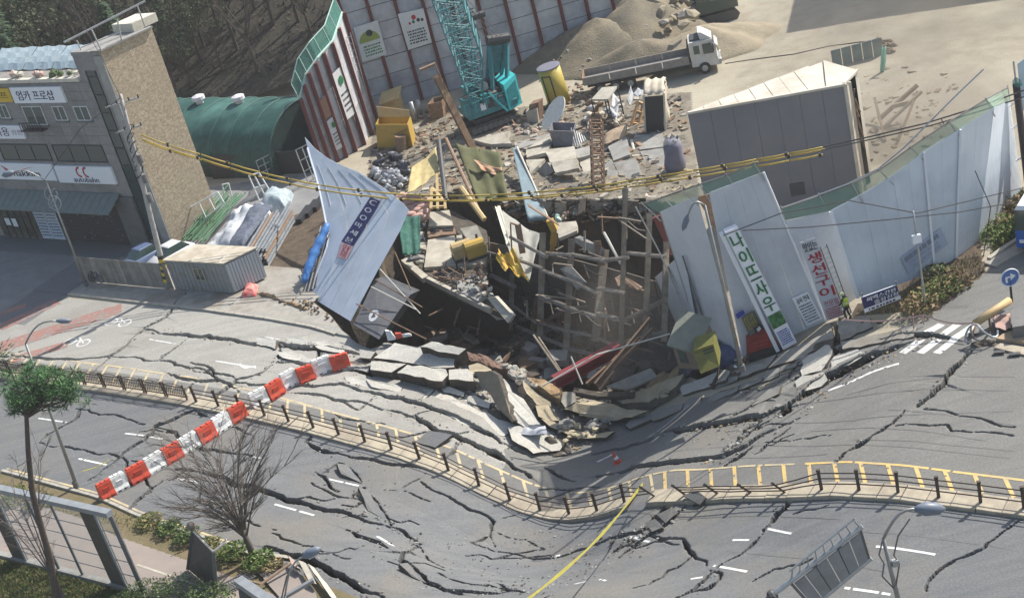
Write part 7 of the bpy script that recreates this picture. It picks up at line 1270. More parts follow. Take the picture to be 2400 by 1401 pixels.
# worker in hi-vis at the ladder foot
def person(label,p,face,h=1.7,crouch=.0,vest=(.5,.6,.03)):
    t=thing('person',label,'person',p); p=np.array(p,float); F=np.array([math.cos(face),math.sin(face),0]); S=np.array([-F[1],F[0],0])
    W=lambda f,s,z: p+F*f+S*s+np.array([0,0,z])
    J=[W(0,0,.92),W(.05,.0,1.15),W(.1,0,1.38),W(.13,0,1.5),W(.17,0,1.62), W(0,.1,.9),W(.16,.12,.5),W(.02,.12,.06),W(.2,.13,.03), W(0,-.1,.9),W(.1,-.12,.48),W(-.12,-.12,.08),W(.06,-.13,.03), W(.1,.21,1.4),W(.2,.27,1.13),W(.4,.2,1.02),W(.47,.18,1.0), W(.1,-.21,1.4),W(.18,-.28,1.14),W(.36,-.22,.98),W(.43,-.2,.95)]
    E=[(0,1),(1,2),(2,3),(3,4),(0,5),(5,6),(6,7),(7,8),(0,9),(9,10),(10,11),(11,12),(2,13),(13,14),(14,15),(15,16),(2,17),(17,18),(18,19),(19,20)]
    R=[.15,.14,.15,.06,.1,.1,.075,.055,.05,.1,.075,.055,.05,.07,.05,.04,.035,.07,.05,.04,.035]
    me=bpy.data.meshes.new('body'); o_=Vector(t.location); me.from_pydata([tuple(Vector([float(c) for c in j])-o_) for j in J],E,[]); ob=bpy.data.objects.new('body',me); COL.objects.link(ob); ob.parent=t
    md=ob.modifiers.new('Skin','SKIN'); sv=me.skin_vertices[0].data
    for i,r in enumerate(R): sv[i].radius=(r,r)
    sv[0].use_root=True; ob.modifiers.new('Sub','SUBSURF').levels=1; ob.modifiers['Sub'].render_levels=1; me.materials.append(mat('dark_clothes',(.03,.035,.05),.8))
    m=MB(); hd=W(.18,0,1.66); m.blob(hd,.105,1,2,.02,(.9,.85,1.15)); h=m.part('head',mat('skin',(.42,.28,.2),.6),t,True)
    m=MB(); m.tube([hd+[0,0,.03],hd+[0,0,.1],hd+[0,0,.14]],[.135,.12,.05],12); m.part('helmet',mat('helmet_white',(.6,.62,.3),.4),t)
    m=MB(); m.tube([W(.02,0,.98),W(.05,0,1.15),W(.1,0,1.36),W(.11,0,1.45)],[.19,.195,.21,.14],12); v=m.part('vest',mat('hi_vis',vest,.6),t,True); m=MB(); m.tube([W(.045,0,1.12),W(.05,0,1.17)],[.2,.202],12); m.part('reflective_band',M_SIGN,v)
    for i,(x,y,z) in enumerate(((.47,.18,1.0),(.43,-.2,.95))):
        m=MB(); c=W(x+.03,y,z-.01); m.blob(c,.045,i,1,.05,(1.1,.8,.5))
        for k in range(4): s=(k-1.5)*.022; m.tube([c+S*s+F*.03,c+S*s+F*.075+[0,0,-.01],c+S*s+F*.1+[0,0,-.035]],[.011,.01,.008],5)
        m.tube([c-F*.01+S*.035,c+F*.03+S*.055+[0,0,-.01],c+F*.06+S*.045+[0,0,-.02]],[.013,.011,.009],5); m.part('hand',mat('skin'if 0 else 'skin',(.42,.28,.2)),t,True)
    return t
person('worker in a yellow green vest at the foot of the leaning ladder',GB((1989,748)),2.2)
# far right pole with wires, round sign, bus, guard rail
rp=thing('steel_pole','dark steel pole with mesh and bolts at the upper right edge','pole',P(2412,455)); b=P(2412,455); t_=U(2376,150,b)
m=MB(); m.tube([b,lerp(b,t_,.85)],.24,8); m.part('shaft',mat('dark_pole',(.05,.035,.035),.6),rp,True); m=MB(); m.tube([lerp(b,t_,.84),lerp(b,t_,1.02)],.06,6); m.part('top_rod',M_GALV,rp); m=MB(); q=lerp(b,t_,.86); m.blob(q,.35,3,1,.3); m.part('net_knot',M_NETG,rp)
for k in(.3,.55,.72): q=lerp(b,t_,k); m=MB(); m.beam(q-[.6,0,.15],q+[.6,0,.15],.07,.07); m.part('bracket',M_SIGN,rp)
q=[U(*p,b+[0,.3,0]) for p in((2385,150),(2440,110),(2450,250),(2395,260))]; m=MB(); m.prism(q,(0,.05,0)); m.part('banner',mat('pale_blue_cloth',(.4,.5,.55),.6),rp)
sp,b,t_=pole('thin_sign_pole','thin grey pole standing before the faded notice on the curved hoarding',(2170,722),(2140,495),.07,.05,0,'pole',M_GALV); m=MB(); q=lerp(b,t_,.72); m.box(q,(.25,0,0),(0,.1,0),(0,0,.25)); m.part('small_box',M_SIGN,sp)
t=thing('round_sign','round blue road sign with white arrow on a black post by the crosswalk','road sign',P(2372,708)); b=P(2372,708); c=U(2367,650,b); m=MB(); m.tube([b,c+[0,.06,.2]],.07,8); m.part('post',M_BLK,t)
m=MB(); m.cyl(c+[0,-.02,0],c+[0,.03,0],.5,n=24); d=m.part('disc',mat('sign_blue',(.08,.16,.4),.4),t); m=MB(); m.tube([c+[.53*math.cos(k*math.pi/12),-.03,.53*math.sin(k*math.pi/12)] for k in range(25)],.035,5); m.part('rim',M_SIGN,d); m=MB(); f=c+[0,-.035,0]; m.quad(f+[-.28,0,.1],f+[.05,0,.1],f+[.05,0,-.0],f+[-.28,0,0]); m.quad(f+[.02,0,.28],f+[.33,0,.05],f+[.02,0,-.18]); m.quad(f+[-.28,0,0],f+[-.16,0,0],f+[-.16,0,-.28],f+[-.28,0,-.28]); m.part('arrow',M_SIGN,d)
bs=thing('city_bus','blue bus with white roof entering at the right edge','bus',P(2384,590)); b=P(2384,592); BX=np.array([.62,.78,0]); BY=np.array([.78,-.62,0]); B_=lambda x,y,z: b+BX*x+BY*y+Z*z
m=MB(); m.hexa([B_(0,0,.35),B_(0,2.5,.35),B_(9,2.5,.35),B_(9,0,.35)],[B_(0,0,1.5),B_(0,2.5,1.5),B_(9,2.5,1.5),B_(9,0,1.5)]); m.part('body',mat('bus_blue',(.02,.11,.38),.3,spec=.6),bs); m=MB(); m.hexa([B_(0,.02,1.5),B_(0,2.48,1.5),B_(9,2.48,1.5),B_(9,.02,1.5)],[B_(.12,.05,2.8),B_(.12,2.45,2.8),B_(9,2.45,2.8),B_(9,.05,2.8)]); m.part('window_band',M_GLASS,bs); m=MB(); m.hexa([B_(.1,.03,2.8),B_(.1,2.47,2.8),B_(9,2.47,2.8),B_(9,.03,2.8)],[B_(.2,.2,3.05),B_(.2,2.3,3.05),B_(9,2.3,3.05),B_(9,.2,3.05)]); m.part('roof',M_SIGN,bs)
for x in(1.8,6.8):
    for y in(.1,2.4): m=MB(); m.cyl(B_(x,y-.15,.48),B_(x,y+.15,.48),.48,n=14); m.part('wheel',M_BLK,bs)
for y in(.4,2.1): m=MB(); m.box(B_(-.03,y,.8),BX*.04,BY*.18,Z*.1); m.part('headlight',M_SIGN,bs)
# verge kerb, rail, yellow pipe, planters on the far right
def bar_thing(name,label,cat,px,r,mt,z=(.5,.5)): return slab_bar(name,label,cat,[P(*p,zz) for p,zz in zip(px,z)],r,mt)
def slab_bar(name,label,cat,q,r,mt): m=MB(); m.tube(q,r,9); return m.top(name,mt,label,cat,smooth=True)
bar_thing('yellow_pipe','thick tan yellow pipe lying by the crosswalk end','pipe',[(2285,758),(2330,728),(2366,704)],.22,mat('tan_pipe',(.5,.35,.16),.6,(.42,.3,.16),2),(.7,.9,1.0))
for i,px in enumerate(([(2316,730),(2322,775)],[(2288,760),(2272,800)])): bar_thing('pipe_hoop',['rusty hoop leg under the middle of the tan pipe','rusty hoop leg at the low end of the tan pipe'][i],'hoop',px,.06,M_BROWN,(.8,.1))
k=0
for a,b in zip([(2318,608),(2340,592),(2362,577),(2384,563)],[(2340,592),(2362,577),(2384,563),(2420,540)]): m=MB(); m.beam(P(*a,.12),P(*b,.12)*1,.28,.25); m.top('kerb_stone',M_KERB,'pale kerb stone edging the grass behind the sunken verge','kerb stone','kerb stones by the right grass'); k+=1
for i,(a,b) in enumerate((((2320,622),(2420,563)),)): m=MB(); m.beam(P(*a,.06),P(*b,.06),.9,.14); m.top('pavement_strip',M_SW,'pale pavement strip beside the bus','pavement')
q=pv([(2374,758),(2430,720),(2440,790),(2376,800)],0); m=MB(); m.prism([p+[0,0,.9] for p in q],(0,0,-1)); m.top('dark_planter',M_STONE2,'dark stone planter at the right edge below the round sign','planter')
q=pv([(2330,818),(2345,808),(2430,822),(2430,842)],0); m=MB(); m.prism([p+[0,0,.12] for p in q],(0,0,-.3)); m.top('traffic_island',M_MED,'pale traffic island corner with dark blocks at the right edge','island')
for i,(x,y) in enumerate(((2342,824),(2378,829))): m=MB(); q=P(x,y,.13); m.box(q,(.28,-.1,0),(.05,.12,0),(0,0,.03)); m.top('island_block',M_DARK,['dark block on the island corner, left one','dark block on the island corner, right one'][i],'block')
q=pv([(2335,800),(2360,783),(2430,780),(2430,812)],0); m=MB(); m.prism([p+[0,0,.2] for p in q],(0,0,-.3)); m.top('tan_island',mat('tan_concrete',(.42,.3,.19),.9,(.33,.24,.16),2),'tan raised bed behind the pale island corner','bed')
for i,(x,y) in enumerate(((2285,800),(2300,795),(2318,792))): m=MB(); q=P(x,y,.2); m.tube([q+[.5*math.cos(a+i),.4*math.sin(a+i),.5+.35*math.sin(a*1.4)] for a in np.linspace(0,4.2,10)],.06,6); m.top('bent_rail',[M_GALV,M_STONE2,M_GALV][i],['bent pale rail at the left of the broken corner','dark bent rail in the middle of the broken corner','bent pale rail next to the tan bed'][i],'rail')
bank('dark torn soil under the bent rails at the crosswalk corner',[(2270,790),(2350,775),(2345,815),(2280,815)],[.1,.1,.0,.0],M_EDGE,75,.5)
cloth('pink_cloth','pinkish cloth lying behind the tan pipe','cloth',[(2325,745),(2368,735),(2372,772),(2335,770)],[71.5,71,69.5,70],mat('pink_cloth2',(.42,.28,.24),.8,(.34,.23,.2),2),0,8,41)
t=thing('caution_tape','pale red caution tape across the closed lane by the crosswalk','tape',P(2160,740,1)); 
for a,b,za,zb in(((1975,748),(2165,738),.9,1.0),((2165,738),(2282,757),1.0,.9)): m=MB(); m.tube([lerp(P(*a,za),P(*b,zb),k/8)-[0,0,.25*math.sin(math.pi*k/8)] for k in range(9)],.05,4); m.part('tape',mat('tape_pink',(.45,.28,.24),.6),t)
for x,y,y2 in((2142,735,770),(2165,738,760)): m=MB(); m.tube([P(x,y2,.0),U(x-2,y,P(x,y2,.0))],.04,5); m.part('stake',mat('tape_pink',(.45,.28,.24)),t)
# verge shrubs and ground cover
def bush(name,label,cat,c,r,h,n,mts,seed,leaf=.12,group=None,up=.5):
    rr=random.Random(seed); ms=[MB() for _ in mts]
    for i in range(n):
        a=rr.uniform(0,6.28); q=rr.random()**.5; z=rr.random(); d=np.array([q*r*math.cos(a),q*r*math.sin(a),h*z*(1-.5*q*q)]); p=np.array(c)+d+np.array([0,0,.02]); u=np.array([rr.uniform(-1,1),rr.uniform(-1,1),rr.uniform(-.3,1)*up])*leaf; v=np.array([rr.uniform(-1,1),rr.uniform(-1,1),rr.uniform(0,1)])*leaf*.6; ms[rr.randrange(len(ms))].quad(p-u,p+v,p+u,p-v*.5)
    t=thing(name,label,cat,c,group)
    m=MB(); [m.tube([np.array(c),np.array(c)+[r*.5*math.cos(k*1.3),r*.5*math.sin(k*1.3),h*.7]],[.03,.012],4) for k in range(5)]; m.part('stem',M_BARK,t)
    for m,mt in zip(ms,mts): m.part('foliage',mt,t)
    return t
M_G1=mat('grass_green',(.07,.115,.025),.85,(.10,.14,.035),2); M_G2=mat('bright_green',(.11,.17,.035),.8,(.08,.13,.03),2); M_STRAW=mat('dry_straw',(.26,.21,.09),.9,(.2,.17,.07),2); M_G3=mat('deep_green',(.04,.075,.025),.85,(.05,.09,.03),2); M_GPALE=mat('pale_leaf',(.2,.23,.14),.8,(.15,.19,.1),3)
for i,(x,y,mt,l) in enumerate([(2180,700,[M_STRAW,M_G2],'yellowish shrub on the sunken verge beside the thin pole'),(2215,680,[M_STRAW,M_G1],'yellowish shrub in the middle of the sunken verge'),(2240,665,[M_STRAW,MATS['rust_soil']],'dry shrub at the far end of the sunken verge'),(2155,722,[M_STRAW,M_SOILB],'dry tuft at the foot of the thin pole'),(2200,652,[M_G3,M_STRAW],'dark shrub against the curved hoarding foot'),(2340,560,[M_G2,M_G1],'bright green shrub between hoarding end and bus, lower one'),(2350,535,[M_G2,M_STRAW],'bright green shrub between hoarding end and bus, upper one'),(2375,490,[M_STRAW,M_BROWN],'dry brown shrub at the far right behind the hoarding')]): bush('verge_shrub',l,'shrub',P(x,y),1.1,.8,420,mt,100+i,.16)
bank('dark soil of the sunken verge before the curved hoarding',[(2030,700),(2290,590),(2310,635),(2160,735)],[0.05,.05,.0,.0],M_SOIL_SHADE,77,.5)
# ================================================================ LITTER NOBODY COULD COUNT
def litter(name,label,pxpoly,n,zf,rs,mts,seed,flat=.5):
    rr=random.Random(seed); xs=[p[0] for p in pxpoly]; ys=[p[1] for p in pxpoly]; pts=np.array([[rr.uniform(min(xs),max(xs)),rr.uniform(min(ys),max(ys))] for _ in range(n*3)]); pts=pts[inpoly(pts[:,0],pts[:,1],pxpoly)][:n]; m=MB()
    for x,y in pts:
        p=zf(x,y); a=rr.uniform(0,3.14); l=rr.uniform(*rs); w=l*rr.choice((.12,.3,.6,.9)); h=l*rr.uniform(.06,.4); t=rr.uniform(-.35,.35); ax=np.array([math.cos(a),math.sin(a),t*.6])*l; ay=np.array([-math.sin(a),math.cos(a),rr.uniform(-.3,.3)])*w; az=np.array([-t*.3,0,1])*h; m.box(p+[0,0,h*flat],ax,ay,az,rr.randrange(len(mts)))
    return m.top(name,mts,label,'litter',kind='stuff',loc=(0,0,0))
_lm=[M_CSL,M_CSG,M_BROWN,M_EDGE,M_RUST,M_MND2,M_DARK,M_MND,M_MND2]
PITP=[(p[0],p[1]) for p in PITW]
def zsite(x,y):
    p=P(x,y); return p if not bool(inpoly(p[:1],p[1:2],PITW)[0]) else P(x,y,-.9)
litter('site_litter','small building litter strewn over the ground round the crane',[(865,420),(880,300),(1010,250),(1210,262),(1340,240),(1600,225),(1620,440),(1480,470),(1050,475),(950,460)],1900,zsite,(.05,.34),_lm,201)
litter('shed_litter','dusty litter behind the grey shed',[(1990,190),(2100,140),(2240,180),(2240,320),(2010,400)],120,P,(.05,.3),[M_MND2,M_MND,M_MND,M_BROWN],203)
litter('lip_litter','building litter spilling over the far lip of the hole',[(1150,455),(1560,455),(1580,530),(1400,520),(1180,520)],420,lambda x,y:P(x,y,-.2-max(0,y-478)*.035),(.06,.4),_lm,213)
litter('road_crumbs','crumbs of asphalt and soil along the rim of the hole',[(840,830),(1000,820),(1120,850),(1300,920),(1580,900),(1540,960),(1350,1060),(1180,1000),(1000,920)],1500,lambda x,y:G0(x,y)+np.array([0,0,.02]),(.02,.13),[M_EDGE,M_CSG,M_BASE,M_TOP,M_SOILB],205)
litter('road_crumbs','crumbs of asphalt along the gash by the crosswalk',[(1560,1010),(1780,960),(1940,860),(2180,770),(2200,800),(2000,890),(1830,1010),(1640,1090)],900,lambda x,y:G0(x,y)+np.array([0,0,.0]),(.02,.1),[M_EDGE,M_CSG,M_SOILB],207)
litter('road_crumbs','asphalt crumbs scattered on the near carriageway',[(700,1030),(900,1080),(1000,1250),(1450,1240),(1620,1150),(1560,1280),(1300,1400),(950,1390),(780,1200)],700,lambda x,y:G0(x,y)+np.array([0,0,.01]),(.015,.07),[M_EDGE,M_CSG],209)
litter('pit_litter','rubble and boards heaped on the floor of the hole',[(1000,800),(1180,720),(1560,720),(1600,860),(1300,900),(1100,840)],900,lambda x,y:P(x,y,-5-random.random()*5),(.15,1.1),[M_PIT,M_LAG,M_BROWN,M_EDGE,M_CSG],211)
def crack_crumbs():
    rr=random.Random(77); m=MB()
    for pts,w,step in CR:
        if w<.2: continue
        W=[G0(*p) for p in pts]
        for a,b in zip(W,W[1:]):
            l=np.linalg.norm(b-a)
            for _ in range(int(l*5*min(1,w*2))):
                p=lerp(a,b,rr.random()); d=rr.choice((-1,1))*(w*.4+abs(rr.gauss(0,.16))); n=np.array([-(b-a)[1],(b-a)[0],0])/(l+1e-6); p=p+n*d; r=rr.uniform(.015,.07); z=float(hz(p[0],p[1])); t=rr.uniform(0,3); m.box((p[0],p[1],z+r*.3),np.array([math.cos(t),math.sin(t),.2])*r,np.array([-math.sin(t),math.cos(t),.1])*r*.7,(0,0,r*.4),rr.randrange(2))
    m.top('crack_crumbs',[M_EDGE,M_CSG],'asphalt crumbs along the lips of the road cracks','litter',kind='stuff',loc=(0,0,0))
crack_crumbs()
# ================================================================ MEDIAN RAILING
M_RAIL=mat('dark_brown_rail',(.05,.035,.028),.6,(.08,.055,.04),4)
FT_=55.45
def fz_(s,h,off=0):
    x,y=XY(s,FT_+off); return np.array([x,y,float(sag(x,y))+.18+h])
fr=thing('median_railing','dark brown three rail railing sagging along the middle of the road','railing',fz_(-45,0))
ss=np.arange(-71.6,-9,1.98); rr=random.Random(4); tl=[]
for s in ss:
    bad=-39.5<s<-30; k=(rr.uniform(-.7,-.2) if bad else rr.uniform(-.05,.05),(-.55 if bad else 0)+rr.uniform(-.03,.03),rr.uniform(-.15,.05) if bad else 0); tl.append(k)
def ftop(i,h): s=ss[i]; k=tl[i]; return fz_(s,h*(1-.35*min(1,abs(k[1])))+k[2])+np.array([k[1]*h*.9,k[0]*h*.6,0])
for i in range(len(ss)):
    m=MB(); m.beam(ftop(i,-.05),ftop(i,1.12),.16,.1); m.beam(ftop(i,1.12),ftop(i,1.22),.2,.14); m.part('post',M_RAIL,fr)
for i in range(len(ss)-1):
    if -38.8<ss[i]<-37.4: continue
    for h in(.35,.68,1.0): m=MB(); a,b=ftop(i,h),ftop(i+1,h); md=(a+b)/2+[0,0,rr.uniform(-.05,.03) if -55<ss[i]<-30 else 0]; m.tube([a,md,b],.035,6); m.part('rail',M_RAIL,fr)
fl=thing('panel_railing','dark brown ornamental panel railing along the median on the left','railing',fz_(-85,0)); s=-96.5
while s<-73:
    for q in(s+.06,s+1.86): m=MB(); m.beam(fz_(q,-.05),fz_(q,1.15),.1,.08); m.part('post',M_RAIL,fl)
    for h in(.2,.95): m=MB(); m.beam(fz_(s+.06,h),fz_(s+1.86,h),.05,.05); m.part('rail',M_RAIL,fl)
    m=MB()
    for k in range(11): a=s+.1+k*.17; m.beam(fz_(a,.2),fz_(a+.25,.95),.03,.03); m.beam(fz_(a+.25,.2),fz_(a,.95),.03,.03)
    m.tube([fz_(s+.1+1.7*k/8,1.0+.13*math.sin(math.pi*k/8)) for k in range(9)],.03,5)
    m.part('lattice',M_RAIL,fl); s+=2.02
# ================================================================ RED AND WHITE BARRIER BLOCKS
M_BRED=mat('barrier_red',(.62,.07,.03),.45,(.5,.06,.03),2,c3=(.4,.09,.06),scale3=3); M_BWH=mat('barrier_white',(.78,.78,.76),.45,(.66,.66,.64),2,c3=(.5,.49,.46),scale3=2.5)
BK=[(254,1146),(286,1129),(328,1107),(369,1083),(409,1060),(449,1037),(489,1013),(524,989),(561,967),(612,931),(649,912),(684,890),(720,874),(759,855),(800,841)]
_bp=[G(x,y+17) for x,y in BK]; rr=random.Random(6)
for i,p in enumerate(_bp):
    d=_bp[min(i+1,len(_bp)-1)]-_bp[max(i-1,0)]
    if i==8: d=_bp[8]-_bp[7]
    if i==9: d=_bp[10]-_bp[9]
    L_=.5*min(np.linalg.norm(_bp[i]-_bp[i-1]) if i and i!=9 else 9,np.linalg.norm(_bp[i+1]-_bp[i]) if i<14 and i!=8 else 9)+.0
    dz=float(hz(*(p+d/np.linalg.norm(d)*.7)[:2])-hz(*(p-d/np.linalg.norm(d)*.7)[:2]))/1.4; d=d/np.linalg.norm(d[:2]); d[2]=dz; a=math.atan2(d[1],d[0])+rr.uniform(-.025,.025); X=np.array([math.cos(a),math.sin(a),np.clip(dz,-.3,.3)]); Yv=np.array([-math.sin(a),math.cos(a),0]); q=np.array([p[0],p[1],float(sag(p[0],p[1]))+.03])+np.array([rr.uniform(-.02,.02),rr.uniform(-.03,.03),0])
    red=i%2==0; nm=['at the near lower end','second from the lower end','third from the lower end','fourth from the lower end','fifth from the lower end','sixth from the lower end','seventh from the lower end','eighth, next below the median railing','ninth, touching the median railing','first beyond the median railing','second beyond the median railing','third beyond the median railing','third from the far end','second from the far end','at the far end by the hole'][i]
    t=thing('barrier_block',('red' if red else 'white')+' plastic barrier block of the long row, '+nm,'barrier',q,'red and white plastic barrier row'); M_=M_BRED if red else M_BWH
    def W(x,y,z): return q+X*x+Yv*y+np.array([0,0,z])
    prof=[(.32,0),(.32,.16),(.22,.4),(.17,.96),(.15,1.02)]
    ring=[(s_*w,z) for s_,lst in((-1,prof),(1,prof[::-1])) for w,z in lst]
    m=MB(); rows=[]
    for x,k in((-L_,.97),(-L_+.03,1),(-L_*.35,1),(-L_*.3,.97),(L_*.3,.97),(L_*.35,1),(L_-.03,1),(L_,.97)): rows.append([W(x,y*k,z) for y,z in ring])
    m.grid([r+[r[0]] for r in rows]); m.quad(*rows[0]); m.quad(*rows[-1][::-1])
    for x in(-L_*.66,0,L_*.66): m.box(W(x,0,1.05),X*L_*.24,Yv*.13,(0,0,.04))
    m.part('shell',M_,t)
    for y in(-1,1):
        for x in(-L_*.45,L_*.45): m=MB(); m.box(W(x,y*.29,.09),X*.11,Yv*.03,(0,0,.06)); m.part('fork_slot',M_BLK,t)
        m=MB(); m.box(W(0,y*.21,.6),X*L_*.42,Yv*.035,(0,0,.13)); m.part('recess_shade',mat('barrier_shade',(.42,.05,.03),.5) if red else mat('barrier_white_shade',(.55,.56,.57),.5),t)  # raised panels in darker colours imitate the shade of a recess
t=thing('broken_barrier','broken white and red barrier piece at the rim of the hole','barrier',G0(930,806)+np.array([0,0,.7])); q=G0(930,806)+np.array([0,0,.9])
q=q-[0,0,.25]; m=MB(); m.hexa([q+np.array([-.9,-.3,-.3])*.55,q+np.array([.1,-.5,-.3])*.55,q+np.array([.1,.1,-.3])*.55,q+np.array([-.8,.3,-.3])*.55],[q+np.array([-.9,.2,.9])*.55,q+np.array([-.3,.1,.75])*.55,q+np.array([-.2,.5,.5])*.55,q+np.array([-.8,.5,.9])*.55]); m.part('white_piece',M_BWH,t); m=MB(); m.hexa([q+np.array([.2,-.5,-.3])*.55,q+np.array([1.0,-.6,-.25])*.55,q+np.array([1.0,0,-.25])*.55,q+np.array([.2,0,-.3])*.55],[q+np.array([.2,-.3,.35])*.55,q+np.array([.9,-.4,.3])*.55,q+np.array([.9,0,.3])*.55,q+np.array([.2,.1,.4])*.55]); m.part('red_piece',M_BRED,t); m=MB(); m.hexa([q+np.array([1.0,-.55,-.3])*.55,q+np.array([2.1,-.7,-.3])*.55,q+np.array([2.1,-.3,-.3])*.55,q+np.array([1.0,-.1,-.3])*.55],[q+np.array([1.0,-.4,.1])*.55,q+np.array([2.0,-.6,0])*.55,q+np.array([2.0,-.4,0])*.55,q+np.array([1.0,-.2,.1])*.55]); m.part('white_flap',M_BWH,t)
t=thing('traffic_cone','red traffic cone tilted on the sagging road','cone',G(1449,1082)); q=G(1449,1084); m=MB(); m.tube([q+[0,0,.02],q+[-.18,.05,.8]],[.2,.05],12); m.part('cone',M_BRED,t); m=MB(); m.box(q+[0,0,.03],(.25,.03,0),(-.03,.25,0),(0,0,.03)); m.part('base',M_BRED,t); m=MB(); m.tube([q+[-.06,.02,.3],q+[-.1,.03,.48]],[.155,.115],12); m.part('band',M_BWH,t)
m=MB(); q=G(1250,1032)+np.array([0,0,.75]); n=14; m.grid([[ (q+np.array([1.9*(i/n-.5),-.9*(i/n-.5)+1.0*(j/6-.5),.12*float(noise2(i,j,1.7,5))+.14-.5*abs(j/6-.5)**2])) for i in range(n+1)] for j in range(7)]); m.top('white_sheet',M_BW,'crumpled white sheet lying at the crumpled road end','sheet',smooth=True)
# ================================================================ NOISE BARRIER AND PLANTS AT THE LOWER LEFT
M_NB=mat('noise_barrier_steel',(.13,.14,.15),.45,(.1,.105,.115),2,metal=.2); M_NBL=mat('noise_barrier_beam',(.25,.27,.28),.4,(.2,.21,.225),2); M_DP=mat('dark_brown_panel',(.06,.055,.045),.8,(.085,.075,.06),2)
M_CLR=bpy.data.materials.new('clear_pane'); M_CLR.use_nodes=True; _b=M_CLR.node_tree.nodes['Principled BSDF']; _b.inputs['Base Color'].default_value=(.5,.56,.56,1); _b.inputs['Alpha'].default_value=.16; _b.inputs['Roughness'].default_value=.08
def up_(px,b): return U(*px,b)
nb0=P(-60,1283); nb1=P(292,1376); nd=(nb1-nb0)/np.linalg.norm(nb1-nb0); nH=up_((262,1178),P(290,1376))[2]
nbr=thing('noise_barrier','grey steel noise barrier with clear panes in the lower left foreground','noise barrier',nb1); nb1=nb0+nd*(np.linalg.norm(nb1-nb0)+1.6); NL=np.linalg.norm(nb1-nb0); nn=np.array([nd[1],-nd[0],0])
def NB(a,z,o=0): return nb0+nd*a+nn*o+np.array([0,0,z])
def na(px,z=None):                               # distance along the barrier of a picture point on its face
    q=PL(*px,nb0,nn); return (q-nb0)@nd
m=MB(); m.beam(NB(0,nH),NB(NL,nH),.42,.3); m.part('top_beam',M_NBL,nbr)
pa=[na((30,1240)),na((95,1240)),na((145,1240)),na((232,1260)),NL-.05]
for a,w in((pa[1],.14),(pa[2],.12),(pa[4],.2)): m=MB(); m.beam(NB(a,0),NB(a,nH-.15),w,w,up=(0,1,0)); m.part('post',M_NB,nbr)
for a,b in((pa[0]-1.3,pa[0]),(pa[3]-.65,pa[3]+.65)): m=MB(); m.prism([NB(a,0.05,.05),NB(b,0.05,.05),NB(b,nH-.16,.05),NB(a,nH-.16,.05)],nn*-.12); m.part('solid_panel',M_DP,nbr); m=MB(); m.beam(NB(b,0,.08),NB(b,nH-.16,.08),.1,.1,up=(0,1,0)); m.part('panel_edge',M_NBL,nbr)
for a,b in((pa[0],pa[1]),(pa[1],pa[2]),(pa[2],pa[3]-.65),(pa[3]+.65,pa[4])):
    m=MB(); m.prism([NB(a+.04,.1),NB(b-.04,.1),NB(b-.04,nH-.2),NB(a+.04,nH-.2)],nn*.03); p_=m.part('pane',M_CLR,nbr)
    for z in np.linspace(.1,nH-.3,6)[1:-1]: m=MB(); m.beam(NB(a,z,.03),NB(b,z,.03),.035,.035); m.part('pane_bar',M_NB,p_)
m=MB(); m.beam(NB(0,.08),NB(NL,.08),.35,.16); m.part('footing',M_CSG,nbr)
t=thing('barrier_gate_panel','dark panel with pale top edge beside the noise barrier end','panel',P(480,1375)); b0,b1=P(440,1332),P(507,1388); h0,h1=U(452,1243,b0),U(500,1292,b1)
m=MB(); m.prism([b0,b1,h1,h0],(.08,.08,0)); m.part('panel',M_DP,t); m=MB(); m.beam(h0,h1,.1,.08); m.part('top_edge',M_CREAM,t)
for b,h in((b0,h0),(b1,h1)): m=MB(); m.beam(b,h,.18,.18,up=(0,1,0)); m.part('post',M_NB,t)
m=MB(); m.blob(h0+[0,0,.3],.25,2,2,.05); m.part('round_cap',mat('cap_grey',(.2,.17,.14),.7),t,True); m=MB(); m.beam(h1,U(530,1270,h1),.12,.1); m.beam(h1+[.12,.1,0],U(524,1268,h1)+[.15,.12,0],.08,.08); m.part('bracket',M_CREAM,t)
t=thing('noise_barrier','grey noise barrier top running out of the frame at the bottom','noise barrier',P(600,1480)); b0,b1=P(575,1470),P(700,1545); h0,h1=U(560,1360,b0),U(655,1425,b1)
m=MB(); m.beam(h0,h1,.5,.34); m.part('top_beam',M_NBL,t); m=MB(); m.prism([b0,b1,h1-[0,0,.2],h0-[0,0,.2]],(.05,.1,0)); m.part('solid_panel',M_DP,t); m=MB(); m.beam(b0,h0,.16,.16,up=(0,1,0)); m.part('post',M_NB,t)
t=thing('thin_rail','thin grey rail slanting up at the bottom beside the broken kerb','rail',P(690,1440)); a,b=U(655,1405,P(690,1440)),U(735,1358,P(740,1420)); m=MB(); m.beam(a,b,.22,.16); m.part('rail',M_NBL,t); m=MB(); m.beam(a,P(690,1440),.1,.1); m.part('post',M_NB,t)
t=thing('drain_grating','dark grating lying in the verge behind the noise barrier','grating',P(520,1360)); a,b,c=P(515,1372,.05),P(578,1338,.05),P(535,1385,.05)
for i in range(12): m=MB(); q=lerp(a,b,i/11); m.beam(q,q+(c-a),.05,.05); m.part('bar',M_NB,t)
for k in(0,1): m=MB(); m.beam(a+(c-a)*k,b+(c-a)*k,.06,.06); m.part('frame',M_NB,t)
for px,l in(([(320,1320),(395,1345),(505,1385)],'pale edge line along the pink path'),): 
    m=MB(); drape(m,[P(*p) for p in px],.16,.4); m.top('path_edging',M_CSL,kind='structure')
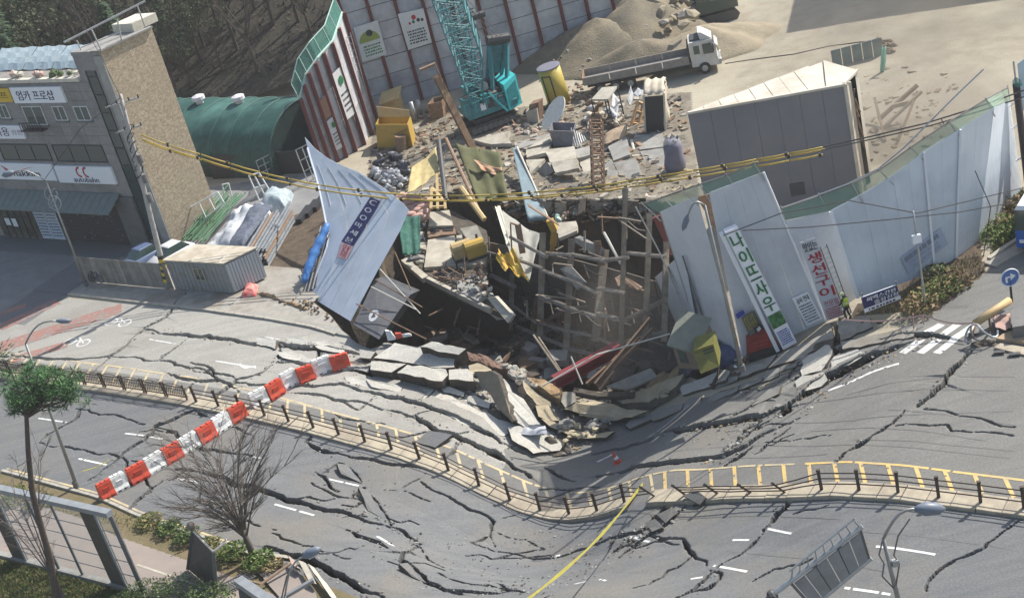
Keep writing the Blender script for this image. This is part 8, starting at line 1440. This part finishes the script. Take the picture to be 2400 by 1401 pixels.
# pine tree
def twig_tree(name,label,base,H,spread,seed,n1,n2,n3,tr,up=.55,mt=M_BARK,fork=.22):
    rr=random.Random(seed); t=thing(name,label,'tree',base); b=np.array(base,float); m=MB(); f=b+[0,0,H*fork]; m.tube([b-[0,0,.2],b+[.02,0,H*fork*.5],f],[tr*1.25,tr,tr*.9],9); m.part('trunk',mt,t,True)
    L1=MB(); L2=MB()
    for i in range(n1):
        a=2*math.pi*i/n1+rr.uniform(-.3,.3); r=spread*rr.uniform(.35,1); e=f+np.array([math.cos(a)*r,math.sin(a)*r*.9,H*(1-fork)*rr.uniform(.55,1)*(1-.25*(r/spread)**2)]); md=lerp(f,e,.45)+np.array([-math.cos(a)*r*.08,-math.sin(a)*r*.08,H*.05]); s=f-[0,0,H*fork*rr.uniform(0,.35)]
        path=[s,lerp(s,md,.5)+[0,0,.05],md,lerp(md,e,.5)+[0,0,.1],e]; L1.tube(path,[tr*.36,tr*.28,tr*.2,tr*.13,tr*.05],5)
        for j in range(n2):
            g=rr.uniform(.15,1)*3.99; k=int(g); p=lerp(path[k],path[k+1],g-k); a2=a+rr.uniform(-1.1,1.1); l=spread*rr.uniform(.18,.4); q=p+np.array([math.cos(a2)*l,math.sin(a2)*l,l*rr.uniform(.3,1.2)*up*2]); md2=lerp(p,q,.5)+[0,0,-l*.06]; L1.tube([p,md2,q],[tr*.14,tr*.1,tr*.045],4,cap=False)
            for c in range(n3):
                p2=lerp(p,q,rr.uniform(.25,1)); l2=l*rr.uniform(.25,.6); a3=a2+rr.uniform(-1,1); q2=p2+np.array([math.cos(a3)*l2,math.sin(a3)*l2,l2*rr.uniform(.1,1.1)]); L2.tube([p2,q2],[tr*.06,tr*.028],3,cap=False)
    L1.part('limbs',mt,t); L2.part('twigs',mt,t); return t
tb=P(592,1300,.1); twig_tree('bare_tree','bare many branched tree on the green verge of the near kerb',tb,U(580,1008,tb)[2],4.0,33,20,13,9,.17,mt=mat('tree_bark',(.13,.108,.092),.9,(.09,.075,.065),5))
pb=P(140,1450); pt=thing('pine_tree','tall leaning pine with tufted dark green crown at the left edge','tree',pb); c_=lambda x,y,dy=0: U(x,y,pb+np.array([0,dy,0]))
path=[pb,c_(132,1401),c_(118,1310),c_(95,1230),c_(75,1150),c_(66,1060),c_(62,980),c_(72,920),c_(92,892)]; m=MB(); m.tube(path,[.22,.2,.18,.165,.15,.13,.11,.09,.05],9); m.part('trunk',mat('pine_bark',(.10,.075,.06),.9,(.065,.05,.042),6),pt,True)
rr=random.Random(12); L1=MB(); lv=[MB(),MB(),MB()]
tufts=[(rr.gauss(95,44),rr.gauss(905,25),rr.uniform(-1.8,1.8)) for _ in range(72)]+[(rr.uniform(20,60),rr.uniform(925,970),rr.uniform(-1,1)) for _ in range(12)]+[(rr.uniform(125,172),rr.uniform(890,945),rr.uniform(-1,1)) for _ in range(12)]+[(rr.uniform(60,140),rr.uniform(865,885),rr.uniform(-1,1)) for _ in range(12)]
for x,y,dy in tufts:
    e=c_(x,y,dy); s=lerp(path[6],path[8],rr.random()); L1.tube([s,lerp(s,e,.5)+[0,0,-.1],e],[.05,.035,.015],4,cap=False)
    for _ in range(60):
        d=np.array([rr.gauss(0,1),rr.gauss(0,1),rr.gauss(.2,.6)]); d/=np.linalg.norm(d)+.01; p=e+d*rr.uniform(.0,.3)*np.array([1.3,1.3,.7]); w=np.array([rr.uniform(-1,1),rr.uniform(-1,1),rr.uniform(-.5,.5)])*.035; o=d*rr.uniform(.16,.34); lv[rr.randrange(3)].quad(p-w,p+w,p+o+w*.2,p+o-w*.2)
L1.part('limbs',M_BARK,pt)
for m,mt in zip(lv,[mat('pine_green',(.035,.10,.03),.7,(.05,.13,.04),4),mat('pine_dark',(.02,.06,.022),.7),mat('pine_light',(.07,.16,.045),.7)]): m.part('needles',mt,pt)
sb_=P(165,1440); twig_tree('bare_sapling','bare grey sapling behind the leaning pine trunk at the left edge',sb_,U(45,960,sb_)[2],2.6,35,9,9,6,.13,mt=mat('grey_bark',(.13,.11,.1),.9,(.09,.075,.07),4))
e=G(8,880)+np.array([0,0,1.5]); m=[MB(),MB()]; 
for _ in range(420): d=np.array([rr.gauss(0,1),rr.gauss(0,1),rr.gauss(0,.7)]); p=e+d*np.array([.55,.5,.5]); w=np.array([rr.uniform(-1,1),rr.uniform(-1,1),rr.uniform(-1,1)])*.05; m[_%2].quad(p-w,p+w,p+d*.2)
t=thing('small_pine','small dark green pine sprig at the left edge above the tall pine','tree',G(14,890)); [a.part('needles',b,t) for a,b in zip(m,[MATS['pine_green'],MATS['pine_dark']])]; m=MB(); m.tube([G(14,890),e],[.06,.03],5); m.part('trunk',M_BARK,t)
# verge shrubs along the near kerb
for i,(x,y,r,h,mt,n) in enumerate([(350,1222,1.0,.5,[M_G1,M_STRAW],420),(395,1240,1.0,.6,[M_G3,M_G1],460),(440,1258,1.0,.6,[M_G1,M_G3],460),(490,1278,.9,.45,[M_STRAW,M_G1],380),(545,1296,1.1,.7,[M_G2,M_G1],560),(608,1318,1.15,.8,[M_G2,M_G1],620),(640,1325,.8,.4,[M_STRAW,M_SOILB],260),(40,1165,1.5,.7,[M_STRAW,M_G1],520),(90,1180,1.2,.6,[M_STRAW,M_G3],420)]):
    r*=.8; h*=.7; bush('verge_shrub',['low mixed shrub at the left end of the near verge','dark green shrub on the near verge left of the dark gate panel','green shrub on the near verge above the dark gate panel','straw coloured shrub on the near verge left of the bare tree','bright green shrub on the near verge touching the bare tree','fullest bright green shrub at the foot of the bare tree','dry tuft on the verge right of the bare tree','straw yellow shrub behind the clear panes at the left edge','dull shrub behind the clear panes next to the pine trunk'][i],'shrub',P(x,y,.05),r,h,n,mt,300+i,.13)
for i,(x,y,r,h) in enumerate([(340,1400,1.5,1.2),(420,1395,1.6,1.5),(490,1410,1.5,1.3),(290,1420,1.3,.9)]):
    bush('round_shrub',['pale green shrub at the bottom edge under the dark gate panel, left of the fullest','fullest pale green shrub at the bottom edge','pale green shrub at the bottom edge nearest the second noise barrier','low pale green shrub at the foot of the noise barrier'][i],'shrub',P(x,y+15),r,h,1500,[M_G2,M_GPALE,M_G1],320+i,.1)
def grass(name,label,pxpoly,n,mts,seed,h=(.06,.2)):
    rr=random.Random(seed); xs=[p[0] for p in pxpoly]; ys=[p[1] for p in pxpoly]; pts=np.array([[rr.uniform(min(xs),max(xs)),rr.uniform(min(ys),max(ys))] for _ in range(n*2)]); pts=pts[inpoly(pts[:,0],pts[:,1],pxpoly)][:n]; m=MB()
    for x,y in pts: p=P(x,y); k=rr.uniform(*h); a=rr.uniform(0,3.1); w=np.array([math.cos(a),math.sin(a),0])*.035; m.quad(p-w,p+w,p+[rr.uniform(-.08,.08),rr.uniform(-.08,.08),k],mi=rr.randrange(len(mts)))
    m.top(name,mts,label,'grass',kind='stuff',loc=(0,0,0))
grass('lawn_grass','short green grass in front of the noise barrier',[(0,1310),(120,1340),(290,1385),(340,1401),(340,1440),(0,1440)],9000,[M_G1,M_G2,M_G3,M_STRAW],401)
grass('verge_grass','thin grass and weeds on the strip beside the near kerb',[(0,1130),(310,1208),(430,1250),(650,1330),(660,1350),(420,1275),(300,1240),(0,1160)],4200,[M_G1,M_STRAW,M_G2],403,(.05,.16))
grass('verge_grass','weeds on the sunken verge at the right',[(2000,735),(2290,592),(2312,636),(2165,742)],1500,[M_STRAW,M_G1,M_SOILB],405,(.1,.35))
grass('verge_grass','grass between the hoarding end and the bus',[(2320,600),(2360,480),(2400,440),(2400,545)],1800,[M_G2,M_G1,M_STRAW],407,(.1,.3))
# broken kerb and sidewalk at the bottom
for lb,px,z,mt,nm in [('pale kerb length twisted at the right of the bare tree',[(612,1292),(672,1300),(680,1308),(618,1302)],.2,M_CSL,'kerb_length'),('pale kerb plate tipped up at the broken kerb corner',[(676,1300),(690,1312),(702,1332),(684,1322)],.35,mat('pinkish_kerb',(.4,.31,.25),.85),'kerb_length'),('long pale kerb strip running down to the bottom edge',[(700,1312),(716,1318),(742,1368),(724,1360)],.3,M_CSL,'kerb_length'),('curved outer kerb strip at the bottom beside the dark crack',[(722,1320),(735,1328),(772,1375),(792,1405),(782,1405),(757,1372)],.1,M_CREAM,'kerb_length'),('pale sidewalk slab between the two kerb strips',[(600,1335),(690,1330),(735,1380),(745,1405),(660,1405)],-.05,M_PAVE,'sidewalk_slab')]: slab(nm,lb,'kerb',px,z,.22,mt,None,M_EDGE,.02)
for i,(a,b,r,l) in enumerate([((580,1360),(612,1368),.07,'bent brown pole lying by the broken kerb, its left piece'),((612,1368),(682,1318),.08,'long brown pole lying across the broken kerb corner')]): m=MB(); m.tube([P(*a,.12),P(*b,.35)],r,7); m.top('fallen_pole',mat('brown_pole',(.22,.15,.1),.7,(.3,.22,.15),3),l,'pole')
# ================================================================ LAMPS, SIGN FRAME, TAPE, CABLES
street_lamp('slim street lamp rising behind the pine with its dark head over the bike lane',(180,1140),(60,805),(135,752),0,.12,(.8,.16))
street_lamp('street lamp before the broken hoarding with pale head to the left',(1740,868),(1652,482),(1612,506),-.5,.13,(.9,.17))
l,b,t=street_lamp('street lamp at the bottom right with a big grey head over the railing',(2125,1480),(2070,1262),(2152,1192),0,.14,(1.15,.3))
for i,px in enumerate(([(2068,1268),(2060,1300),(2072,1320),(2068,1350),(2095,1378)],[(2132,1215),(2105,1255),(2095,1300),(2108,1320),(2100,1370)])): m=MB(); m.tube([U(*p,b+[0,-.1,0]) for p in px],.035,6); m.part('loose_cable',M_STONE2,l,True)
m=MB(); q=U(2098,1318,b-[0,.1,0]); m.box(q,(.12,0,0),(0,.1,0),(0,0,.15)); m.part('junction_box',M_GALV,l)
l,b,t=street_lamp('street lamp head poking up at the bottom beside the broken kerb',(655,1560),(668,1395),(714,1302),0,.1,(.85,.24)); m=MB(); m.tube([U(*p,b) for p in((700,1320),(672,1350),(660,1400),(655,1440))],.04,6); m.part('loose_cable',M_STONE2,l,True)
vs=thing('sign_gantry','grey overhead road sign seen from behind on its steel frame','road sign',P(1890,1560)); vy=46.5; V_=lambda x,y,dy=0: pv([(x,y)],y=vy+dy)[0]
a,b,c,d=V_(1846,1366),V_(2021,1232),V_(2042,1306),V_(1900,1425)
for p_,q_,w in((V_(1812,1392),b,.17),(V_(1850,1338),V_(2004,1213),.07),(V_(1890,1432),c,.17)): m=MB(); m.tube([p_,q_],w/1.6,8); m.part('rail',M_GALV,vs)
for f in np.linspace(.05,.97,9): m=MB(); m.beam(lerp(V_(1850,1338),V_(2004,1213),f),lerp(a,b,f),.05,.05); m.part('strut',M_NBL,vs)
for i in range(6):
    f0,f1=.06+i*.15,.06+(i+1)*.15-.012; q=[lerp(a,b,f0),lerp(a,b,f1),lerp(d,c,f1),lerp(d,c,f0)]; q=[bil(q,u,v)+[0,-.06,0] for u,v in((0,.08),(1,.08),(1,.92),(0,.92))]; m=MB(); m.prism(q,(0,-.06,0)); m.part('sign_panel',mat('panel_grey',(.22,.235,.235),.5,(.17,.18,.185),1.5),vs)
for f in(.03,.33,.36,.66,.69,.97): m=MB(); m.beam(lerp(a,b,f),lerp(d,c,f),.1,.12); m.part('upright',M_NB,vs)
m=MB(); q=V_(1808,1396); m.blob(q,.25,3,2,.15); m.part('joint',M_DARK,vs); m=MB(); m.tube([q,V_(1780,1440),P(1780,1600)],.16,8); m.part('arm',M_NB,vs)
# tape from the railing to the lower edge
tp=thing('yellow_tape','yellow caution tape stretched from the railing down to the bottom edge','tape',G(1515,1165)); q0=G(1515,1168)+np.array([0,0,1.0]); q1=pv([(1215,1420)],y=49)[0]; m=MB(); m.grid([[lerp(q0,q1,k/20)-[0,0,.5*math.sin(math.pi*k/20)]+np.array([.02,.03,.07])*(j*2-1)*(1+.3*math.sin(k)) for k in range(21)] for j in(0,1)],th=(.01,0,0)); m.part('tape',mat('tape_yellow',(.58,.52,.08),.5,(.45,.4,.1),2),tp)
m=MB(); q0,q1=G(205,1132)+np.array([0,0,.9]),G(268,1106)+np.array([0,0,.9]); m.tube([q0,lerp(q0,q1,.5)-[0,0,.1],q1],.03,5); m.top('yellow_tape',MATS['tape_yellow'],'short yellow tape tied to the lower end of the barrier row','tape')
# overhead cables with yellow sleeves
M_SLV=mat('sleeve_yellow',(.42,.3,.05),.6,(.33,.24,.05),3)
cy_=lambda x: 111-(x-330)*.0172
CA_=[(330,316),(400,342),(470,362),(540,384),(610,404),(680,420),(750,434),(850,447),(950,456),(1050,459),(1150,457),(1250,451),(1400,436),(1550,412),(1700,387),(1850,360),(1930,345)]
for k,(dx,dyl,dyr) in enumerate(((0,0,0),(0,9,17),(6,15,4))):
    q=[pv([(x+dx,y+dyl+(dyr-dyl)*(x-330)/1600)],y=cy_(x)+.25*k)[0] for x,y in CA_]; 
    t=thing('overhead_cable',['upper overhead cable in yellow sleeves sagging over the hole','middle overhead cable in yellow sleeves sagging over the hole','lowest overhead cable in yellow sleeves sagging over the hole'][k],'cable',q[8])
    i0=0
    for a,b in zip(q,q[1:]):
        n_=max(1,int(np.linalg.norm(b-a)/2.2))
        for j in range(n_):
            u,v=lerp(a,b,(j+.02)/n_),lerp(a,b,(j+.97)/n_); m=MB(); m.tube([u,lerp(u,v,.5)-[0,0,.03],v],.058 if k<2 else .045,6); m.part('sleeve',M_SLV,t,True)
            if (i0+k)%2==0: m=MB(); m.tube([lerp(u,v,.93)+[0,0,-.13],lerp(u,v,.93)+[0,0,.13]],[.11,.11],7); m.part('clip',M_BLK,t)
            i0+=1
def wire(label,px,ys,r=.03,name='overhead_wire',group=None):
    q=[pv([p],y=yy)[0] for p,yy in zip(px,ys)]; m=MB(); m.tube(q,r,5); return m.top(name,M_BLK,label,'wire',group)
wire('thick black cable from the yellow sleeves to the upper right pole',[(1930,345),(2050,318),(2170,289),(2290,252),(2400,212)],[83.5,83.5,83.6,84,84.6],.05)
wire('second black cable below it running to the upper right pole',[(1925,352),(2050,325),(2180,295),(2300,260),(2410,224)],[83.3,83.4,83.5,83.9,84.6],.045)
wire('black wire across the middle of the curved hoarding',[(1695,552),(1830,500),(1990,470),(2150,500),(2400,440)],[72,72,73,75,79]); wire('lower black wire across the curved hoarding',[(1740,540),(1900,532),(2080,515),(2250,497),(2400,470)],[72,72.5,74,76,79])
wire('wire hanging in a fork on the curved hoarding',[(2285,400),(2322,485),(2305,600)],[77,77,77]); wire('short wire with a weight under the upper right cable',[(2205,278),(2216,298)],[83.5,83.5])
wire('long dark hose across the site behind the grey shed',[(1700,150),(1780,138),(1860,128),(1940,110),(2010,100),(2080,95)],[P(1700,150)[1],P(1780,138)[1],P(1860,128)[1],P(1940,110)[1],P(2010,100)[1],P(2080,95)[1]],.07,'hose')
wire('wire from the utility pole to the shop lamp',[(282,230),(190,300),(105,420)],[107,110,113],.025); wire('wire from the utility pole up out of the frame',[(286,235),(230,120),(150,-20)],[107,112,118],.025)
# wreck behind the shed
t=thing('collapsed_frame','collapsed frame and boards behind the end of the grey shed','wreck',P(2100,330))
for a,b,za,zb,w in[((2060,280),(2150,200),.5,2.2,.25),((2070,300),(2160,215),.3,2.0,.2),((2105,330),(2150,215),.2,1.9,.15),((2060,270),(2075,330),.8,.1,.15),((2050,230),(2062,280),1.5,.4,.2),((2090,250),(2130,240),1.2,1.5,.3)]: m=MB(); m.beam(P(*a,za),P(*b,zb),w,w); m.part('beam',[M_MND2,M_BROWN][int(w*100)%2],t)
cloth('green_cloth','pale green cloth hanging from the green fence behind the shed','cloth',[(2066,112),(2078,110),(2074,195),(2060,195)],[P(2066,170)[1]]*4,mat('mint_cloth',(.2,.5,.38),.7,(.3,.6,.48),2),0,10,51)
t=thing('green_fence','low grey green fence stub behind the shed','fence',P(1990,150)); a,b=P(1952,160),P(2072,128)
for i in range(5): m=MB(); u,v=lerp(a,b,i/5+.01),lerp(a,b,(i+1)/5-.01); m.prism([u,v,v+[0,0,1.5],u+[0,0,1.5]],(0,.08,0)); m.part('panel',mat('fence_green',(.2,.25,.23),.7,(.15,.19,.18),1.5),t)
scatter(22,[(2050,90),(2100,95),(2090,125),(2060,120)],(.15,.5),'debris_lump','brown lump at the end of the green fence stub','debris','lumps at the end of the green fence stub',[M_BROWN,M_MND],501)
# building beyond the upper right of the frame: its shade lies on the site
wh=thing('warehouse','plain grey warehouse beyond the upper right of the site','building',(56,140,0)); q=[np.array(v,float) for v in((43.2,135.2,0),(66,126.5,0),(74,146,0),(51,156,0))]
m=MB(); m.prism([p+[0,0,14] for p in q],(0,0,-14.2)); m.part('wall',M_SHED,wh); m=MB(); m.prism([p+[0,0,14.35] for p in q],(0,0,-.3)); m.part('roof',M_RSH,wh)
for i in range(5):
    a,b=lerp(q[0],q[1],.08+.18*i),lerp(q[0],q[1],.2+.18*i); m=MB(); m.prism([a+[0,-.05,7],b+[0,-.05,7],b+[0,-.05,9],a+[0,-.05,9]],(0,.04,0)); m.part('window',M_GLASS,wh)
# ================================================================ AIR
def volume_box(name,label,lo,hi,dens,col,noise=None):
    m=MB(); m.zbox(*lo,*hi); mt=bpy.data.materials.new(name); mt.use_nodes=True; n=mt.node_tree.nodes; L=mt.node_tree.links; n.remove(n['Principled BSDF']); v=n.new('ShaderNodeVolumePrincipled'); v.inputs['Color'].default_value=(*col,1); v.inputs['Density'].default_value=dens; L.new(v.outputs[0],n['Material Output'].inputs['Volume'])
    o=m.top(name,mt,label,None,kind='stuff',loc=(0,0,0)); return o
volume_box('haze','pale dusty air over the whole scene',(-210,-6,-24),(120,340,60),.0003,(.86,.86,.87))

def dust(label,c,r,dens,seed):
    m=MB(); m.blob(c,1,seed,2,.1,r); mt=bpy.data.materials.new('dust'); mt.use_nodes=True; n=mt.node_tree.nodes; L=mt.node_tree.links; n.remove(n['Principled BSDF']); v=n.new('ShaderNodeVolumePrincipled'); v.inputs['Color'].default_value=(.62,.55,.46,1); L.new(v.outputs[0],n['Material Output'].inputs['Volume'])
    g=n.new('ShaderNodeNewGeometry'); sb=n.new('ShaderNodeVectorMath'); sb.operation='SUBTRACT'; sb.inputs[1].default_value=[float(q) for q in c]; L.new(g.outputs['Position'],sb.inputs[0]); dv=n.new('ShaderNodeVectorMath'); dv.operation='DIVIDE'; dv.inputs[1].default_value=r; L.new(sb.outputs[0],dv.inputs[0]); ln=n.new('ShaderNodeVectorMath'); ln.operation='LENGTH'; L.new(dv.outputs[0],ln.inputs[0])
    mr=n.new('ShaderNodeMapRange'); mr.inputs[1].default_value=.95; mr.inputs[2].default_value=.1; L.new(ln.outputs['Value'],mr.inputs[0]); ns=n.new('ShaderNodeTexNoise'); ns.inputs['Scale'].default_value=.22; ns.inputs['Detail'].default_value=3; L.new(g.outputs['Position'],ns.inputs['Vector']); m2=n.new('ShaderNodeMapRange'); m2.inputs[1].default_value=.35; m2.inputs[2].default_value=.7; L.new(ns.outputs[0],m2.inputs[0])
    mu=n.new('ShaderNodeMath'); mu.operation='MULTIPLY'; L.new(mr.outputs[0],mu.inputs[0]); L.new(m2.outputs[0],mu.inputs[1]); mv=n.new('ShaderNodeMath'); mv.operation='MULTIPLY'; mv.inputs[1].default_value=dens; L.new(mu.outputs[0],mv.inputs[0]); L.new(mv.outputs[0],v.inputs['Density'])
    m.top('dust_cloud',mt,label,None,kind='stuff',loc=(0,0,0))
dust('brown dust hanging behind the end of the grey shed',P(2120,270,2.0),(11.,12.,5.),.22,3)
dust('dust drifting over the right side of the hole',pv([(1500,800)],y=82)[0],(6.,6.,6.),.09,5)
dust('thin pale dust drifting over the upper right yard',np.array([44.,122.,3.]),(22.,22.,7.),.09,7)
